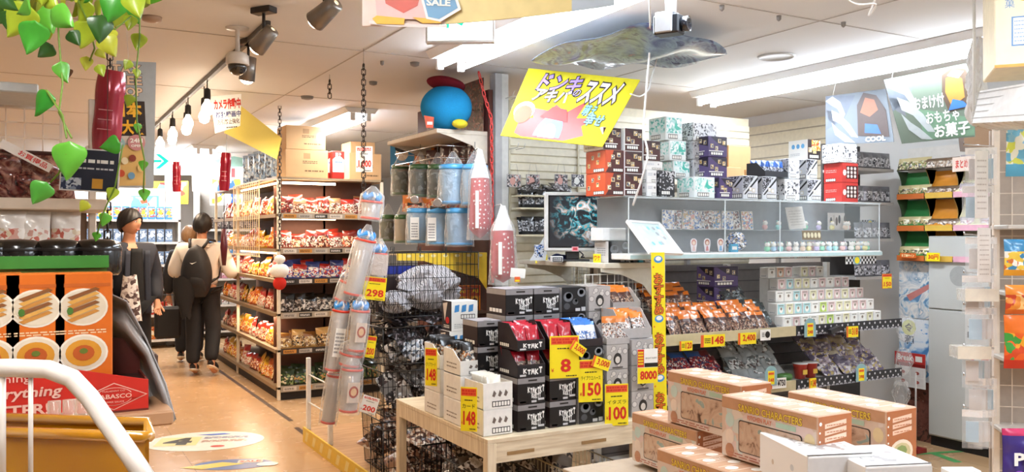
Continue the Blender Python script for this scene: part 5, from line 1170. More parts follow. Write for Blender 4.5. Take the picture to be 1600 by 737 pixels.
# tubs in clear bags hanging along the aisle side
def tub(px, py_top, X, r, h, col, rim, label, grp, tag=False, strap=.1):
    p = P(px, py_top, X=X); t = root('hanging_tub', label, 'tub', (p.x, p.y, p.z-h), R.uniform(-.2, .2), grp)
    m = MB(); m.lathe([(r*.96, 0), (r, .01), (r, h-.02)], FILM(col, .62, .25), n=26, cap=False)
    m.lathe([(r*.8, .01), (r*.82, h*.75), (.01, h*.8)], PR([col, '#e9eef2', col, '#3a3f4a', col], 14, .4), n=20, cap=False); m.obj('tub_body', t)
    m = MB(); m.lathe([(r*1.03, h-.028), (r*1.05, h-.02), (r*1.05, h), (r*.9, h+.006), (.002, h+.006)], M(rim, .35, coat=.4), n=26); m.obj('rim_lid', t); m = MB(); m.lathe([(.002, 0), (r*1.02, 0), (r*1.03, .012), (r, .016)], M(rim, .35, coat=.4), n=26); m.obj('base_ring', t)
    m = MB(); 
    def bag(u, v):
        a = 2*PI*u; k = 1+.06*math.sin(7*a+9*v)+.04*math.sin(13*a)*v; rr = r*1.1*(1 if v < .6 else 1-(v-.6)/.4*.88); return (rr*k*math.cos(a), rr*k*math.sin(a), (-.01+v*(h+strap)))
    m.sheet(36, 14, bag, FILM('#ffffff', .12, .12)); m.tube([(0, 0, h+strap-.01), (0, 0, h+strap+.05)], .002, BWIRE, 4); m.obj('clear_bag', t)
    if tag:
        m = MB(); m.box(-.03, .03, 0, .003, h*.1, h*.75, PAPER); m.fine(-.022, h*.15, .022, h*.6, 6, GREY, 1); m.T = None; tg = m.obj('paper_tag', t); tg.location = (-r*.85, -r*.95, 0); tg.rotation_euler = (0, 0, -.5)
GT, BT2 = '#4e5a3e', '#4f9fd4'
for i, (px, X, r) in enumerate(((626, 2.4, .065), (657, 2.36, .075), (684, 2.4, .065))): tub(px, 258, X, r, .22, '#3a4232' if i else '#566048', '#2f5a30', f'dark olive green lidded tub in clear bag, {nth(i, 3)} of upper trio', 'green lidded hanging tubs')
for i, (px, X, r) in enumerate(((708, 2.38, .088), (742, 2.45, .08))): tub(px, 258, X, r, .25, '#a8cbe6', '#4a9fd8', ('pale blue tub in a clear bag, upper left of the blue ones', 'pale blue tub in a clear bag, upper one against the column')[i], 'blue hanging tubs')
for i, (px, X, r) in enumerate(((606, 2.4, .06), (629, 2.36, .055))): tub(px, 336, X, r, .2, '#56604a' if not i else '#b9a98c', '#3f6a3a', ('low olive tub with green lid at the left', 'low beige tub with green lid beside blue tubs')[i], 'green lidded hanging tubs')
for i, (px, X, r) in enumerate(((654, 2.33, .078), (686, 2.36, .078), (718, 2.42, .085))): tub(px, 326, X, r, .235, '#9fc4e2', '#4a9fd8', f'pale blue tub with paper tag, {nth(i, 3)} of the lower trio', 'blue hanging tubs', tag=i < 2)
# hook rails and glass rings
for k, z in enumerate((2.1, 2.02)):
    m = MB(); 
    for x in (0, .28): m.tube([(x, 0, 0), (x, .75, 0)], .004, CHROME, 5)
    for y in (0, .75): m.tube([(0, y, 0), (.34, y, 0)], .004, CHROME, 5)
    m.obj('hook_rail', None, ('upper chrome hook rail under the high shelf', 'lower chrome hook rail under the high shelf')[k], 'rail', 'chrome rails', loc=(KX0+.04, KY0+.08, z))
# packets hung behind and between the tubs
OPK = [bagmesh(.1, .13, .015, [(.5, PR(['#e07a2c', '#f3c9a0', '#d8492a', '#fbe9cf'], 40)), (1, M('#e8862c', .3, coat=.5))], seed=s) for s in (1, 2)]
for i in range(7): p = P(636+i*14, 330-(i % 2)*5, X=2.56); put('snack_pack', OPK[i % 2], None, f'orange packet glimpsed between the two tiers of tubs, {nth(i, 7)}', 'snack pack', 'orange packets between the tubs', None, p[:], -1.1)
DPK = [bagmesh(.1, .16, .02, [(.5, PR(['#3a2226', '#8a3a34', '#e9d9cf', '#5b4a4a'], 40)), (1, M('#4a2a2c', .3, coat=.5))], seed=s) for s in (1, 2)]
for i in range(5): p = P(652+i*22, 252, X=2.58); put('snack_pack', DPK[i % 2], None, f'dark red packet hanging under the high shelf, {nth(i, 5)}', 'snack pack', 'dark packets under the high shelf', None, (p.x, p.y, 2.0-.02*(i % 2)), -1.1)
for i, (px, py) in enumerate(((648, 311), (684, 316))):
    p = P(px, py, X=2.27); m = MB(); m.lathe([(.03, 0), (.03, .006), (.024, .006)], CHROME, n=18, axis='y'); m.shape([(-.05, -.045), (0, -.033), (.05, -.045), (.05, -.02), (0, -.03), (-.05, -.02)], INK, 2); m.obj('bow_tag', None, ('left silver ring tag with black bow among the tubs', 'right silver ring tag with black bow among the tubs')[i], 'tag', 'ring tags with bows', loc=p[:], rot=-.6)
p = P(578, 268, X=2.35); m = MB(); m.box(0, .2, 0, .006, 0, .26, M('#3a8fc9', .4)); m.disc(.09, .16, .05, .06, M('#e9d8c8'), 1); m.disc(.09, .2, .055, .035, INK, 2); m.rect(.05, .02, .15, .08, M('#e8762c'), 1)
m.obj('poster_board', None, 'blue board with a pale face shape left of the green tubs', 'poster', loc=(p.x+.05, 6.2, 1.98), rot=-.5)
p = P(600, 250, X=2.4); m = MB(); m.box(0, .16, 0, .006, 0, .2, M('#e8862c', .4)); m.disc(.08, .1, .05, .06, M('#f3e3cf'), 1); m.obj('poster_board', None, 'orange board under the high shelf behind the green tubs', 'poster', loc=(p.x+.12, 6.0, 1.99), rot=-.5)
# red netted bundles at the column
def bundle(px, yt, yb, d, wpx, label):
    p = P(px, yb, d=d); h = (yb-yt)/F*d; w = wpx/F*d*.5; t = root('wrapped_bundle', label, 'bundle', p[:], 0, 'red bundles wrapped in clear film')
    rm = bpy.data.materials.get('dotted_red')
    if not rm:
        rm = bpy.data.materials.new('dotted_red'); rm.use_nodes = True; nt = rm.node_tree; b = nt.nodes['Principled BSDF']; tc = nt.nodes.new('ShaderNodeTexCoord'); v = nt.nodes.new('ShaderNodeTexVoronoi'); v.inputs['Scale'].default_value = 34; v.inputs['Randomness'].default_value = .45
        nt.links.new(tc.outputs['Object'], v.inputs['Vector']); cr = nt.nodes.new('ShaderNodeValToRGB'); cr.color_ramp.interpolation = 'CONSTANT'; cr.color_ramp.elements[0].color = (.85, .75, .72, 1); cr.color_ramp.elements[1].position = .22; cr.color_ramp.elements[1].color = (*srgb('#b0242c'), 1)
        nt.links.new(v.outputs['Distance'], cr.inputs[0]); nt.links.new(cr.outputs[0], b.inputs['Base Color']); b.inputs['Roughness'].default_value = .6
    m = MB(); m.sheet(24, 12, lambda u, v: (w*(1-.25*v)*math.cos(2*PI*u)*(math.sin(min(1, v*5)*PI/2))*(1+.05*math.sin(9*PI*u)), w*.7*math.sin(2*PI*u)*(math.sin(min(1, v*5)*PI/2)), h*.7*v), rm)
    m.lathe([(w*.75, h*.7), (.002, h*.72)], rm, n=16); m.obj('red_cloth', t)
    m = MB(); m.sheet(30, 14, lambda u, v: ((w*1.12*(1-.22*v) if v < .75 else w*1.12*(.835-(v-.75)*3.1))*math.cos(2*PI*u)*(1+.07*math.sin(15*PI*u+6*v)), (w*.8 if v < .75 else w*.8*(1-(v-.75)*3.7))*math.sin(2*PI*u)*(1+.07*math.cos(11*PI*u)), -.01+h*1.02*v), FILM('#ffffff', .16, .1))
    m.obj('clear_wrap', t)
    m = MB(); m.sheet(20, 6, lambda u, v: ((w*.8*(1-v*.75))*math.cos(2*PI*u)*(1+.14*math.sin(12*PI*u)), w*.6*(1-v*.8)*math.sin(2*PI*u), h*(.7+.34*v)), FILM('#ffffff', .55, .3)); m.tube([(0, 0, h*.98), (0, .03, h*1.06), (.1, .3, h*1.06)], .003, WWIRE, 4); m.obj('gathered_top', t)
    m = MB(); m.box(-w*.9, -w*.6, -w*.95, -w*.94, h*.12, h*.55, PAPER); m.fine(-w*.88, h*.15, -w*.62, h*.5, 1, GREY, 0); m.obj('paper_label', t)
bundle(750, 238, 372, 5.35, 38, 'red spotted cloth bundle in clear film, upper one on the column')
bundle(786, 325, 441, 5.2, 42, 'red spotted cloth bundle in clear film, lower one left of the monitor')
p = P(797, 432, d=4.55); m = MB(); m.box(0, .08, 0, .003, 0, .05, PAPER); m.obj('blank_card', None, 'blank white card in front of the lower red bundle', 'price card', 'price cards', loc=p[:], rot=(0, .1, -.4))
p = P(804, 440, d=4.55); m = MB(); m.box(0, .03, 0, .003, 0, .028, PC_O); m.rect(.003, .003, .027, .012, PC_Y, 1); m.obj('price_tag', None, 'tiny orange tag hanging below the blank white card', 'price card', 'price cards', loc=p[:], rot=-.4)
# orange boxes and dark goods on the shelves under the yellow arch
OB_ = MB(); OB_.bbox(0, .085, 0, .06, 0, .17, M('#e07c1c', .4), .002); OB_.T = FT((0, 0, 0), (1, 0, 0), (0, 0, 1)); OB_.rect(.004, .1, .081, .166, M('#b8401c'), 1); OB_.disc(.042, .06, .034, .04, M('#f3b53a'), 1); OB_.disc(.042, .06, .022, .026, M('#7a2f14'), 2); OB_.txt('AI', .02, .12, .065, .15, YEL, 2); OBM = OB_.mesh('orange_box')
for i in range(3): put('orange_box', OBM, None, f'orange box with round emblem under the yellow arch, {nth(i, 3)}', 'box', 'orange boxes under the arch', None, (KX0+.06+i*.092, KY0+.02, 1.001))
DGP = [bagmesh(.1, .14, .02, [(.3, M('#1a1214', .3)), (.75, PR(['#1a1012', '#6a2a24', '#3a1c1c', '#b9aaa2', '#20161a'], 45)), (1, M('#2c1a1c', .25, coat=.5))], seed=s) for s in (1, 2, 3)]
for k, zz in enumerate((1.0, .7, .4)):
    for i in range(8):
        if k == 0 and i < 1: continue
        put('snack_pack', DGP[i % 3], None, f'dark red pack on the {("upper", "middle", "lower")[k]} shelf behind the cages, {nth(i, 8, "front")}', 'snack pack', 'dark packs on shelves behind the cages', None, (KX0+.06+.0*(i % 3), KY0+.14+i*.09, zz+.002), (-.1, 0, -1.2))
BOT = MB(); BOT.lathe([(.018, 0), (.02, .01), (.02, .07), (.008, .09), (.008, .11)], M('#3a1a18', .15, coat=.5), n=12); BOT.lathe([(.0205, .02), (.0205, .06)], M('#d9c9bc'), n=12, cap=False); BM_ = BOT.mesh('small_bottle')
for i in range(9): put('small_bottle', BM_, None, f'tiny dark bottle with pale label above the orange boxes, {nth(i, 9)}', 'bottle', 'tiny bottles above the orange boxes', None, (KX0+.02+i*.037, KY0+.01+.0, 1.175) if i < 0 else (KX0+.02+.04*(i % 4), KY0+.3+.16*(i//4), 1.15))

# cages stacked on a wagon
CGX, CGY, CGW, CGD = 1.79, 4.72, .62, .33
t = root('wagon', 'low wooden wagon with yellow front edge under the clear tubes', 'wagon', (1.72, 4.66, 0))
m = MB(); m.bbox(0, .84, 0, 1.5, .06, .1, WOOD('#b98a5a', '#d3a877', 5), .003); m.obj('deck', t)
m = MB(); m.box(-.012, 0, 0, 1.5, .0, .11, M('#e8c230', .45)); m.T = FT((-.012, 1.5, 0), (0, -1, 0), (0, 0, 1)); 
for k in range(8): m.shape([(.05+k*.18, .02), (.11+k*.18, .02), (.15+k*.18, .09), (.09+k*.18, .09)], M('#f0dc8a'), 1)
m.obj('yellow_edge', t)
m = MB(); m.box(.0, .84, -.012, 0, 0, .1, M('#d9cdb8', .5)); m.obj('front_edge', t)
for (x, y) in ((-.004, 1.42), (-.004, .9)): m = MB(); m.bbox(x, x+.03, y, y+.03, .1, .62, WHITE, .003); m.obj('post', t)
m = MB()
for z in (.3, .5): m.tube([(.01, .9, z), (.01, 1.44, z)], .006, WWIRE, 6)
m.obj('rail', t)
tn2 = ('bottom', 'second', 'third', 'top')
tz2 = ((.11, .3), (.44, .26), (.74, .22), (1.02, .38))
for k, (z, h) in enumerate(tz2):
    wire_basket(f'black wire cage, {tn2[k]} of the four stacked on the wagon', (CGX, CGY, z), CGW, CGD, h, BWIRE, 22, 16, 3 if k < 3 else 5, .0022, 0, 'black cages on the wagon', flare=.015 if k < 3 else .0, name='wire_cage')
for k in range(4):
    x = CGX+.05+k*.17; m = MB(); m.tube([(0, 0, 0), (0, -.012, .03), (.0, -.02, .0), (0, -.02, -.02)], .0022, BWIRE, 4); m.tube([(-.012, 0, 0), (-.012, 0, .035), (.012, 0, .035), (.012, 0, 0)], .0022, BWIRE, 4); m.obj('wire_hook', None, f'small black wire hook on the top cage rim, {nth(k, 4)}', 'hook', 'hooks on the cage rim', loc=(x, CGY, 1.4))
# striped cloth bundle in the top cage
def cloth_mat():
    m = bpy.data.materials.new('striped_cloth'); m.use_nodes = True; nt = m.node_tree; b = nt.nodes['Principled BSDF']; tc = nt.nodes.new('ShaderNodeTexCoord'); wv_ = nt.nodes.new('ShaderNodeTexWave'); wv_.inputs['Scale'].default_value = 26; wv_.inputs['Distortion'].default_value = 9; wv_.inputs['Detail'].default_value = 1; wv_.inputs['Detail Scale'].default_value = .6
    nt.links.new(tc.outputs['Object'], wv_.inputs['Vector']); cr = nt.nodes.new('ShaderNodeValToRGB'); e = cr.color_ramp.elements; e[0].color = (*srgb('#6a6870'), 1); e[1].color = (*srgb('#c9c7cb'), 1); e[0].position = .2; e[1].position = .3
    nt.links.new(wv_.outputs[0], cr.inputs[0]); nt.links.new(cr.outputs[0], b.inputs['Base Color']); b.inputs['Roughness'].default_value = .8; return m
STR = cloth_mat()
crumple('cloth_bundle', .19, .12, .14, STR, 'big crumpled grey and white striped cloth bundle in the top cage', (CGX+.35, CGY+.14, 1.04), 'cloth', 3, amp=.5)
crumple('cloth_bundle', .1, .08, .07, STR, 'smaller striped cloth lump on the left of the top cage', (CGX+.12, CGY+.12, 1.03), 'cloth', 5, amp=.5)
m = MB(); m.bbox(0, .1, 0, .03, 0, .055, M('#20308c', .3)); bm_ = m.mesh('blue_tin')
for i in range(3): put('blue_tin', bm_, None, f'deep blue tin behind the striped cloth, {nth(i, 3)}', 'tin', 'blue tins in the top cage', None, (CGX+.08+i*.108, CGY+.27, 1.26))
m = MB(); m.bbox(0, .34, 0, .06, 0, .22, M('#2a1a1a', .5)); m.obj('dark_box', None, 'dark box lifting the blue tins in the top cage', 'box', loc=(CGX+.06, CGY+.26, 1.03))
BLK = [bagmesh(.14, .12, .03, [(1, PR(['#141214', '#241c1e', '#3a2c2c', '#0e0d0e', '#8c8286'], 30))], wr=.7, seed=s) for s in (1, 2)]
heap(BLK, 'snack_pouch', 'black pouch heaped in the third cage', 'snack pack', 'black pouches in the third cage', CGX+.08, CGX+.54, CGY+.05, CGY+.26, .76, .88, 26, random.Random(3))
heap(BLK, 'snack_pouch', 'black pouch packed under the striped cloth', 'snack pack', 'black pouches under the striped cloth', CGX+.08, CGX+.54, CGY+.03, CGY+.3, .96, 1.0, 12, random.Random(4), tilt=(-1.5, -1.2))
WPK = [bagmesh(.12, .1, .02, [(1, PR(['#c9c6c9', '#8f9aa8', '#e3e0de', '#3a3a40'], 30))], wr=.5, seed=s) for s in (1, 2)]
heap(WPK, 'snack_pouch', 'pale grey pouch at the front of the third cage', 'snack pack', 'pale pouches in the third cage', CGX+.1, CGX+.5, CGY+.03, CGY+.12, .76, .8, 7, random.Random(9))
heap(SLP, 'snack_pouch', 'silver and dark pouch heaped in the second cage', 'snack pack', 'pouches in the second cage', CGX+.08, CGX+.54, CGY+.05, CGY+.26, .46, .64, 34, random.Random(5))
BRP = [bagmesh(.14, .17, .025, [(.4, PR(['#b98f72', '#5a3428', '#e3d3c0', '#3a221c'], 30)), (1, PR(['#8a5a42', '#d9c4ac', '#4a2c22', '#a87c5c'], 22))], wr=.6, seed=s) for s in (1, 2, 3)]
heap(BRP, 'snack_pouch', 'brown and cream pouch heaped in the bottom cage', 'snack pack', 'pouches in the bottom cage', CGX+.08, CGX+.54, CGY+.05, CGY+.26, .13, .32, 34, random.Random(6))
# a lower cage and goods between wagon and table
wire_basket('tall black wire bin on the floor between wagon and table', (TX0-.06, 4.46, .0), .7, .2, .42, BWIRE, 22, 6, 4)
heap(BRP, 'snack_pouch', 'brown pouch in the tall wire bin behind the table', 'snack pack', 'pouches in the wire bin', TX0+.05, TX0+.55, 4.5, 4.6, .03, .3, 14, random.Random(7))
price_card(566, 432, 601, 468, '298', 'yellow price card reading 298 hanging on the top cage', Y=4.66, rz=-.45, tilt=.1)
price_card(560, 618, 586, 645, '200', 'white price card reading 200 in front of the second cage', Y=4.6, rz=-.45, tilt=.3, white=True)
price_card(569, 524, 584, 558, '200', 'small half yellow price card by the third cage', Y=4.64, rz=-.4, tilt=.15)
price_card(556, 228, 582, 268, '1,000', 'framed white price card reading 1,000 hanging from the long chain', d=5.0, rz=-.45, white=True)
m = MB(); m.box(0, .09, 0, .004, 0, .12, FILM('#e8ddd6', .5)); p = P(585, 428, Y=4.66); m.obj('card_sleeve', None, 'clear sleeve behind the 298 price card', 'sleeve', loc=(p.x-.02, 4.66, p.z), rot=(0, .1, -.45))

# clear tubes with red rims and blue bows
def tubepack(px0, y0, px1, y1, w, d, label, bow=True, tag=0):
    a = P(px0, y0, d=d); b = P(px1, y1, d=d); r = w/F*d/2; ax = (a-b); L = ax.length; q = Vector((0, 0, 1)).rotation_difference(ax.normalized())
    t = root('clear_tube_pack', label, 'tube pack', b[:], 0, 'clear tubes with red rims'); t.rotation_mode = 'QUATERNION'; t.rotation_quaternion = q
    m = MB(); m.lathe([(r*.8, 0), (r*.84, L*.5), (r*.95, L)], FILM('#e4e4e6', .5, .12), n=20, cap=False); m.lathe([(r*.55, .01), (r*.62, L*.8), (.002, L*.85)], M('#cfcac8', .25, metal=.5, vs=18), n=16, cap=False); m.obj('tube_body', t)
    for z, k in ((0, .82), (L-.01, .98)): m = MB(); m.lathe([(r*k, z), (r*(k+.06), z+.002), (r*(k+.06), z+.012), (r*k, z+.014)], M('#d23b26', .4), n=20, cap=False); m.obj('red_rim', t)
    if bow:
        m = MB()
        for k in range(3): m.sheet(12, 5, lambda u, v, k=k: (r*.75*math.cos(2*PI*u)*(.6+.4*math.sin(PI*v))+r*.2*(k-1), r*.7*math.sin(2*PI*u)*(.6+.4*math.sin(PI*v)), L+.0+.045*v+.012*math.sin(6*PI*u+k)), M('#2d86cf' if k != 1 else '#f0eef0', .3, coat=.4), smooth=False)
        m.obj('ribbon_bow', t)
    if tag:
        m = MB(); m.box(-r*.6, r*.6, -r*1.02, -r*.99, L*.25, L*.72, PAPER if tag == 1 else M('#d9c9bb')); m.T = Matrix.Translation((0, -r*1.03, 0)); (m.disc(0, L*.5, r*.45, L*.14, M('#a83a24'), 1) and m.disc(0, L*.5, r*.3, L*.09, M('#e3b98a'), 2)) if tag == 2 else m.fine(-r*.5, L*.3, r*.5, L*.66, 6, GREY, 1); m.obj('paper_tag', t)
    m = MB(); m.sheet(20, 8, lambda u, v: (r*1.12*(1-.8*max(0, v-.75)*4)*math.cos(2*PI*u)*(1+.06*math.sin(8*PI*u+7*v)), r*1.1*(1-.8*max(0, v-.75)*4)*math.sin(2*PI*u), -.01+v*(L+.1)), FILM('#ffffff', .14, .12)); m.obj('clear_bag', t)
d5 = 4.86
tubepack(581, 314, 578, 342, 34, 5.0, 'clear tube with blue bow, highest under the long chain')
tubepack(571, 374, 551, 460, 33, d5, 'long slanting clear tube with blue bow right under the chain', tag=0)
tubepack(592, 395, 588, 442, 27, 5.0, 'clear tube half hidden behind the 298 card', tag=0)
tubepack(544, 440, 533, 470, 26, 4.9, 'short clear tube left of the slanting one', bow=False)
tubepack(533, 484, 519, 578, 27, d5, 'clear tube with a white paper tag at the far left', tag=1)
tubepack(563, 484, 556, 548, 29, 4.8, 'clear tube with a red emblem beside the third cage', tag=2)
tubepack(549, 552, 545, 571, 36, 4.82, 'short wide clear tube between the two emblem tubes', bow=False)
tubepack(550, 575, 544, 642, 33, 4.78, 'lowest clear tube with a red emblem above the wagon', tag=2, bow=False)
tubepack(524, 585, 512, 660, 26, 4.95, 'lowest clear tube at the left above the yellow wagon edge', bow=False)

# ================================================================ LEFT GONDOLA WITH SNACKS
LX0, LX1, LY0, LY1 = 1.93, 2.95, 7.8, 10.9
t = root('snack_shelving', 'tall shop shelving full of snacks along the bright aisle', 'shelf', (LX0, LY0, 0))
lw_ = M('#9a8468', .45); LW = LX1-LX0; LD = LY1-LY0
LZ = (.12, .46, .79, 1.1, 1.38, 1.7)
for z in LZ+(2.04,): m = MB(); m.box(0, LW, 0, LD, z-.02, z, lw_); m.obj('shelf_board', t)
m = MB(); m.box(LW*.5-.01, LW*.5+.01, .25, LD, .05, 2.1, M('#6e4a35', .6)); m.obj('back_panel', t)
m = MB(); m.box(0.03, LW-.03, .25, .27, .05, 2.03, M('#5b3526', .6)); m.obj('back_panel', t)
for (x, y) in ((0, 0), (LW-.03, 0), (0, 1.78), (0, LD-.03)): m = MB(); m.bbox(x, x+.03, y, y+.03, 0, 2.04, M('#e8dcc6', .4), .003); m.obj('upright', t)
for k, z in enumerate(LZ):
    m = MB(); m.box(.03, LW-.02, -.012, 0, z-.045, z+.01, M('#a89a88' if k not in (1, 3) else '#3c332f', .4))
    for j in range(6):
        m.T = Matrix.Translation((0, -.012, 0)); x = .05+j*.145; m.rect(x, z-.035, x+.12, z, [M('#d9cfc4'), M('#c98a3c'), M('#b9b0a6'), M('#2c2826')][(j+k) % 4], 1); m.fine(x+.01, z-.028, x+.1, z-.008, 2, INK if (j+k) % 4 != 3 else PAPER, 2); m.T = None
    m.obj('price_rail', t)
    m = MB(); m.box(-.012, 0, 0.03, LD, z-.03, z+.003, M('#8f7656', .4)); m.obj('price_rail', t)
m = MB(); m.box(.02, LW-.02, .02, LD, 0, .1, M('#1e1512', .6)); m.obj('plinth', t)
# warm strip lights that this shelving carries
for z in (1.99, 1.66):
    tt = root('shelf_light', f'glowing warm strip light under the {"top" if z > 1.8 else "second"} snack shelf', 'strip light', (LX0+.06, LY0+.06, z), 0, 'strip lights in the snack shelving')
    m = MB(); m.tube([(0, 0, 0), (.5, 0, 0)], .012, M('#ffe4bd', em=9, var=0), 8); m.obj('tube', tt)
    area('strip_glow', (.25, 0, -.02), .5, .04, 3, WARM, parent=tt)
for z in (1.99, 1.34, .76):
    tt = root('shelf_light', f'warm strip light along the aisle side, {("top", "middle", "low")[(1.99, 1.34, .76).index(z)]} one', 'strip light', (LX0+.03, LY0+.1, z), 0, 'strip lights along the aisle side')
    m = MB(); m.tube([(0, 0, 0), (0, 1.6, 0)], .01, M('#ffd9a4', em=7, var=0), 8); m.obj('tube', tt)
    area('strip_glow', (-.0, .8, -.02), .04, 1.6, 5, WARM, parent=tt)
def SB(c1, cols, c2, w=.13, h=.17, t_=.04, sc=35, s=1): return bagmesh(w, h, t_, [(.12, M(c1, .3)), (.68, PR(cols, sc)), (1, M(c2, .3, coat=.5))], seed=s)
rows = ((5, [SB('#6a1c18', ['#7a2418', '#d8c3ae', '#4a1a12', '#a8341f'], '#7c1e14'), SB('#8a6a4c', ['#cbb79c', '#6e4c34', '#f0e3d2', '#8a2f22'], '#a37c56'), SB('#d9cdbb', ['#efe6d8', '#a8341f', '#7a5a3c', '#d9c9b2'], '#b22a1e')], ('dark red', 'brown and cream', 'white and red'), .19),
        (4, [SB('#7a2418', ['#d9c9b9', '#8a2f22', '#5c3020', '#efe3d3'], '#98281c'), SB('#5a1c16', ['#b54a30', '#e7d6c2', '#4a1a12', '#d9b18a'], '#7c2016')], ('red and white', 'dark red'), .19),
        (3, [SB('#2f3f86', ['#3a4c9c', '#e7e2e4', '#c2352c', '#f3efe9'], '#2c3a7c'), SB('#34479a', ['#e9e4e6', '#c2352c', '#2f3f86', '#f0d9a8'], '#b92a22')], ('blue white and red', 'blue and red'), .17),
        (2, [SB('#191414', ['#201a1a', '#d6cdc4', '#3a2c26', '#8c8078'], '#120f10', sc=28), SB('#231a18', ['#e0d8ce', '#1c1615', '#5a4a42', '#c9bdb2'], '#1b1514', sc=28)], ('black and white', 'dark'), .2),
        (1, [SB('#b58a4a', ['#d9b878', '#f0e3c8', '#7a5228', '#b98a48'], '#8c5a26'), SB('#a87838', ['#e8d5ae', '#2a2018', '#c79d5a', '#8a5c2c'], '#d0a460')], ('tan and gold', 'amber'), .2),
        (0, [SB('#26341c', ['#2f4424', '#8fa05a', '#1c2616', '#d9c9a0', '#3c5a2c'], '#24371c', sc=24), SB('#1f2a18', ['#3c5a2c', '#c79a5a', '#1c2616', '#54743a'], '#1c2c18', sc=24)], ('green', 'dark green'), .24))
for k, ms, cn_, hh in rows:
    for j in range(8):
        for r in range(2):
            put('snack_bag', ms[(j+r) % len(ms)], None, f'{cn_[(j+r) % len(ms)]} snack bag on the {("bottom", "second", "third", "fourth", "fifth", "sixth")[k]} end shelf, {("front", "back")[r]} {nth(j, 8)}', 'snack bag', f'snack bags on the {("bottom", "second", "third", "fourth", "fifth", "sixth")[k]} end shelf', None, (LX0+.09+j*.12, LY0+.05+r*.08, LZ[k]+.002), (-.12-R.random()*.25, R.uniform(-.12, .12), R.uniform(-.4, .3))).scale.z = R.uniform(.8, 1.12)
side = ([SB('#a84a18', ['#e8892c', '#f3dcb0', '#b33a1c', '#f0b03c'], '#d8701c'), SB('#b98a1c', ['#f0c83c', '#fbeec8', '#d8701c', '#b33a1c'], '#e8b52c'), SB('#8a2a1c', ['#b33a1c', '#fbe9d8', '#7a1c14', '#e8b07a'], '#a82c1c'), SB('#d9cdbb', ['#fbf3e6', '#c2352c', '#d9b18a', '#efe6d8'], '#c2352c')], ('orange', 'yellow', 'dark red', 'white and red'))
for k in range(6):
    n = 20
    for j in range(n):
        q = (j//3+k) % 4; put('snack_bag', side[0][q], None, f'{side[1][q]} snack bag facing the aisle on the {("bottom", "second", "third", "fourth", "fifth", "sixth")[k]} shelf, {nth(j, n, "front")}', 'snack bag', 'snack bags facing the bright aisle', None, (LX0+.05+.0*(j % 2), LY0+.33+j*.128, LZ[k]+.002), (-.15-R.random()*.3, R.uniform(-.12, .12), -PI/2+R.uniform(-.4, .4))).scale.z = R.uniform(.8, 1.25)
# cartons on top
for (px, z, Y, w, d, h, lb) in ((446, 2.041, 7.84, .40, .34, .26, 'brown carton with printed label, lower of two on the snack shelving'), (447, 2.302, 7.84, .37, .33, .22, 'brown carton with handle print, upper of two on the snack shelving'), (546, 2.041, 8.3, .34, .3, .3, 'brown carton right of the red packet on the snack shelving'), (548, 2.342, 8.35, .26, .3, .12, 'flat brown carton on top at the right end')):
    p = P(px, 0, Y=Y); x = min(p.x, 99)
    m = MB(); m.bbox(0, w, 0, d, 0, h, M('#c19a6c', .75, vs=14, var=.06), .003)
    m.T = FT((0, 0, 0), (1, 0, 0), (0, 0, 1)); m.fine(w*.4, h*.5, w*.75, h*.62, 2, M('#5a4028'), 1); m.fine(w*.45, h*.2, w*.9, h*.3, 1, M('#6a5034'), 1); m.rect(w*.42, h*.68, w*.58, h*.88, M('#a07a4e'), 1)
    m.T = FT((0, 0, h), (1, 0, 0), (0, 1, 0)); m.rect(0, d*.46, w, d*.54, M('#d3b68c', .3), 1); m.T = None
    m.obj('cardboard_carton', None, lb, 'box', 'cartons on the snack shelving', loc=(x, Y, z))
RW = MB(); RW.bbox(0, .12, 0, .07, 0, .26, M('#c3261c', .4), .004); RW.T = FT((0, 0, 0), (1, 0, 0), (0, 0, 1)); RW.shape([(.005, .06), (.115, .06), (.115, .18), (.08, .21), (.04, .21), (.005, .18)], M('#f3ead9'), 1); RW.fine(.02, .14, .1, .17, 1, BLUE, 2, fill=.6); RW.txt('菓子', .03, .21, .09, .245, PAPER, 2); RW = RW.mesh('red_packet')
for i in range(1): put('biscuit_packet', RW, None, 'red and cream biscuit packet between the brown cartons', 'packet', None, None, (P(519, 0, Y=7.85).x, 7.85, 2.045))
put('biscuit_packet', RW, None, 'red biscuit packet hidden behind the front one', 'packet', None, None, (P(519, 0, Y=7.85).x-.02, 7.95, 2.045))
# side grid with hanging things and small plain plush
grid_panel('cream wire grid at the aisle corner of the snack shelving', (LX0-.03, 9.6, 1.3), 1.2, .74, -PI/2, M('#f0d8ae', .4), cell=.09, r=.003)
p = P(437, 440, d=7.5); t = root('hanging_doll', 'small white rounded plush charm with red body hung at the corner post', 'plush charm', p[:])
m = MB(); m.ball((0, 0, .1), (.085, .06, .065), FUZ('#f3efe8'), 16, 10); m.ball((0, .0, .2), (.05, .04, .04), FUZ('#f0ebe4'), 12, 8); m.obj('white_top', t)
m = MB(); m.ball((0, 0, -.01), (.06, .05, .06), FUZ('#c8332a'), 14, 8); m.obj('red_base', t)
m = MB(); m.tube([(0, 0, .23), (0, .05, .9)], .002, WWIRE, 4); m.obj('cord', t)
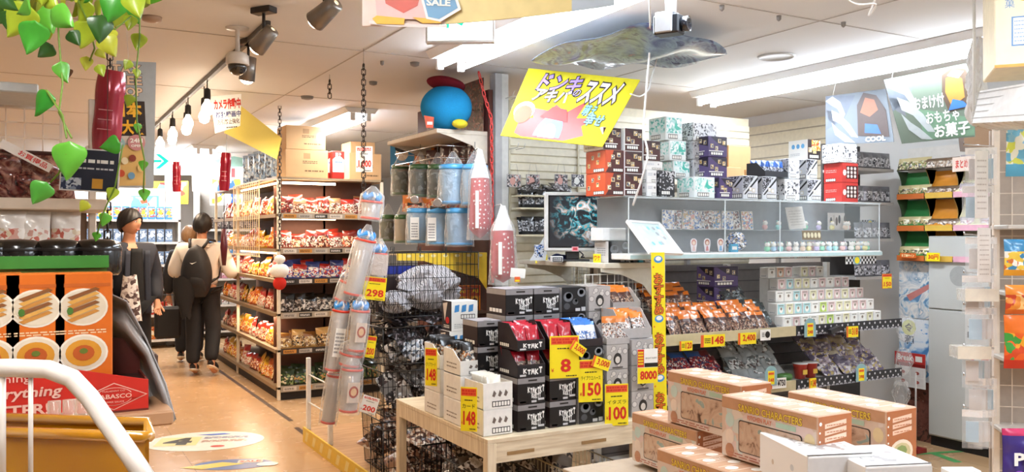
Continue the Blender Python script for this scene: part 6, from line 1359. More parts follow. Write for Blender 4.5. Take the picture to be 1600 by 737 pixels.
# yellow board and camera notice
A = [P(374, 163, d=7.0), P(440, 215, d=6.6), P(440, 252, d=6.6), P(350, 207, d=7.0)]; n0 = (A[1]-A[0]).cross(A[3]-A[0]).normalized(); A[2] = A[2]-n0*(A[2]-A[0]).dot(n0)
t, _q = quad_board('yellow_board', 'translucent plain yellow board hanging beside the camera notice', A, .005, M('#f0dc6a', .35, var=.02))
A = [P(329, 150, d=6.4), P(377, 146, d=6.4), P(375, 196, d=6.4), P(336, 208, d=6.4)]
t, q = quad_board('notice_sign', 'white hanging notice with red and blue rows of characters', A, .004, PAPER, 'sign')
bl, br, tr, tl = q; m = MB(); w_ = tr.x-tl.x; h_ = tl.z-bl.z
m.txt('カメラ作動中', tl.x+.02, tl.z-h_*.38, tr.x-.01, tl.z-h_*.1, PC_R, 1, outline=M('#7a1f14'), ow=.02, bold=.03); m.txt('防犯録画中', tl.x+.03, tl.z-h_*.6, tr.x-.015, tl.z-h_*.43, M('#2c3c7c'), 1, bold=.03); m.txt('万引防止強化', tl.x+.035, tl.z-h_*.78, tr.x-.03, tl.z-h_*.64, M('#5a3a24'), 1, bold=.02); m.fine(tl.x+.1, bl.z+.03, tr.x-.05, bl.z+.045, 1, INK, 1); m.obj('lettering', t)
# blue bags hung above the snack shelving
for i in range(6):
    p = P(372+i*11, 222+i*5, X=2.0); m = MB(); 
    pm = bagmesh(.12, .3, .03, [(.9, PR(['#6f8fb4', '#31384a', '#b9c4cf', '#8fa9c6'], 18)), (1, M('#8fa9c6', .3, coat=.5))], seed=i) if i < 2 else pm
    put('hanging_bag', pm, None, f'bluish bag hanging above the aisle grid, {nth(i, 6)}', 'bag', 'bluish bags above the aisle grid', None, (2.0, 8.2+(5-i)*.25, 2.07), -1.2)

# ================================================================ FAR END OF THE AISLE
def back_shelf(label, x0, x1, y, h, zs, seed, cols_, grp, nm):
    t = root('back_shelving', label, 'shelf', (x0, y, 0)); w = x1-x0; rnd = random.Random(seed)
    m = MB(); m.box(0, w, .35, .37, 0, h, M('#b9b0a6', .5)); m.obj('back_panel', t)
    for z in zs: m = MB(); m.box(0, w, 0, .35, z-.03, z, M('#ded8d0', .4)); m.obj('shelf_board', t)
    for x in (0, w-.03): m = MB(); m.box(x, x+.03, 0, .36, 0, h, M('#e4ded6', .4)); m.obj('upright', t)
    for k, z in enumerate(zs):
        cn_, cm = cols_[k % len(cols_)]; n = int((w-.08)/.105)
        key = (cn_, nm)
        if key not in BG: 
            b = MB(); b.bbox(-.045, .045, 0, .06, 0, .17, M(cm[0], .4), .006); b.T = Matrix.Translation((0, 0, 0)); b.rect(-.04, .03, .04, .15, PR(cm, 26), 1); b.disc(0, .09, .025, .03, M(cm[1]), 2, 10); BG[key] = b.mesh(nm)
        for j in range(n): put(nm, BG[key], None, f'{cn_} packet, {("bottom", "second", "third", "fourth", "fifth", "sixth", "seventh")[k]} level of the {grp}, {nth(j, n)}', 'packet', f'packets on the {grp}', None, (x0+.07+j*.105, y+.03, z+.001))
BG = {}
back_shelf('back shelf of blue and orange packets behind the man in black', .35, 1.72, 12.2, 2.15, (.12, .45, .8, 1.12, 1.42, 1.72), 1, (('orange', ['#c9702c', '#efe3cf', '#b33a1c', '#e8b52c']), ('red and white', ['#b33a2c', '#efe3cf', '#d8d0c8', '#a82c1c']), ('orange red', ['#c8502c', '#f0d9b8', '#e8892c', '#7a2a1c']), ('steel blue', ['#6f86a4', '#dfe6ec', '#8fa3ba', '#54688a']), ('steel blue', ['#6f86a4', '#dfe6ec', '#8fa3ba', '#54688a']), ('mixed', ['#3f7fb4', '#e8c23c', '#c8502c', '#e7e2dc'])), 'far left back shelf', 'packet')
back_shelf('back shelf of pale packets right of the walking couple', 2.05, 3.7, 12.9, 2.2, (.12, .5, .88, 1.25, 1.6), 2, (('dark', ['#3a2c2c', '#8a7a74', '#5a4a48', '#c9bdb2']), ('pale', ['#c9c2ba', '#f0eae2', '#a89a8e', '#8a3a3a']), ('pink', ['#c98a9a', '#f3e3e6', '#a85a70', '#e7d0d4']), ('blue', ['#5a8fc0', '#e6eef4', '#3a6aa0', '#c9d8e4'])), 'far right back shelf', 'carton_packet')
m = MB(); m.bbox(0, .18, 0, .18, 0, CEIL-.01, M('#e6e4e2', .5), .005); p = P(268, 300, Y=12.0); m.obj('pillar', None, 'slim pale pillar between the two far shelves', 'pillar', loc=(p.x, 12.5, 0))
for (px, py, d, w, h, c, lb) in ((328, 320, 11.0, .42, .36, ('#2c62b8', '#f3f3f0', '#e8c23c'), 'white poster with blue mark on the far wall above the couple'), (190, 340, 11.5, .5, .3, ('#e8d9c8', '#5fa9cf', '#c8502c'), 'colourful poster above the far left shelf'), (300, 262, 11.6, .3, .26, ('#e98a9a', '#f6efe9', '#d04a60'), 'pink poster high beside the slim pillar'), (238, 318, 11.9, .5, .32, ('#8ab0c4', '#e8c23c', '#c84a3c'), 'blue and yellow poster over the far left shelf')):
    p = P(px, py, d=d); m = MB(); m.box(0, w, 0, .006, 0, h, M(c[1], .4)); m.rect(w*.06, h*.06, w*.94, h*.94, PR([c[1], c[0], c[1], c[2]], 5, .5), 1); m.box(w*.5-.003, w*.5+.003, 0, .004, h, CEIL-p.z, WWIRE); m.obj('hanging_poster', None, lb, 'poster', loc=p[:], rot=-.5)
m = MB(); m.box(0, 1.1, 0, .01, 0, .5, M('#e3d9cd', .4)); m.shape([(.25, .1), (.85, .1), (.85, .4), (.55, .46), (.25, .4)], M('#8fb3a0'), 1); m.shape([(.32, .12), (.8, .12), (.8, .32), (.32, .32)], M('#efe6da'), 2); m.txt('1', .48, .15, .6, .3, M('#b03a3a'), 3, bold=.05); m.box(.5, .51, 0, .01, .5, .9, WWIRE); p = P(300, 298, d=11.2); m.obj('hanging_sign', None, 'faded hanging sign with red numeral in the distance', 'sign', loc=p[:], rot=-.5)

# red foil tubes hanging over the aisle
def foil_tube(px, y0, y1, w, d, label, lean=0):
    p = P(px, y1, d=d); h = (y1-y0)/F*d; r = w/F*d/2; t = root('hanging_foil_tube', label, 'foil tube', p[:], 0, 'red foil tubes over the aisle'); t.rotation_euler = (0, lean, -.3)
    m = MB()
    def f_(u, v):
        a = 2*PI*u; k = .85+.15*math.sin(PI*v)+.05*math.sin(3*PI*v); return (r*k*(math.cos(a)+.12*math.cos(3*a)), r*.8*k*math.sin(a), h*v)
    m.sheet(18, 20, f_, M('#a81c34', .12, coat=.8, metal=.25, vs=8, var=.2)); m.poly([f_(i/18, 1) for i in range(18)], M('#8a1228')); m.poly([f_(i/18, 0) for i in range(18)][::-1], M('#8a1228')); m.obj('foil_body', t)
    m = MB()
    for k in range(3): m.box(-r*.5, r*.5, -r*.86, -r*.8, h*(.25+.12*k), h*(.25+.12*k)+.01*h, M('#d9929a'))
    m.obj('printed_band', t)
    m = MB(); m.tube([(0, 0, h), (0, 0, CEIL-p.z)], .0015, BWIRE, 4); m.obj('hook', t)
foil_tube(164, 110, 235, 40, 3.0, 'big shiny red foil tube hanging beside the tall poster', .08)
foil_tube(276, 252, 299, 12, 8.5, 'small red foil tube hanging in the distance left of the pillar'); foil_tube(350, 238, 297, 15, 7.0, 'red foil tube hanging above the man with the backpack', .05)
p = P(350, 300, d=7.0); m = MB(); m.tube([(0, 0, 0), (0, 0, -.3)], .004, BWIRE, 4); m.lathe([(.02, -.3), (.03, -.45), (.015, -.6)], M('#5a1a24', .4), n=10); m.obj('hanging_umbrella', None, 'thin dark red object hanging below the red foil tube', 'hanging goods', loc=p[:])

# tall tax free poster
A = [P(182, 94, Y=3.9), P(244, 97, Y=3.9), P(240, 293, Y=3.9), P(178, 290, Y=3.9)]; n0 = (A[1]-A[0]).cross(A[3]-A[0]).normalized(); A[2] = A[2]-n0*(A[2]-A[0]).dot(n0)
t, q = quad_board('tax_free_poster', 'tall tax free shop poster with yellow characters hanging beside the red tube', A, .005, M('#a7adb0', .4), 'poster')
bl, br, tr, tl = q; W = br.x-bl.x; H = tl.z-bl.z; m = MB(); m.T = Matrix.Translation((bl.x, 0, bl.z))
m.rect(0, 0, W*.8, H*.33, M('#d9b26a'), 1); m.rect(W*.03, H*.34, W*.85, H*.4, M('#cfc2b8'), 1)
RO = M('#e9c9a8'); RD = M('#3f2a22')
for i, (s_, x0) in enumerate((('TAX', .1), ('FREE', .04), ('SHOP', .02))): m.txt(s_, W*x0, H*(.9-.09*i), W*.84, H*(.97-.09*i), RO, 2, outline=RD, ow=.035, bold=.03)
m.rect(W*.0, H*.4, W*.88, H*.68, M('#2a1c14'), 1); YG = M('#f0b428', .4); m.txt('日本', W*.08, H*.55, W*.8, H*.67, YG, 5, outline=M('#171009'), ow=.02, bold=.05); m.txt('最大级', W*.0, H*.41, W*.86, H*.53, YG, 5, outline=M('#171009'), ow=.02, bold=.05)
m.disc(W*.62, H*.345, W*.22, W*.22, M('#c98a8a'), 8, 20); m.txt('24H', W*.46, H*.345, W*.78, H*.38, PAPER, 10, bold=.03); m.txt('OPEN', W*.48, H*.31, W*.76, H*.33, PAPER, 10, bold=.03)
m.disc(W*.15, H*.34, W*.18, W*.18, M('#8fb3b8'), 8, 20); m.txt('NON', W*.05, H*.355, W*.25, H*.375, PAPER, 10); m.txt('STOP', W*.04, H*.325, W*.27, H*.345, PAPER, 10)
for (x, z, c) in ((.2, .1, '#c8502c'), (.5, .22, '#8a3a24'), (.45, .08, '#6f9fc0'), (.7, .14, '#e3c27a'), (.3, .2, '#e8d8b0')): m.disc(W*x, H*z, W*.09, W*.1, M(c), 9, 10)
m.obj('lettering', t); m = MB(); m.tube([(bl.x+W*.3, .003, tl.z), (bl.x+W*.3, .003, CEIL-bl.z-.0+.0)], .002, WWIRE, 4) if 0 else m.tube([(tl.x+W*.3, .003, tl.z-.01), (tl.x+W*.3, .003, tl.z+.35)], .002, WWIRE, 4); m.obj('hanging_wire', t)

# ================================================================ LEFT END RACK (near left)
EY = 2.95
def EX(px, Y=EY): return P(px, 0, Y=Y).x
t = root('end_rack', 'pale end rack with wire top at the far left', 'shelf', (-.55, EY, 0))
ex1 = EX(168)+.55; em = M('#d8c4ae', .45)
for z, nm in ((1.615, 'shelf_board'), (1.41, 'shelf_board'), (1.1, 'shelf_board')): m = MB(); m.bbox(0, ex1, 0, .4, z-.035 if z > 1.6 else z-.02, z, em, .003); m.obj(nm, t)
for x in (0, ex1-.035): m = MB(); m.bbox(x, x+.025, .37, .4, 0, 1.98, M('#e3d6c6', .4), .003); m.obj('upright', t)
m = MB(); m.box(.03, ex1-.04, .385, .395, 0, 1.6, M('#8a6f5a', .6)); m.obj('back_panel', t)
m = MB(); m.bbox(0, EX(60, 3.2)+.55, .0, .35, 1.93, 1.96, M('#c9c9c6', .4)); m.obj('top_panel', t)
grid_panel('pale wire grid standing on top of the end rack', (-.5, 3.2, 1.62), EX(95, 3.2)+.5, .3, 0, M('#e3d3c0', .4), cell=.052, r=.0025)
m = MB(); 
bk = [bagmesh(.2, .15, .06, [(.9, SW(['#2c0d10', '#5c1618', '#8a241c', '#6a1a18', '#c08a76'], 22, .15, .9)), (1, M('#3a1214', .2))], wr=.5, seed=s, name='meat_bag', n=14) for s in (1, 2)]
for i, px in enumerate((14, 62)): put('snack_bag', bk[i], None, ('dark red glossy food bag, left one on the end rack', 'dark red glossy food bag, right one on the end rack')[i], 'snack bag', 'dark red bags on the end rack', None, (EX(px), EY+.06, 1.616), (-.15, 0, .1))
p = P(0, 232, Y=2.9); m = MB(); m.T = Matrix.Rotation(.5, 4, 'Y'); m.box(0, .15, 0, .004, -.012, .014, M('#e9dcd0', .4)); m.txt('お買得品', .05, -.007, .14, .01, PC_R, 1, bold=.02); m.obj('shelf_strip', None, 'slanting cream strip with red characters over the dark red bags', 'sign', loc=(p.x, 2.93, p.z+.02))
p = P(92, 296, Y=2.9); m = MB(); m.box(0, .165, 0, .004, 0, .13, M('#e8e2dc')); m.rect(.004, .004, .161, .126, M('#161c30', .4), 1); m.fine(.05, .085, .15, .1, 1, PAPER, 2, fill=.7); m.fine(.05, .065, .15, .075, 1, LGREY, 2); m.rect(.09, .01, .12, .04, M('#d0962c'), 2); m.rect(.004, .004, .06, .04, PR(['#8a98b0', '#2c3654', '#c9d0da'], 60), 2)
m.obj('shop_sign', None, 'small navy sign with white lines hanging at the end rack', 'sign', loc=(p.x, 2.9, p.z), rot=(0, .05, -.25))
wp2 = bagmesh(.085, .12, .02, [(.15, M('#c99a7a')), (.6, PR(['#eee6dc', '#d9a89a', '#f5efe8', '#c96a5a', '#e3d3b8'], 30)), (1, M('#efe9e2', .25, coat=.5))], seed=4, n=10)
for i, px in enumerate((16, 55, 104)): put('snack_bag', wp2, None, f'white pouch with pink print under the rack shelf, {nth(i, 3)}', 'snack bag', 'white pouches on the end rack', None, (EX(px), EY+.05+.005*i, 1.455-.0), (0, 0, R.uniform(-.1, .1)))
for i in range(3): m = MB(); m.bbox(-.05, .05, 0, .12, 0, .043, M('#7a5a3a', .5)); m.obj('small_box', None, f'brown box under the white pouches, {nth(i, 3)}', 'box', 'brown boxes under the pouches', loc=(EX((16, 55, 104)[i]), EY+.03, 1.4105))
# black pots with round wooden knobs on a nearer ledge
PY = 2.5
t = root('ledge_rack', 'low ledge rack carrying the black pots and green box', 'shelf', (-.5, 2.2, 0))
lx = EX(172, 2.3)+.5
m = MB(); m.bbox(0, lx, 0, .5, 1.375, 1.4, M('#5a4a30', .5), .003); m.obj('shelf_board', t)
for x in (0, lx-.03): m = MB(); m.bbox(x, x+.03, .45, .48, 0, 1.375, M('#8a7a68', .4)); m.obj('upright', t)
pot = MB(); pot.lathe([(.05, 0), (.056, .01), (.057, .07), (.05, .085), (.03, .09), (.002, .092)], M('#0d0b0c', .18, coat=.6), n=24); pot.lathe([(.058, .062), (.059, .066), (.058, .07)], M('#2c2626', .3), n=24, cap=False)
for i in range(4): pot.T = Matrix.Translation((0, -.0575, 0)); pot.shape([(-.03+.016*i, .03), (-.022+.016*i, .028), (-.02+.016*i, .05), (-.028+.016*i, .052)], M('#b9b2a8'), 1)
pot.T = None; POTB = pot.mesh('pot_body'); kb = MB(); kb.ball((0, -.062, .02), .012, M('#b07a3a', .4), 10, 8); KB = kb.mesh('wooden_knob')
for i, px in enumerate((-16, 28, 90, 150)):
    t = root('black_pot', f'glossy black pot with round wooden knob, {nth(i, 4)} on the ledge', 'pot', (EX(px, 2.45), 2.4, 1.401), -.3, 'black pots on the ledge'); put('pot_body', POTB, t); put('wooden_knob', KB, t)

# orange boxes, red tray, green box on the near counter
BY = 1.9
def BX(px, Y=BY): return P(px, 0, Y=Y).x
sc_ = P(100, 0, Y=BY); dd = sc_.x*S_+sc_.y*C_
zb_ = P(100, 648, Y=BY).z
t = root('green_box', 'dark green display box behind the orange food boxes', 'box', (0, 0, 0)); z1_ = P(100, 402, Y=2.1).z
m = MB(); m.box(-.4, BX(166, 2.06), 2.03, 2.16, zb_+.001, z1_, M('#5a7a34', .45)); m.box(-.4, BX(168, 2.06), 2.02, 2.03, z1_-.02, z1_+.006, M('#3f8a34', .4)); m.obj('carton_body', t)
OF = MB(); w, d, h = .107, .05, .225
OF.bbox(0, w, 0, d, 0, h, M('#e0701c', .4), .003); OF.T = FT((0, 0, 0), (1, 0, 0), (0, 0, 1))
for zc in (.155, .062):
    OF.disc(w*.5, zc, .045, .038, M('#f3ead9'), 1, 24); OF.disc(w*.5, zc, .041, .034, M('#e6d8c0'), 2, 24)
rn = random.Random(4)
for i in range(6): a = .13+i*.009; OF.shape([(w*.22, a), (w*.7, a+.02), (w*.78, a+.016), (w*.3, a-.005)], M(('#c98a3c', '#e0a850', '#8a5424')[i % 3]), 3+i % 3)
OF.disc(w*.5, .062, .033, .027, M('#d9962c'), 3, 20); OF.disc(w*.5, .062, .02, .016, M('#c05a20'), 4, 14); OF.disc(w*.5, .066, .008, .006, M('#6a7a2c'), 5, 8); OF.disc(w*.27, .148, .006, .008, M('#4a7a2c'), 7, 8)
OF.fine(w*.1, .1, w*.9, .11, 2, M('#f3d3a8'), 1); OF.rect(w*.04, .196, w*.96, .203, M('#c9621c'), 1); OF.T = None; OFM = OF.mesh('food_box')
for i, px in enumerate((-60, 10, 88)):
    put('food_box', OFM, None, f'orange food box with two round plates, {nth(i, 3)} in the red tray', 'box', 'orange food boxes in the red tray', None, (P((-68, 7, 84)[i], 0, Y=1.935).x, 1.935, zb_+.055))
put('food_box', OFM, None, 'orange food box with two round plates, back row of the red tray', 'box', 'orange food boxes in the red tray', None, (BX(8)-.08, 1.99, zb_+.055))
m = MB(); RT = M('#c8281c', .45)
x1_ = BX(232); hh_ = P(232, 592, Y=BY).z-zb_
ht = P(0, 560, Y=BY).z-zb_
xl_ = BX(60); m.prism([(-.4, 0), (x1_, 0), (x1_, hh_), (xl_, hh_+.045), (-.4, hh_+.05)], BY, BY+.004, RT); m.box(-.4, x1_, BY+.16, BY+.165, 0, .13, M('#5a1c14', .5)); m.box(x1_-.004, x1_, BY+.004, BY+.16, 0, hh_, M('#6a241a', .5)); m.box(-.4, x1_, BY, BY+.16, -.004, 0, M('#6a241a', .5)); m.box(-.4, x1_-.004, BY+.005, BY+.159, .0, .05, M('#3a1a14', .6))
m.T = Matrix.Translation((0, BY, 0)); cx_ = BX(178); cz_ = hh_*.5; dw, dh = (BX(232)-BX(125))*.5, hh_*.56
LB = M('#e8b9a8', .45)
m.shape([(cx_-dw, cz_), (cx_, cz_-dh*.85), (cx_+dw, cz_), (cx_, cz_+dh*.85)], LB, 1); m.shape([(cx_-dw*.94, cz_), (cx_, cz_-dh*.79), (cx_+dw*.94, cz_), (cx_, cz_+dh*.79)], RT, 2); m.disc(cx_, cz_, dw*.56, dh*.56, LB, 3, 24); m.disc(cx_, cz_, dw*.53, dh*.53, RT, 4, 24)
m.rect(cx_-dw*.72, cz_-dh*.16, cx_+dw*.74, cz_+dh*.2, RT, 5); m.txt('TABASCO', cx_-dw*.78, cz_-dh*.12, cx_+dw*.74, cz_+dh*.16, LB, 6, bold=.02)
m.txt('McILHENNY CO.', cx_-dw*.35, cz_+dh*.3, cx_+dw*.35, cz_+dh*.4, LB, 6); m.txt('PEPPER SAUCE', cx_-dw*.3, cz_-dh*.38, cx_+dw*.3, cz_-dh*.28, LB, 6)
m.txt('Anything', BX(-60), hh_*1.15, BX(60), hh_*1.5, LB, 3); m.txt('Everything', BX(-60), hh_*.6, BX(112), hh_*1.05, LB, 3, shear=.2, bold=.02); m.txt('BETTER!', BX(-50), hh_*.1, BX(84), hh_*.48, LB, 3, bold=.03)
m.obj('food_tray', None, 'red cardboard tray with diamond emblem holding the orange boxes', 'tray', loc=(0, 0, zb_))
# counter below and bottles inside it
t = root('counter', 'tan counter edge under the red tray at the lower left', 'counter', (-.5, BY-.03, 0)); cz = zb_-.0045
m = MB(); m.bbox(0, x1_+.545, 0, .26, cz-.03, cz, M('#b98d68', .5), .004); m.obj('counter_top', t)
m = MB(); m.box(.03, x1_+.42, .06, .24, 0, cz-.03, M('#8a6a4c', .6)); m.obj('counter_body', t)
GLB = MB(); GLB.lathe([(.02, 0), (.022, .01), (.022, .08), (.01, .1), (.01, .12)], FILM('#e3d8c6', .35, .05), n=14); GLB = GLB.mesh('glass_jar')
# grey plastic sheet draped over the goods right of the green box
m = MB()
def drape(u, v):
    a = P(168+22*v, 438+100*v, Y=2.02); b = P(188, 520, Y=2.02)
    top = [P(168, 455, Y=2.02), P(200, 470, Y=2.0), P(232, 530, Y=1.98), P(262, 600, Y=1.96), P(276, 655, Y=1.95)]; bot = [P(166, 570, Y=2.07), P(195, 580, Y=2.05), P(226, 592, Y=2.02), P(232, 630, Y=2.0), P(250, 658, Y=1.98)]
    k = u*4; i = min(3, int(k)); f_ = k-i; tp = top[i]*(1-f_)+top[i+1]*f_; bt = bot[i]*(1-f_)+bot[i+1]*f_
    q = tp*(1-v)+bt*v; q.y += .03*math.sin(8*v+3*u)+.02*math.sin(14*v)+.08*v; return q
m.sheet(24, 14, drape, M('#938d89', .4, coat=.2, vs=14, var=.2)); o = m.obj('plastic_sheet', None, 'dark grey plastic sheet draped beside the orange boxes', 'plastic sheet'); sm = o.modifiers.new('thickness', 'SOLIDIFY'); sm.thickness = .003
m = MB(); a = P(165, 600, Y=2.08); m.bbox(0, .035, 0, .12, 0, .09, M('#4a3026', .6)); m.obj('dark_carton', None, 'dark brown carton under the grey plastic sheet', 'box', loc=(x1_+.005, 2.08, cz+.001))
# white tubular frame and amber tray nearest the viewer
t = root('tube_frame', 'white rounded tube frame in the lower left foreground', 'frame', (0, 0, 0)); wt = M('#e9e2da', .3, coat=.3)
pts = [P(-60, 575, d=1.05), P(20, 574, d=1.05), P(75, 576, d=1.05), P(112, 590, d=1.05), P(140, 620, d=1.05), P(168, 660, d=1.04), P(200, 705, d=1.03), P(250, 780, d=1.02)]
m = MB(); m.tube(pts, .0115, wt, 14); m.obj('top_tube', t)
for px in (2, 48): m = MB(); m.tube([P(px, 578, d=1.05), P(px, 760, d=1.04)], .0055 if px < 10 else .003, wt, 8); m.obj('upright_tube', t)
def amber():
    m = bpy.data.materials.new('amber_plastic'); m.use_nodes = True; nt = m.node_tree; b = nt.nodes['Principled BSDF']
    tc = nt.nodes.new('ShaderNodeTexCoord'); no = nt.nodes.new('ShaderNodeTexNoise'); no.inputs['Scale'].default_value = 6; nt.links.new(tc.outputs['Object'], no.inputs['Vector']); cr = nt.nodes.new('ShaderNodeValToRGB'); cr.color_ramp.elements[0].color = (*srgb('#c8780c'), 1); cr.color_ramp.elements[1].color = (*srgb('#f0b01c'), 1); nt.links.new(no.outputs['Fac'], cr.inputs[0]); nt.links.new(cr.outputs[0], b.inputs['Base Color'])
    b.inputs['Roughness'].default_value = .18; b.inputs['Transmission Weight'].default_value = .35; b.inputs['Coat Weight'].default_value = .6; return m
AMB = amber(); t = root('amber_basket', 'amber translucent plastic basket at the bottom left corner', 'basket', (0, 0, 0))
a0 = P(-80, 676, d=1.2); a1 = P(233, 664, d=1.16); rt = (a1-a0); rt.z = 0; L = rt.length; rt.normalize(); fw = (P(200, 0, d=1)-Vector((0, 0, P(200, 0, d=1).z))).normalized()*.45
def AP(x, y, z): q = a0+rt*x+fw*y; return (q.x, q.y, a0.z+z)
m = MB(); 
for (y0_, y1_, z0_, z1_, mt) in ((0, .006, -.2, 0, AMB), (.22, .226, -.2, 0, AMB)):
    m.add([AP(0, y0_, z0_), AP(L-.01, y0_, z0_), AP(L-.01, y1_, z0_), AP(0, y1_, z0_), AP(0, y0_, z1_), AP(L, y0_, z1_), AP(L, y1_, z1_), AP(0, y1_, z1_)], [(0,3,2,1), (4,5,6,7), (0,1,5,4), (1,2,6,5), (2,3,7,6), (3,0,4,7)], mt)
m.add([AP(L-.006, 0, -.2), AP(L, 0, -.2), AP(L, .226, -.2), AP(L-.006, .226, -.2), AP(L-.006, 0, 0), AP(L, 0, 0), AP(L, .226, 0), AP(L-.006, .226, 0)], [(0,3,2,1), (4,5,6,7), (0,1,5,4), (1,2,6,5), (2,3,7,6), (3,0,4,7)], AMB)
m.add([AP(0, 0, -.2), AP(L, 0, -.2), AP(L, .226, -.2), AP(0, .226, -.2)], [(0, 1, 2, 3)], AMB); m.obj('basket_body', t)
m = MB(); m.tube([AP(0, 0, .004), AP(L-.01, 0, .004), AP(L, .01, .004), AP(L, .22, .004), AP(0, .226, .004)], .008, AMB, 8); m.obj('rolled_rim', t)
zl_ = P(85, 700, Y=1.62).z-.04
for i, px in enumerate((85, 108, 128)): put('glass_jar', GLB, None, f'small clear glass bottle below the red tray, {nth(i, 3)}', 'bottle', 'small bottles below the red tray', None, (P(px, 0, Y=1.62).x, 1.62, zl_))
t = root('low_ledge', 'narrow tan ledge with small bottles below the red tray', 'shelf', (-.5, 1.55, 0)); zl = zl_
m = MB(); m.bbox(0, P(175, 0, Y=1.6).x+.5, 0, .28, zl-.02, zl-.0005, M('#8c6844', .5)); m.obj('ledge_board', t)
m = MB(); m.box(.02, .05, .1, .25, 0, zl-.02, M('#8c6844')); m.obj('support', t)

# ---------------------------------------------------------------- hanging vine
def leaf_mesh(w, h, c, seed):
    m = MB(); rnd = random.Random(seed)
    def f_(u, v):
        s = (2*u-1); prof = (max(0, math.sin(PI*min(1, v**.52)))**.8); x = s*prof*w*.5; return (x, .12*w*(s*s)+.06*h*math.sin(3*v+seed)-.15*h*v*v*(.5), -h*v-.14*h*s*s*max(0, 1-v*1.6)+.1*h*(1-abs(s))*-max(0, 1-v*4))
    m.sheet(6, 12, f_, M(c, .35, coat=.3, vs=40, var=.22)); return m
def leaves(obj_name, label, spec, stems):
    t = root('vine', label, 'plant', (0, 0, 0), 0, 'plastic vines'); sm_ = MB()
    for st in stems: sm_.tube([P(*q[:2], d=q[2]) for q in st], .0018, M('#6a8a2c', .5), 5)
    sm_.obj('stem', t); lm = MB()
    for i, (px, py, w, d, c, ang, yaw) in enumerate(spec):
        p = P(px, py, d=d); ww = w/F*d; b = leaf_mesh(ww, ww*1.25, c, i); lm.T = Matrix.Translation(p) @ Matrix.Rotation(-TH+yaw, 4, 'Z') @ Matrix.Rotation(ang, 4, 'Y') @ Matrix.Rotation(.15, 4, 'X')
        lm.add(b.v, b.f, b.mats[0], True)
    lm.T = None; lm.obj('leaves', t)
G1, G2, G3, G4, G5 = '#3f9a2c', '#5fae34', '#a3b82c', '#c3c83c', '#2c5a1c'
rn = random.Random(21)
top = []
for i in range(64):
    px = rn.uniform(-10, 215); py = rn.uniform(-45, 28)*(1 if px < 175 else .4)-rn.uniform(0, 12); top.append((px, py, rn.uniform(22, 46), rn.uniform(1.5, 2.1), rn.choice([G3, G3, G2, G4, G5, G1, G3]), rn.uniform(-1.4, 1.4), rn.uniform(-.9, .9)))
leaves('vine', 'dense tangle of yellow green plastic leaves along the top left', top, (((-10, -20, 1.8), (60, -5, 1.75), (120, 0, 1.8), (190, -12, 1.85), (240, -30, 1.9)),))
leaves('vine', 'hanging strand with big bright green leaves at the far left', [(55, 26, 48, 1.5, G1, .25, .2), (95, 92, 30, 1.55, G2, -.35, 1.0), (72, 136, 40, 1.5, '#2f8a28', .5, -.3), (108, 214, 54, 1.45, G2, .1, .1), (75, 280, 36, 1.5, '#4a9a34', .5, .5), (45, -2, 55, 1.6, G3, .5, .3), (85, 68, 26, 1.7, G5, .8, .5), (106, 45, 24, 1.7, G5, -.6, .2), (62, 5, 40, 1.65, G2, -.4, 0)], (((88, -10, 1.6), (92, 60, 1.58), (98, 130, 1.55), (92, 175, 1.52), (112, 215, 1.45)), ((72, 140, 1.5), (98, 180, 1.5), (104, 215, 1.45)), ((104, 240, 1.45), (92, 270, 1.5), (78, 285, 1.5))))
leaves('vine', 'middle strand of small yellow green leaves before the red tube', [(135, 85, 20, 1.8, G4, .1, .2), (152, 98, 18, 1.8, G3, -.4, .3), (150, 75, 16, 1.8, G4, -.8, .6), (158, 50, 34, 1.75, G4, -.5, .2), (178, 38, 26, 1.8, G4, .6, .2), (140, 28, 40, 1.75, G3, .3, .3), (107, 105, 12, 1.8, '#5a3a24', 0, 0), (205, 20, 22, 1.85, G3, .2, .2)], (((120, -5, 1.8), (140, 40, 1.78), (148, 75, 1.8), (140, 95, 1.8)), ((140, 40, 1.78), (180, 45, 1.8), (205, 25, 1.85))))
leaves('vine', 'right strand of small leaves over the tall poster', [(219, 48, 25, 1.9, G3, .2, .3), (205, 92, 16, 1.9, G3, .5, .6), (215, 105, 14, 1.9, G3, 0, .9), (205, 145, 18, 1.9, G3, .3, .2), (216, 190, 14, 1.9, G2, 0, .9), (192, 222, 30, 1.85, G1, 1.35, .2), (224, 248, 15, 1.9, G2, .1, .2), (225, 292, 18, 1.9, G2, 0, .3), (178, 290, 20, 1.9, G3, .3, .2), (167, 330, 20, 1.9, G2, .3, .2), (138, 312, 18, 1.9, G4, .6, .3), (152, 360, 14, 1.9, G2, .2, .2)], (((219, -5, 1.9), (218, 60, 1.9), (212, 120, 1.9), (214, 190, 1.9), (226, 250, 1.9), (224, 300, 1.9)), ((192, 226, 1.85), (180, 290, 1.9), (160, 335, 1.9), (152, 365, 1.9))))

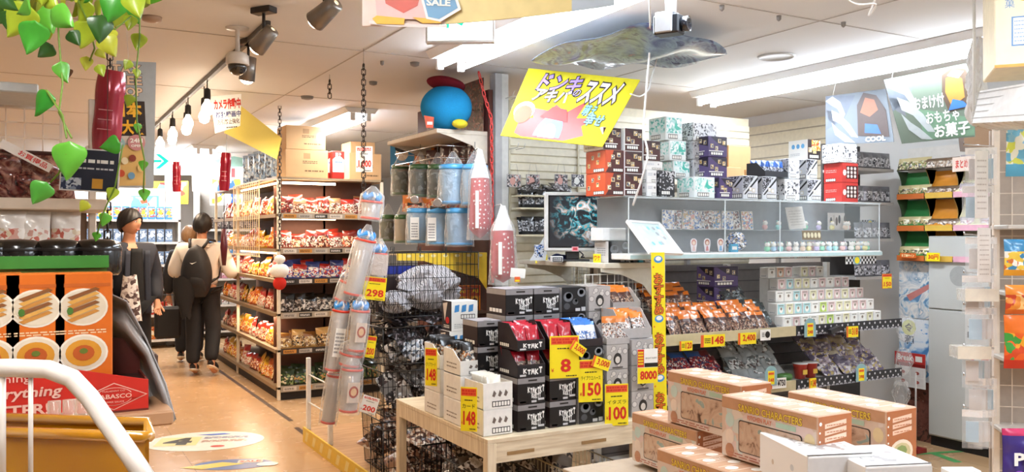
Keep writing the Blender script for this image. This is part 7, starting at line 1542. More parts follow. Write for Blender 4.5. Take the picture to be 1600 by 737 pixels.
# ================================================================ FLOOR GRAPHICS
p = P(320, 688, Z=.001)
m = MB(); m.T = Matrix.Translation((p.x, p.y, .0)) @ Matrix.Rotation(-.35, 4, 'Z') @ Matrix.Rotation(-PI/2, 4, 'X')
m.disc(0, 0, .42, .3, M('#e9e2d8', .3), 3, 40); m.rect(-.33, -.13, -.04, .13, M('#e3da9a', .3), 5); m.txt('4', -.29, -.11, -.08, .11, M('#3a362e', .3), 6, bold=.06)
m.fine(-.02, .06, .3, .13, 3, M('#4a6aa8', .3), 5, fill=.4); m.fine(-.02, -.05, .3, .02, 3, M('#b06a58', .3), 5, fill=.4); m.shape([(-.1, .2), (.1, .23), (.16, .19), (.02, .17)], BLUE, 5); m.disc(.12, -.18, .05, .03, M('#c8453c', .3), 5)
m.obj('floor_sticker', None, 'round white queue sticker with number on the aisle floor', 'floor sticker')
p = P(395, 722, Z=.001); m = MB(); m.T = Matrix.Translation((p.x, p.y, 0)) @ Matrix.Rotation(-.35, 4, 'Z') @ Matrix.Rotation(-PI/2, 4, 'X')
m.disc(-.12, -.02, .25, .13, M('#3d5f9c', .3), 3, 24); m.shape([(-.45, -.06), (-.2, .04), (-.05, -.02), (-.3, -.12)], M('#e3c23a', .3), 5); m.rect(-.1, -.0, .06, .07, M('#d8d2c8', .3), 6); m.txt('SALE', -.09, .015, .05, .055, PC_R, 7, bold=.04); m.disc(.1, -.05, .07, .05, M('#efe9dc', .3), 6); m.obj('floor_sticker', None, 'blue and yellow floor sticker at the bottom edge', 'floor sticker')
m = MB()
for a, b in (((341, 577), (455, 657)), ((463, 667), (520, 712))):
    A = P(*a, Z=.0); B = P(*b, Z=.0); n = Vector((.02, 0, 0)); m.add([A-n+Vector((0, 0, .0008)), B-n+Vector((0, 0, .0008)), B+n+Vector((0, 0, .0008)), A+n+Vector((0, 0, .0008))], [(0, 1, 2, 3)], M('#4a3424', .4))
m.obj('floor_tape', None, 'dark tape line on the floor beside the snack shelving', 'floor tape')
p = P(1475, 706, Z=0); m = MB(); m.T = Matrix.Translation((p.x, p.y, 0)) @ Matrix.Rotation(-.3, 4, 'Z') @ Matrix.Rotation(-PI/2, 4, 'X'); m.rect(-.4, -.02, .3, .02, M('#4a9a54', .4), 2); m.rect(-.12, -.25, -.06, .0, M('#4a9a54', .4), 3); m.obj('floor_tape', None, 'green tape cross on the floor in front of the grey locker', 'floor tape')

# ================================================================ PEOPLE
def skin(name, verts, edges, radii, mat, parent, root_i=0, sub=2):
    me = bpy.data.meshes.new(name); me.from_pydata(verts, edges, []); me.materials.append(mat)
    o = bpy.data.objects.new(name, me); COL.objects.link(o); o.parent = parent
    md = o.modifiers.new('skin', 'SKIN'); md.use_smooth_shade = True
    for i, r in enumerate(radii):
        v = me.skin_vertices[0].data[i]; v.radius = r if isinstance(r, tuple) else (r, r); v.use_root = (i == root_i)
    s = o.modifiers.new('subdivision', 'SUBSURF'); s.levels = sub; s.render_levels = sub
    return o
SKIN = M('#c98f6e', .55, var=.05); HAIR = M('#120e0e', .5, var=.3, vs=60)
def head(m, c, yaw, r=.1, skinm=SKIN):
    """face looks along -y before the yaw"""
    T = Matrix.Translation(c) @ Matrix.Rotation(yaw, 4, 'Z'); m.T = T
    def f_(u, v):
        a = 2*PI*u; b = PI*v; x = math.sin(b)*math.cos(a); y = math.sin(b)*math.sin(a); z = math.cos(b); jaw = 1-.28*max(0, -z)**1.2
        yy = y*.098*jaw; 
        if y < 0: yy -= .018*math.exp(-((x/.16)**2))*math.exp(-((z+.1)/.16)**2)+.006*math.exp(-((z-.28)/.12)**2)-.006*math.exp(-(((abs(x)-.42)/.15)**2+((z-.08)/.12)**2))+.006*math.exp(-((z+.5)/.1)**2-(x/.3)**2)
        return (x*.078*jaw, yy, z*.12)
    m.sheet(32, 24, f_, skinm)
    for s in (-1, 1):
        m.ball((s*.03, -.081, .008), (.012, .008, .007), PAPER, 8, 6); m.ball((s*.03, -.087, .008), (.0055, .004, .006), INK, 8, 6); m.box(s*.03-.016, s*.03+.016, -.094, -.086, .027, .032, HAIR)
        m.ball((s*.079, .005, -.005), (.012, .02, .03), skinm, 8, 6)
    m.ball((0, -.083, -.062), (.024, .01, .006), M('#a8604f', .5), 10, 6); m.T = None
def hair(c, yaw, parent, mat, length=.0, cover=.12):
    m = MB(); m.T = Matrix.Translation(c) @ Matrix.Rotation(yaw, 4, 'Z'); rnd = random.Random(3)
    def f_(u, v):
        a = 2*PI*u; back = (math.sin(a)+1)/2; vmax = .4+.36*back**.8+length*back; b = PI*v*vmax; k = 1+.02*math.sin(23*a)+.02*math.sin(13*a+5*b)
        return (math.sin(b)*math.cos(a)*.1*k, math.sin(b)*math.sin(a)*.115*k+.006, math.cos(b)*.128*k+.004)
    m.sheet(48, 16, f_, mat, flip=True); m.T = None; o = m.obj('hair', parent); s = o.modifiers.new('thickness', 'SOLIDIFY'); s.thickness = .014; s.offset = -1; return o
def hand(parent, wrist, direction, palm_n, mat, curl=.5):
    """palm and five bent fingers grown from the wrist"""
    w = Vector(wrist); d = Vector(direction).normalized(); n = Vector(palm_n).normalized(); s = d.cross(n).normalized(); V = [w, w+d*.045, w+d*.085]; Rr = [.02, (.03, .016), (.032, .014)]; E = [(0, 1), (1, 2)]
    for k, (off, L) in enumerate(((-.028, .062), (-.01, .074), (.01, .07), (.028, .055))):
        b = w+d*.088+s*off; i = len(V); V += [b, b+d*L*.5+n*L*.2*curl, b+d*L*.85*(1-curl*.3)+n*L*.7*curl]; E += [(2, i), (i, i+1), (i+1, i+2)]; Rr += [.009, .0085, .007]
    i = len(V); b = w+d*.04+s*-.03; V += [b, b+d*.03-s*.022+n*.012, b+d*.055-s*.028+n*.02]; E += [(1, i), (i, i+1), (i+1, i+2)]; Rr += [.011, .01, .008]
    return V, E, Rr
def person(label, loc_, yaw, j, mats, hairm, head_yaw=0, sleeves='long', shirt_len=.0, coat=None, bare=None):
    """j: joint positions in body space, facing -y. Body is one continuous skinned mesh, clothes are its children."""
    t = root('person', label, 'person', loc_, yaw); V = []; E = []; Rr = []
    def chain_(pts, rad, start=None):
        prev = start
        for p_, r in zip(pts, rad):
            V.append(Vector(p_)); Rr.append(r); i = len(V)-1
            if prev is not None: E.append((prev, i))
            prev = i
        return prev
    chain_([j['pelvis']], [(.15, .1)]); sp = chain_([j['waist'], j['chest'], j['neck0'], j['neck1']], [(.13, .09), (.15, .1), (.06, .055), (.05, .05)], 0); ch = 2
    V.append(Vector(j['skull'])); Rr.append((.06, .07)); E.append((sp, len(V)-1))
    for s in ('l', 'r'):
        a = chain_([j['sh_'+s], j['el_'+s], j['wr_'+s]], [.055, .042, .028], ch)
        hv, he, hr = hand(None, j['wr_'+s], Vector(j['wr_'+s])-Vector(j['el_'+s]), j.get('pn_'+s, (0, -1, 0)), None); o = len(V)
        V += hv[1:]; Rr += hr[1:]; E += [((a if x == 0 else o+x-1), (a if y == 0 else o+y-1)) for x, y in he]
        chain_([j['hip_'+s], j['kn_'+s], j['an_'+s], j['toe_'+s]], [.085, .06, .042, .035], 0)
    skin('body', V, E, Rr, SKIN, t, 0, 2)
    m = MB(); head(m, Vector(j['skull'])+Vector((0, -.01, .05)), head_yaw); m.obj('face', t)
    hair(Vector(j['skull'])+Vector((0, -.01, .05)), head_yaw, t, hairm)
    # top
    pts = [j['pelvis'], j['waist'], j['chest'], Vector(j['neck0'])-Vector((0, 0, .03))]; rr = [(.19, .13), (.185, .13), (.2, .13), (.085, .075)]; ee = [(0, 1), (1, 2), (2, 3)]
    if shirt_len: pts[0] = tuple(Vector(pts[0])-Vector((0, 0, shirt_len)))
    for s in ('l', 'r'):
        i = len(pts); end = j['wr_'+s] if sleeves == 'long' else tuple(Vector(j['el_'+s])*.55+Vector(j['wr_'+s])*.45)
        pts += [j['sh_'+s], j['el_'+s], end]; ee += [(2, i), (i, i+1), (i+1, i+2)]; rr += [.088, .078, .06]
    skin(mats[0][1], pts, ee, rr, mats[0][0], t, 0, 2)
    pts = [Vector(j['pelvis'])+Vector((0, 0, .03))]; ee = []; rr = [(.16, .115)]
    for s in ('l', 'r'):
        i = len(pts); hp, kn, an = Vector(j['hip_'+s]), Vector(j['kn_'+s]), Vector(j['an_'+s]); pts += [hp, kn, an+Vector((0, 0, .03))]; ee += [(0, i), (i, i+1), (i+1, i+2)]; rr += [.105, .088, .075]
    skin('trousers', pts, ee, rr, mats[1], t, 0, 2)
    for s in ('l', 'r'):
        an, toe = Vector(j['an_'+s]), Vector(j['toe_'+s]); dr = (toe-an); q = Vector((0, -1, 0)).rotation_difference(Vector((dr.x, dr.y, dr.z*.6)).normalized()); m = MB(); m.T = Matrix.Translation(an) @ q.to_matrix().to_4x4() @ Matrix.Translation((0, 0, -.02))
        m.sheet(18, 10, lambda u, v: (.047*math.sin(PI*v)**.6*math.cos(2*PI*u)*(1-.1*v), .07-.28*v, .035+.045*math.sin(2*PI*u)*math.sin(PI*v)**.5*(1.25-.6*v)), mats[2][0])
        m.sheet(18, 10, lambda u, v: (.052*math.sin(PI*v)**.5*math.cos(2*PI*u), .075-.29*v, .0+.016*math.sin(2*PI*u)*math.sin(PI*v)**.4), mats[2][1]); m.obj('shoe', t)
    return t
def std(step=.12, arm=None):
    j = dict(pelvis=(0, 0, .93), waist=(0, .005, 1.08), chest=(0, .01, 1.3), neck0=(0, .02, 1.43), neck1=(0, .012, 1.49), skull=(0, 0, 1.57))
    for s, k in (('l', 1), ('r', -1)):
        j['sh_'+s] = (k*.19, .015, 1.37); j['el_'+s] = (k*.25, .04, 1.1); j['wr_'+s] = (k*.25, -.03, .87); j['hip_'+s] = (k*.09, 0, .88); j['kn_'+s] = (k*.1, -.02, .48); j['an_'+s] = (k*.1, .02, .09); j['toe_'+s] = (k*.12, -.12, .03)
    return j
# man with the backpack, walking away (facing +y: yaw pi, slight turn)
p = P(316, 583, Z=.02); j = std()
j['kn_l'] = (.09, -.0, .48); j['an_l'] = (.09, .03, .09); j['toe_l'] = (.1, -.12, .03); j['kn_r'] = (-.1, -.1, .49); j['an_r'] = (-.12, .1, .13); j['toe_r'] = (-.13, -.03, .035)
j['kn_r'] = (-.11, -.03, .48)
j['sh_l'] = (.21, .015, 1.36); j['sh_r'] = (-.21, .015, 1.36); j['el_l'] = (.31, .0, 1.1); j['wr_l'] = (.24, -.2, 1.08); j['el_r'] = (-.31, .02, 1.1); j['wr_r'] = (-.3, -.2, 1.05)
WHT = M('#ded6ce', .8, vs=12, var=.06); DRK = M('#14141a', .8, vs=18, var=.3); SHOE = (M('#1c1a1c', .5), M('#e6dcd2', .5))
yw = PI-.45
man = person('man seen from behind in a white hooded top and dark trousers', (p.x, p.y, 0), yw, j, ((WHT, 'hooded_top'), DRK, SHOE), HAIR, .1, sleeves='half')
m = MB(); m.T = Matrix.Translation((0, .07, 1.43)); m.sheet(20, 8, lambda u, v: (.11*math.cos(2*PI*u)*(1-.3*v), .06*math.sin(2*PI*u)+.02, -.05+.09*v), WHT); o = m.obj('hood', man); s_ = o.modifiers.new('thickness', 'SOLIDIFY'); s_.thickness = .02
bp = root('backpack', 'black backpack with a small white tick on the man in white', 'backpack', (p.x, p.y, 0), yw)
BK_ = M('#17161a', .55, vs=30, var=.3)
m = MB(); m.sheet(28, 16, lambda u, v: ((.165-.05*v**3)*math.sin(PI*min(1, .06+v*.94))**.35*(abs(math.cos(2*PI*u))**.7)*(1 if math.cos(2*PI*u) > 0 else -1), .2+.09*math.sin(2*PI*u)*math.sin(PI*min(1, .06+v*.94))**.4, .86+.55*v), BK_); m.obj('pack_body', bp)
m = MB(); m.sheet(16, 10, lambda u, v: (.11*math.cos(PI*u), .255+.04*math.sin(PI*u)*math.sin(PI*v), .92+.22*v), BK_); o = m.obj('front_pocket', bp)
m = MB(); m.T = Matrix.Translation((0, .30, 0)) @ Matrix.Rotation(PI, 4, 'Z'); m.shape([(-.04, 1.22), (-.015, 1.205), (.035, 1.232), (-.012, 1.216)], PAPER, 6); m.obj('white_tick', bp)
for s in (-1, 1):
    m = MB(); m.tube([(s*.07, .2, 1.38), (s*.1, .1, 1.46), (s*.12, -.02, 1.45), (s*.14, -.135, 1.34), (s*.15, -.14, 1.2), (s*.17, .0, 1.06), (s*.12, .17, 1.0)], .016, BK_, 6); m.obj('strap', bp)
jk = P(283, 445, d=8.85); m = MB(); m.sheet(20, 14, lambda u, v: (.09*math.cos(2*PI*u)*(1+.3*math.sin(5*v))*(1-.2*v)+.03*v, .05*math.sin(2*PI*u), -.42*v+.02*math.sin(9*PI*u)), M('#0e0d10', .85)); m.obj('carried_coat', None, 'black coat carried over the arm of the man in white', 'coat', loc=(jk.x+.02, jk.y, jk.z+.08))
# companion beyond him
p2 = P(299, 560, d=10.0); j = std(); j['el_r'] = (-.26, 0, 1.08); j['wr_r'] = (-.25, -.12, .95)
comp = person('person in black with light brown hair beyond the man in white', (p2.x, p2.y+.15, 0), PI-.3, j, ((M('#17161a', .8), 'coat'), DRK, SHOE), M('#8a6a4a', .5, var=.3, vs=60), 0); comp.scale = (.93, .93, .93)
m = MB(); m.bbox(-.14, .14, -.05, .05, -.36, 0, M('#131216', .6), .03); m.tube([(-.08, 0, -.01), (-.07, 0, .13), (.07, 0, .13), (.08, 0, -.01)], .008, M('#131216', .6)); q = P(262, 478, d=9.6); m.obj('shopping_bag', None, 'black shopping bag carried beside the companion', 'bag', loc=q[:])
# man in black facing the viewer's right
p = P(203, 560, d=7.7); j = std(); j['el_l'] = (.25, .03, 1.1); j['wr_l'] = (.2, -.1, .9); j['el_r'] = (-.25, .02, 1.1); j['wr_r'] = (-.22, -.08, .88)
mk = person('man with short black hair in a navy jacket and black trousers', (p.x, p.y, 0), .35, j, ((M('#20232e', .75, vs=18, var=.25), 'jacket'), M('#0e0e12', .85), (M('#17161a', .5), M('#3a3636', .5))), HAIR, .45, shirt_len=.05)
m = MB(); m.sheet(8, 12, lambda u, v: ((u-.5)*.15*(1-.3*v), -.132-.014*math.cos(PI*(u-.5)), .86+.53*v), M('#08080a', .8)); o = m.obj('black_shirt', mk); s_ = o.modifiers.new('thickness', 'SOLIDIFY'); s_.thickness = .01
m = MB()
for s in (-1, 1): m.sheet(3, 14, lambda u, v: (s*(.08+.05*u-.015*v), -.139-.012*u+.004, .8+.57*v), M('#262b38', .75))
o = m.obj('lapel', mk); s_ = o.modifiers.new('thickness', 'SOLIDIFY'); s_.thickness = .012
m = MB(); m.sheet(18, 16, lambda u, v: (.1*math.cos(2*PI*u)*(1-.45*v), .05*math.sin(2*PI*u), -.4+.4*v+.01*math.sin(5*PI*u)), PR(['#e9e2de', '#b9aaa6', '#5a4644', '#f3eeea'], 16)); q = P(203, 430, d=7.35); m.obj('carrier_bag', None, 'white plastic carrier bag held by the man in navy', 'bag', loc=q[:])

# ================================================================ RIGHT WALL: ORANGE GREEN DISPLAY, POSTERS, LOCKER
WX = 5.66
def WP_(px, py, X=WX): return P(px, py, X=X)
def wall_board(px0, py0, px1, py1, X=WX):
    """frame on the wall plane x = X: origin at lower left seen from the room, width, height"""
    a = WP_(px0, py1, X); b = WP_(px1, py1, X); tp = WP_(px0, py0, X); return Vector((X, a.y, a.z)), abs(a.y-b.y), tp.z-a.z
LCX = 5.62
o_, w_, h_ = wall_board(1463, 405, 1556, 699, LCX)
t = root('locker', 'tall grey two door steel locker against the right wall', 'locker', (LCX, 3.88, 0), -PI/2)
lk = M('#b9b9b4', .4, vs=3, var=.06); LWd = .98
m = MB(); m.box(0, LWd, .004, .42-.3, .07, 1.5, lk); m.obj('carcass', t)
m = MB(); m.box(.01, LWd-.01, .012, .11, 0, .07, M('#14100f', .6)); m.obj('plinth', t)
for nm, z0_, z1_ in (('upper', .985, 1.49), ('lower', .08, .975)):
    m = MB(); m.bbox(.008, LWd-.008, -.012, .003, z0_, z1_, M('#c2c2bd', .38, vs=3, var=.07), .003); dr = m.obj('door', t)
    m = MB(); m.bbox(LWd-.1, LWd-.06, -.02, -.0125, z0_+.2, z0_+.32, STEEL, .002); m.obj('handle', dr)
m = MB(); m.T = Matrix.Translation((.24, -.0125, 1.22)); m.disc(0, 0, .07, .07, M('#a3a3a0', .5), 1, 24); m.obj('round_mark', t)
m = MB(); m.T = Matrix.Translation((.3, -.0125, .8)); m.shape([(0, 0), (.09, 0), (.09, .03), (.06, .03), (.09, .08), (0, .08), (.03, .05), (0, .04)], M('#44403e', .5), 1); m.obj('tape_mark', t)
m = MB(); m.T = Matrix.Translation((.33, -.0125, .42)); m.rect(0, 0, .12, .28, M('#efe9e4'), 1); m.rect(0, .17, .12, .28, M('#c23a2c'), 2); m.rect(.02, .19, .07, .26, PAPER, 3); m.fine(.01, .02, .11, .14, 5, M('#b08a84'), 3); m.obj('red_notice', t)
# posters on the wall strip left of the locker
def wboard(px0, py0, px1, py1, name, label, fn, th=.004, X=WX, cat='poster', base=None):
    o, w, h = wall_board(px0, py0, px1, py1, X); t = root(name, label, cat, (X, o.y, o.z), -PI/2)
    m = MB(); m.box(0, w, 0, th, 0, h, base or M('#e6e3de', .35)); m.obj('board', t); m = MB(); fn(m, w, h); m.obj('print', t); return t
# poster frame: local x runs toward -y (to the right seen from the room)
def pa(m, w, h):
    m.rect(0, 0, w, h, SW(['#5f87ac', '#a8c8dc', '#f1ebe4', '#e9d0c4', '#b98a7c', '#efe3da', '#7f9fb8'], 9), 1)
    m.shape([(w*.2, h*.4), (w*.8, h*.62), (w*.85, h*.55), (w*.3, h*.3)], M('#c98078'), 2)
def pb(m, w, h):
    m.rect(0, 0, w, h, SW(['#4f86c0', '#8fb9de', '#e9eff4', '#b9cfe2', '#6fa6d8', '#f3f4f6'], 7), 1); m.disc(w*.28, h*.85, w*.2, w*.2, M('#d9dc8a'), 2, 18); m.txt('令', w*.16, h*.78, w*.4, h*.92, INK, 3, bold=.03); m.txt('和', w*.16, h*.58, w*.42, h*.73, M('#33506a'), 3, bold=.03)
def pc(m, w, h):
    m.rect(0, h*.7, w, h, M('#c0302c'), 1); m.txt('Break', w*.1, h*.76, w*.6, h*.94, PAPER, 2, bold=.03); m.rect(w*.68, h*.76, w*.9, h*.92, PAPER, 2); m.rect(0, h*.6, w, h*.7, M('#8a1c1c'), 2)
    for i in range(2):
        for k in range(2): m.rect(w*(.08+.46*i), h*(.32-.26*k), w*(.48+.46*i), h*(.55-.26*k), M('#ded8d4'), 1); m.disc(w*(.28+.46*i), h*(.43-.26*k), w*.07, h*.05, M('#b05a50'), 2, 8)
def pdk(m, w, h): m.rect(0, 0, w, h, SW(['#3a221e', '#7a4a40', '#d9cfc6', '#8a6a60', '#5a3028'], 14), 1)
wboard(1405, 408, 1463, 494, 'anime_poster', 'pastel illustrated poster above the blue one beside the locker', pa)
wboard(1405, 495, 1461, 590, 'anime_poster', 'pale blue illustrated poster with two characters on yellow disc', pb)
wboard(1418, 592, 1462, 700, 'anime_poster', 'dark reddish poster low on the wall beside the locker', pdk)
wboard(1398, 547, 1446, 600, 'notice_board', 'white notice with red heading in front of the blue poster', pc, X=WX-.05, cat='notice')
m = MB(); m.tube([(0, 0, 0), (0, 0, .55)], .006, M('#b9b2ac', .4), 6); m.box(-.05, .05, -.05, .05, 0, .03, M('#8a2020')); p = P(1438, 704, Z=0); m.obj('sign_pole', None, 'thin pole with a red foot in front of the wall posters', 'pole', loc=(p.x-.05, p.y, 0))

# green, orange and pink tiered display above
DX = 5.62
t = root('tiered_display', 'tiered wall display with green, orange and pink curved holders', 'display', (0, 0, 0))
ys = [P(px, 0, X=DX).y for px in (1405, 1449, 1493, 1590)]
def zr(py, px=1440): return P(px, py, X=DX).z
lv = [zr(405), zr(358), zr(308), zr(265)]; tp = zr(232)
colr = [('#2f7a3c', 'green'), ('#d58a2c', 'orange'), ('#e3ddb4', 'cream')]
m = MB(); m.box(DX+.1, DX+.12, ys[3], ys[0], lv[0], tp+.02, M('#d9d3cc', .5)); m.obj('back_panel', t)
for c in range(3):
    for k in range(3):
        z0_, z1_ = lv[k], lv[k+1]; m = MB(); a, b = ys[c], ys[c+1]; hh = z1_-z0_
        m.sheet(2, 8, lambda u, v: (DX+.09-.11*(1-math.sin(PI/2*min(1, v*1.1)))**1, a+(b-a)*u, z0_+.02+hh*.85*v), M(colr[c][0], .4)); m.obj('curved_panel', t)
        m = MB(); m.box(DX-.03, DX+.1, b+.004, a-.004, z0_-.006, z0_, M(('#2a3a28', '#4a3420', '#c98fa0')[c] if c < 2 else '#d8a3b0', .4)); m.box(DX-.034, DX-.03, b+.004, a-.004, z0_-.01, z0_+.03, M(('#c96a2c', '#d9b04a', '#dfa9b8')[c], .4)); m.obj('holder', t)
    for yy in (ys[c], ys[c+1]):
        m = MB(); pts = [(DX-.03, lv[0])];
        n = 18
        for i in range(n+1):
            z = lv[0]+(lv[3]-lv[0])*i/n; fr_ = ((lv[3]-lv[0])*i/n % ((lv[3]-lv[0])/3))/((lv[3]-lv[0])/3); pts.append((DX-.02+.05*math.sin(PI*fr_), z))
        pts += [(DX+.1, lv[3]), (DX+.1, lv[0])]; m.add([(x, yy-.003, z) for x, z in pts]+[(x, yy+.003, z) for x, z in pts], [tuple(range(len(pts))), tuple(range(2*len(pts)-1, len(pts)-1, -1))]+[(i, (i+1) % len(pts), (i+1) % len(pts)+len(pts), i+len(pts)) for i in range(len(pts))], M('#ad8a4a' if c else '#3c4c34', .4)); m.obj('divider', t)
WRP = {0: [SB('#3a2f24', ['#d9cfae', '#6f7a3c', '#3a2c24', '#b9a070'], '#c9b98a', .11, .1, .02), ], 1: [SB('#3a2f24', ['#8a6f54', '#d9cfc4', '#5a4434', '#b9a28c'], '#6a523c', .11, .08, .02)], 2: [SB('#c9a0aa', ['#e9d9dc', '#8a7a80', '#c98fa0', '#efe6e4'], '#b9aeb2', .11, .09, .02)]}
for k in range(4):
    for c in range(3):
        for i in range(3):
            y = ys[c]+(ys[c+1]-ys[c])*(i+.5)/3; put('snack_pack', WRP[c][0], None, f'{("cream and olive", "brown and beige", "pale pink")[c]} packet, {nth(i, 3)} in its holder, {("lowest", "second", "third", "top")[k]} row', 'snack pack', 'packets in the tiered display', None, (DX-.005, y, lv[k]+.002 if k < 3 else lv[3]+.002), (-.35, 0, -PI/2+R.uniform(-.1, .1)))
def smallcard(px, py, w, h, txt_, label, X=DX-.06, c=PC_Y, tc_=PC_R): p = P(px, py, X=X); m = MB(); m.box(0, w, 0, .003, 0, h, c); m.txt(txt_, w*.12, h*.2, w*.9, h*.8, tc_, 1, bold=.03) if txt_ else m.fine(w*.1, h*.2, w*.9, h*.8, 2, INK, 1); m.obj('price_card', None, label, 'price card', 'price cards', loc=p[:], rot=-PI/2)
smallcard(1448, 407, .1, .06, '30円', 'yellow price card below the orange column of the wall display'); smallcard(1406, 402, .13, .035, '新発売サイン', 'orange strip with yellow characters below the green column', c=M('#d8641c'), tc_=M('#f6e6b0'))
smallcard(1488, 268, .2, .1, 'まとめ買い', 'pink framed price board above the cream holders', c=M('#f0d9c9'))
smallcard(1548, 262, .12, .08, '¥30', 'small white price board at the right of the wall display', c=PAPER)

# hanging picture boards in front of the right wall
A = [P(1381, 124, d=5.2), P(1521, 96, d=4.75), P(1513, 214, d=4.75), P(1409, 224, d=5.15)]
def hboard(pts, label, fn, base):
    A = pts; n0 = (A[1]-A[0]).cross(A[3]-A[0]).normalized(); A[2] = A[2]-n0*(A[2]-A[0]).dot(n0); t, q = quad_board('picture_board', label, A, .005, base, 'hanging board'); bl, br, tr, tl = q
    def Q(u, v): a = bl+(br-bl)*u; b = tl+(tr-tl)*u; c = a+(b-a)*v; return (c.x, c.z)
    m = MB(); fn(m, Q); m.obj('print', t)
    m = MB(); m.tube([(tl.x+.05, .003, tl.z-.01), (tl.x+.09, .003, tl.z+.16)], .0015, WWIRE, 4); m.obj('hanging_line', t)
WG = M('#b0b5b4', .5); 
def swirl(m, Q, L=1):
    m.shape([Q(*p) for p in ((.0, .9), (.12, .98), (.25, .85), (.32, .6), (.28, .5), (.2, .72), (.1, .8))], WG, L+1); m.shape([Q(*p) for p in ((.1, .7), (.22, .62), (.38, .4), (.5, .12), (.4, .14), (.25, .4), (.12, .5))], WG, L+1); m.shape([Q(*p) for p in ((.1, .45), (.2, .3), (.3, .2), (.45, .02), (.3, .04), (.15, .2))], WG, L+1)
    m.shape([Q(*p) for p in ((0, .72), (.14, .66), (.16, .4), (.05, .5))], M('#76787e'), L)
def f1(m, Q):
    m.shape([Q(*p) for p in ((0, 1), (.4, .98), (.2, .6), (0, .5))], M('#6d737c'), 1); m.shape([Q(*p) for p in ((.3, .5), (1, .25), (1, .02), (.35, .02))], M('#6f8f74'), 1); swirl(m, Q, 1)
    a = Q(.28, .46); b = Q(.66, .66); m.txt('おまけ付', a[0], a[1], b[0], b[1], PAPER, 5, bold=.02); a = Q(.4, .24); b = Q(.82, .42); m.txt('おもちゃ', a[0], a[1], b[0], b[1], PAPER, 5, bold=.02); a = Q(.48, .03); b = Q(.94, .24); m.txt('お菓子', a[0], a[1], b[0], b[1], PAPER, 5, bold=.03)
    m.shape([Q(*p) for p in ((.64, .62), (.66, .9), (.78, .98), (.92, .92), (.96, .75), (.99, .5), (.88, .4), (.7, .38))], M('#5c4a3c'), 4); m.shape([Q(*p) for p in ((.68, .66), (.7, .85), (.8, .9), (.88, .8), (.9, .55), (.74, .45))], M('#b9803c'), 6); m.shape([Q(*p) for p in ((.7, .4), (.76, .55), (.88, .5), (.94, .42))], M('#3d6fb0'), 7); m.shape([Q(*p) for p in ((.72, .88), (.78, .95), (.9, .9), (.84, .82))], M('#b8ccc8'), 7)
hboard(A, 'large grey green hanging board with white characters and swirls', f1, M('#6c7768', .5, var=.04, vs=6))
A = [P(1290, 150, d=6.0), P(1384, 138, d=5.7), P(1402, 222, d=5.7), P(1290, 226, d=6.0)]
def f2(m, Q):
    m.shape([Q(*p) for p in ((0, 1), (.5, .95), (.3, .5), (0, .3))], M('#5c626e'), 1); swirl(m, Q, 1); m.shape([Q(*p) for p in ((.5, .15), (.52, .75), (.64, .98), (.84, .9), (.96, .6), (.95, .1))], M('#4a3c38'), 5); m.shape([Q(*p) for p in ((.56, .6), (.66, .88), (.8, .82), (.84, .62), (.7, .5))], M('#8a5a44'), 6); m.shape([Q(*p) for p in ((.6, .2), (.62, .38), (.8, .34), (.84, .16))], M('#3d5f90'), 6); a = Q(.6, .02); b = Q(.9, .13); m.txt('COOL', a[0], a[1], b[0], b[1], PAPER, 8, bold=.03)
hboard(A, 'smaller grey hanging board with white swirl behind the red boxes', f2, M('#656b72', .5, var=.04, vs=6))
A = [P(1490, 150, d=5.6), P(1560, 146, d=5.5), P(1560, 240, d=5.5), P(1500, 236, d=5.6)]
hboard(A, 'brownish hanging board mostly hidden behind the front board', lambda m, Q: m.shape([Q(.1, .1), Q(.3, .8), Q(.9, .7), Q(.8, .1)], M('#8a6a4c'), 1), M('#6a5a50', .4))
# things behind between case and display
t = root('side_shelving', 'dim side shelves right of the display case', 'shelf', (5.22, 4.18, 0))
for z in (1.2, 1.48, 1.75, 2.0): m = MB(); m.box(0, .42, 0, .3, z-.02, z, M('#b9b4b0', .5)); m.obj('shelf_board', t)
m = MB(); m.box(0, .42, .3, .32, 0, 2.2, M('#4a4644', .6)); m.obj('back_panel', t)
GRP = [SB('#5a5a60', ['#8d8d94', '#d9d9de', '#3c3c42', '#b4b4bc'], '#6d6d74', .1, .12, .02)]
for k, z in enumerate((1.2, 1.48, 1.75, 2.0)):
    for i in range(4): put('snack_pack', GRP[0], None, f'grey pack on the dim side shelves, {nth(i, 4)}, {("lowest", "second", "third", "top")[k]} level', 'snack pack', 'grey packs on the side shelves', None, (5.28+.1*i, 4.2, z+.001), (-.1, 0, 0))

# ================================================================ RIGHT WIRE STAND AND NEAR GOODS
sp_ = P(1556, 0, d=4.0)
t = root('wire_stand', 'cream post wire grid stand at the right edge', 'stand', (sp_.x, sp_.y, 0), -.75); cw = M('#ead9c6', .4)
for x in (0, .62): m = MB(); m.bbox(x-.014, x+.014, -.014, .014, 0, 2.05, cw, .003); m.obj('post', t)
m = MB()
for i in range(1, 9): m.tube([(.62*i/9, 0, .1), (.62*i/9, 0, 2.03)], .0025, cw, 4)
for k in range(20): m.tube([(0, .004, .1+k*.1), (.62, .004, .1+k*.1)], .0025, cw, 4)
m.obj('wire_mesh', t)
m = MB(); m.bbox(-.03, .65, -.16, .16, 0, .03, cw, .004); m.obj('base', t)
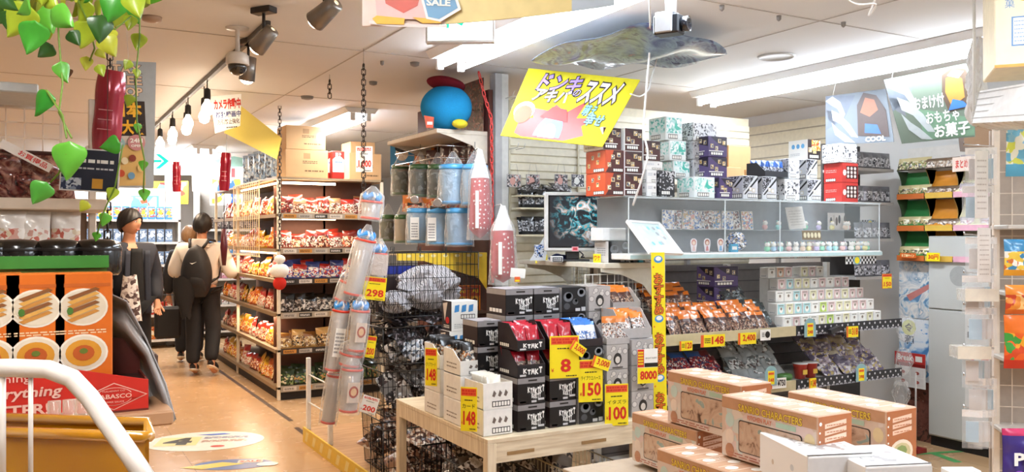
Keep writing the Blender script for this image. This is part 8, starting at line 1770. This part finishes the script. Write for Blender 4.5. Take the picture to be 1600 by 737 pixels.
# pegs with clear packs
HG = []
for s in range(3):
    m = MB(); m.sheet(8, 10, lambda u, v: ((u-.5)*.08, -.015*math.sin(PI*u)*math.sin(PI*v)*(1+.5*math.sin(9*v+s)), -.17*v), FILM('#ffffff', .16, .12)); m.sheet(8, 10, lambda u, v: ((u-.5)*.08, .012*math.sin(PI*u)*math.sin(PI*v)+.001, -.17*v), FILM('#ffffff', .12, .12), flip=True); m.box(-.04, .04, -.002, .002, -.03, .0, M('#efe6de', .4)); m.box(-.025, .025, -.004, .003, -.14, -.05, M(('#b4cad6', '#d9cdc4', '#cfc4bc')[s], .4)); HG.append(m.mesh('clear_pack'))
for k, (py, n) in enumerate(((230, 3), (290, 3), (370, 3), (430, 3), (480, 3), (545, 3), (590, 3), (640, 3))):
    for i in range(n):
        p = P(1542-i*9-(k % 2)*5, py, d=3.85-i*.05); o = put('clear_pack', HG[(i+k) % 3], None, f'clear plastic pack on the grid stand, {nth(i, 3, "front")} on the {ORD[k]} peg from top', 'pack', 'clear packs on the grid stand', None, p[:], -.9)
for k, py in enumerate((228, 288, 368, 428, 478, 543, 588, 638)):
    p = P(1553, py, d=3.98); q = P(1506, py-3, d=3.75); m = MB(); m.tube([(0, 0, 0), q-p, q-p+Vector((0, 0, .012))], .003, CHROME, 5); m.obj('peg_hook', None, f'chrome peg on the grid stand, {nth(k, 8, "top")}', 'hook', 'pegs on the grid stand', loc=p[:])
for k, (px, y0_, y1_) in enumerate(((1524, 235, 340), (1528, 355, 440))):
    p = P(px, y1_, d=3.7); h = (y1_-y0_)/F*3.7; m = MB(); m.box(0, .06, 0, .004, 0, h, M('#ece2d8', .5)); m.fine(.008, h*.1, .052, h*.9, 9, M('#c9b9ac'), 1, fill=.25); m.obj('paper_strip', None, ('long cream paper strip on the upper part of the stand', 'long cream paper strip on the middle of the stand')[k], 'paper strip', 'cream paper strips', loc=p[:], rot=-.4)
for k, (px, py) in enumerate(((1510, 470), (1498, 560))):
    p = P(px, py, d=3.7); m = MB(); m.box(0, .13, 0, .1, 0, .05, FILM('#efe6d8', .2, .1)); m.box(-.005, .135, -.003, 0, .0, .055, M('#e8ddc9', .4)); m.obj('clear_tray', None, ('upper clear tray with cream front on the grid stand', 'lower clear tray with cream front on the grid stand')[k], 'tray', 'clear trays on the stand', loc=p[:], rot=-.6)
# top right: carton on a white wire shelf
t = root('wire_shelf', 'white wire shelf holding the pale carton at the top right', 'shelf', (0, 0, 0)); A = P(1519, 192, d=3.3); B = P(1640, 186, d=2.75); Cc = P(1551, 134, d=3.1)
m = MB(); a = A; b = B; n_ = Vector((.55, .35, 0)); zt_ = .13
for k in range(8): q = a+(b-a)*k/7; m.tube([q, q+Vector((.3, .08, 0))], .004, WWIRE, 5)
m.add([a, b, b+Vector((0, 0, .13)), a+Vector((.05, .0, .13))], [(0, 1, 2, 3)], M('#f1efec', .4)); m.add([a, a+Vector((.3, .08, 0)), b+Vector((.3, .08, 0)), b], [(0, 1, 2, 3)], M('#e8e5e1', .4))
for k in range(5): z = .02+.025*k; m.tube([a+Vector((.01*k, 0, z)), b+Vector((0, -.004, z))], .0028, M('#b9b5b0'), 4)
m.obj('shelf_tray', t); m = MB(); q = a+Vector((.06, .03, 0)); m.tube([q, Vector((q.x, q.y, CEIL))], .006, WWIRE, 6); m.tube([b+Vector((.1, .1, 0)), Vector((b.x+.1, b.y+.1, CEIL))], .006, WWIRE, 6); m.obj('hanger', t)
p = P(1554, 134, d=2.9); t = root('cardboard_carton', 'cream carton with blue print on the white wire shelf', 'box', (p.x, p.y, a.z+.135), -.9)
m = MB(); m.bbox(0, .36, 0, .3, 0, .34, M('#ecdcb8', .6), .004); m.obj('carton_body', t)
m = MB(); m.T = FT((0, 0, 0), (1, 0, 0), (0, 0, 1)); m.rect(0, .0, .36, .01, M('#e09a3c'), 1); m.rect(.05, .07, .11, .17, M('#5c86b4'), 1); m.rect(.055, .075, .105, .165, M('#efe6cf'), 2); m.fine(.058, .08, .102, .16, 6, M('#8aa6c4'), 3, fill=.3); m.txt('菓', .03, .2, .06, .23, M('#5c86b4'), 1); m.txt('パーティ', .12, .2, .17, .32, M('#5c86b4'), 1); m.disc(.085, .24, .015, .02, M('#f0c84a'), 1); m.disc(.14, .04, .018, .014, M('#e8a46a'), 1); m.obj('print', t)
# white bags drooping left of it
for i in range(3): crumple('white_bag', .045, .035, .1-.01*i, M('#e3e1de', .5), f'crumpled white bag hanging left of the cream carton, {nth(i, 3, "top")}', (P(1528-4*i, 110+30*i, d=3.7).x, P(1528, 110, d=3.7).y, P(1528, 108+34*i, d=3.7).z-.06), seed=40+i, group='white bags left of the carton')
# goods at the far right behind the grid
def rpack(px, py, w, h, cols, c1, c2, label, d=3.9, name='snack_bag'):
    p = P(px, py, d=d); mm = bagmesh(w, h, .03, [(.15, M(c1, .3)), (.7, PR(cols, 18)), (1, M(c2, .3, coat=.5))], seed=int(px)); return put(name, mm, None, label, 'snack bag', None, None, p[:], -.6)
t = root('goods_rack', 'rack of colourful bags behind the grid stand at the right edge', 'shelf', (0, 0, 0)); q0 = P(1580, 0, d=3.75); m = MB()
for z in (.3, .62, .95, 1.25, 1.55): m = MB(); m.T = Matrix.Translation((q0.x, q0.y, 0)) @ Matrix.Rotation(-.75, 4, 'Z'); m.bbox(0, .5, .05, .3, z-.02, z, M('#d9d0c6', .4)); m.obj('shelf_board', t)
m = MB(); m.T = Matrix.Translation((q0.x, q0.y, 0)) @ Matrix.Rotation(-.75, 4, 'Z'); m.box(0, .5, .3, .32, 0, 2.0, M('#b9a898', .5)); m.obj('back_panel', t)
rpack(1597, 275, .13, .3, ['#8fc8dc', '#dfe45c', '#f3f0d8', '#6fb8d4'], '#5fb0d0', '#d8e03c', 'lime and sky blue bag hanging highest at the right edge', 3.5)
rpack(1592, 430, .12, .15, ['#f0c848', '#d8702c', '#3f8fc0', '#f6efe0'], '#e8a02c', '#3f8fc0', 'blue and orange bag at the right edge above the red one', 3.5)
rpack(1594, 490, .12, .12, ['#e88a2c', '#f3c07a', '#c8401c'], '#d8641c', '#e88a2c', 'orange bag in the middle of the right edge', 3.5)
rpack(1594, 575, .13, .22, ['#d8481c', '#3f9a3c', '#f0a82c', '#e8601c'], '#c8301c', '#e8701c', 'red and orange bag at the right edge above the paper tags', 3.5)
p = P(1597, 760, d=2.9); t = root('sweet_bag', 'purple bag lettered Pu in the lower right corner', 'snack bag', p[:], -.5)
put('bag_body', bagmesh(.14, .2, .05, [(.1, M('#2c1f5c', .3)), (.9, M('#3a2a78', .25, coat=.5)), (1, M('#c0305c', .3))], seed=9, n=14), t); m = MB(); m.T = Matrix.Translation((0, -.034, 0)); m.txt('Pu', -.055, .08, .03, .125, PAPER, 1, bold=.04); m.disc(.03, .04, .03, .03, M('#7ab83c'), 1); m.disc(-.03, .04, .025, .025, M('#8a4ac0'), 1); m.obj('lettering', t)
p = P(1578, 692, d=2.95); m = MB(); m.box(0, .1, 0, .004, 0, .045, M('#f1e6e4')); m.rect(0, 0, .1, .012, M('#d94a7a'), 1); m.obj('shelf_card', None, 'white card with pink edge above the purple bag', 'sign', loc=p[:], rot=-.5)
t = root('low_stand', 'white low stand edge at the bottom right', 'stand', (0, 0, 0)); p = P(1483, 735, d=3.1); m = MB(); m.T = Matrix.Translation(p) @ Matrix.Rotation(-.5, 4, 'Z'); m.bbox(0, .12, 0, .06, -.03, .0, WHITE, .003); m.box(.02, .1, .01, .05, -p.z, -.03, M('#b9b2aa', .5)); m.obj('top', t)

# ================================================================ CHARACTER BOXES IN THE RIGHT FOREGROUND
TN = M('#cba284', .5, var=.04); CRM = M('#efdfcd', .5); BRN = M('#b9754a', .5)
def charbox_mesh(L, w, h, flat=False):
    """long window face on the left side (-x), narrow end toward the viewer (-y)"""
    m = MB(); m.bbox(0, w, 0, L, 0, h, TN, .003)
    a = L; b = h; m.T = FT((0, L, 0), (0, -1, 0), (0, 0, 1))
    m.rect(.003, .003, a-.003, b-.003, PR(['#dfc6b2', '#e8d8ca', '#dbc0ac', '#e6d2c4', '#e6cbc2', '#d5d6cd'], 10), 1)
    m.rect(.003, b*.8, a-.003, b-.003, M('#c99873'), 2); m.txt('SANRIO CHARACTERS', a*.2, b*.8, a*.86, b*.92, M('#f0d04c', .4), 3, outline=M('#8a4a24'), ow=.035, bold=.02)
    m.txt('KITCHEN PLAY', a*.3, b*.69, a*.56, b*.77, M('#d9866a'), 3, outline=M('#f1e3d3'), ow=.04, bold=.04); m.rect(a*.6, b*.69, a*.8, b*.77, M('#b4cbb4'), 3)
    n = 10; x0_, x1_, z0_, z1_, r_ = a*.2, a*.86, b*.14, b*.66, b*.05; pts = []
    for (cx, cz, s0) in ((x1_-r_, z0_+r_, -PI/2), (x1_-r_, z1_-r_, 0), (x0_+r_, z1_-r_, PI/2), (x0_+r_, z0_+r_, PI)):
        for k in range(5): g = s0+PI/2*k/4; pts.append((cx+r_*math.cos(g), cz+r_*math.sin(g)))
    m.shape(pts, M('#3c2a24', .4), 3); m.shape([(a*.5+(x-a*.5)*.97, b*.4+(z-b*.4)*.94) for x, z in pts], SW(['#4a342e', '#8c6c5c', '#c9a890', '#7a5a4c', '#9fb0a8', '#d8bca4'], 14, .15, .8), 4)
    for (x, z, c) in ((.1, .62, '#c9dcd4'), (.1, .35, '#efdccb'), (.93, .6, '#e8d3a4'), (.93, .32, '#efdccb'), (.1, .12, '#c08a6a')): m.disc(a*x, b*z, b*.1, b*.12, M(c), 3, 12)
    m.fine(a*.08, b*.03, a*.6, b*.11, 2, M('#b8705a'), 3, fill=.5)
    m.T = FT((0, 0, 0), (1, 0, 0), (0, 0, 1)); a = w; m.rect(.003, .003, a-.003, b-.003, M('#b06a40', .5), 1)
    for k in range(3): m.shape([(a*.2, b*(.6+.1*k)), (a*.82, b*(.64+.1*k)), (a*.82, b*(.71+.1*k)), (a*.2, b*(.67+.1*k))], M('#efc9ae'), 2); m.fine(a*.25, b*(.63+.1*k), a*.75, b*(.66+.1*k), 1, M('#c07a58'), 3)
    m.disc(a*.48, b*.32, a*.38, b*.2, M('#ead7c0'), 2, 18); m.disc(a*.48, b*.32, a*.3, b*.15, M('#c9b98a'), 3, 12); m.disc(a*.48, b*.34, a*.18, b*.09, M('#8a9a5c'), 4, 8); m.disc(a*.08, b*.88, a*.04, b*.03, PAPER, 2, 8)
    for k in range(6): m.disc(a*.06, b*(.1+.13*k), a*.025, b*.018, PAPER, 2, 6)
    m.T = FT((0, 0, h), (1, 0, 0), (0, 1, 0)); b2 = L; m.rect(.003, .003, a-.003, b2-.003, M('#c89c7a'), 1); rnd = random.Random(3)
    for k in range(7):
        z = b2*(.08+.13*k); m.disc(a*(.3 if k % 2 else .7), z, a*.16, b2*.045, M('#f6f0e8'), 2, 12); m.rect(a*.08, z+b2*.055, a*.92, z+b2*.07, M('#e9d0b8'), 2)
    m.txt('SANRIO', a*.3, b2*.42, a*.7, b2*.5, CRM, 3); m.T = None
    return m.mesh('character_box')
CB = charbox_mesh(.4, .15, .2)
g = 'character boxes in the right foreground'; zt2 = .97-.2
put('character_box', CB, None, 'pink brown character box with clear window, frontmost of the upper tier', 'box', g, None, (2.005, 1.74, zt2))
put('character_box', CB, None, 'pink brown character box standing behind the frontmost one', 'box', g, None, (P(1101, 590, Z=.97).x, 2.03+.2, zt2+.0), .0)
p = P(1376, 645, Z=.94); put('character_box', CB, None, 'pink brown character box at the right with its end panel showing', 'box', g, None, (p.x, p.y-.02, zt2-.02))
put('character_box', CB, None, 'pink brown character box low at the left, corner under the stack', 'box', g, None, (1.885, 1.93, zt2-.206))
put('character_box', CB, None, 'pink brown character box, lower tier under the frontmost box', 'box', g, None, (2.05, 1.78, zt2-.206)); put('character_box', CB, None, 'pink brown character box, lower tier below the right hand box', 'box', g, None, (2.44, 1.86, zt2-.226))
put('character_box', CB, None, 'pink brown character box, lower tier at the back of the pile', 'box', g, None, (P(1101, 590, Z=.97).x+.0, 2.46, zt2-.206))
t = root('low_table', 'low table hidden under the pile of character boxes', 'table', (1.9, 1.76, 0)); m = MB(); m.bbox(0, .9, 0, 1.2, .5, zt2-.2265-.0005, M('#b9a894', .5), .003); m.obj('table_top', t)
for x in (.02, .84):
    for y in (.02, 1.14): m = MB(); m.box(x, x+.04, y, y+.04, 0, .5, M('#b9a894', .5)); m.obj('leg', t)
# white boxes nearest the viewer
def whitebox(px, py, L, w, h, z, rot, label):
    p = P(px, py, Z=z+h); t = root('white_box', label, 'box', (p.x, p.y, z), rot, 'white boxes in the right foreground'); m = MB(); m.bbox(0, w, 0, L, 0, h, M('#f1efec', .4, vs=6, var=.04), .003); m.obj('carton_body', t)
    m = MB(); m.T = FT((0, 0, h), (1, 0, 0), (0, 1, 0)); m.shape([(w*.15, L*.2), (w*.8, L*.12), (w*.9, L*.5), (w*.6, L*.85), (w*.2, L*.7)], PR(['#f0eeec', '#a9a5a4', '#f6f4f2', '#d9d5d3', '#f3f1ef'], 22, .3, .3, 1.5), 1); m.rect(0, L*.0, w, L*.03, M('#55504e'), 2)
    m.T = FT((0, L, 0), (0, -1, 0), (0, 0, 1)); m.disc(L*.3, h*.5, h*.05, h*.06, M('#d8c9b8'), 1); m.disc(L*.7, h*.6, h*.08, h*.07, M('#d3d6d8'), 1); m.T = FT((0, 0, 0), (1, 0, 0), (0, 0, 1)); m.rect(0, h*.1, w, h*.95, M('#c9c6c4'), 1); m.rect(w*.05, h*.3, w*.6, h*.5, M('#4a4644'), 2); m.obj('print', t)
whitebox(1262, 712, .3, .2, .14, .745, -.35, 'white printed box, nearer of two overlapping the frontmost box')
whitebox(1352, 728, .22, .2, .14, .735, -.35, 'white printed box, second beside the nearer one at the bottom edge')
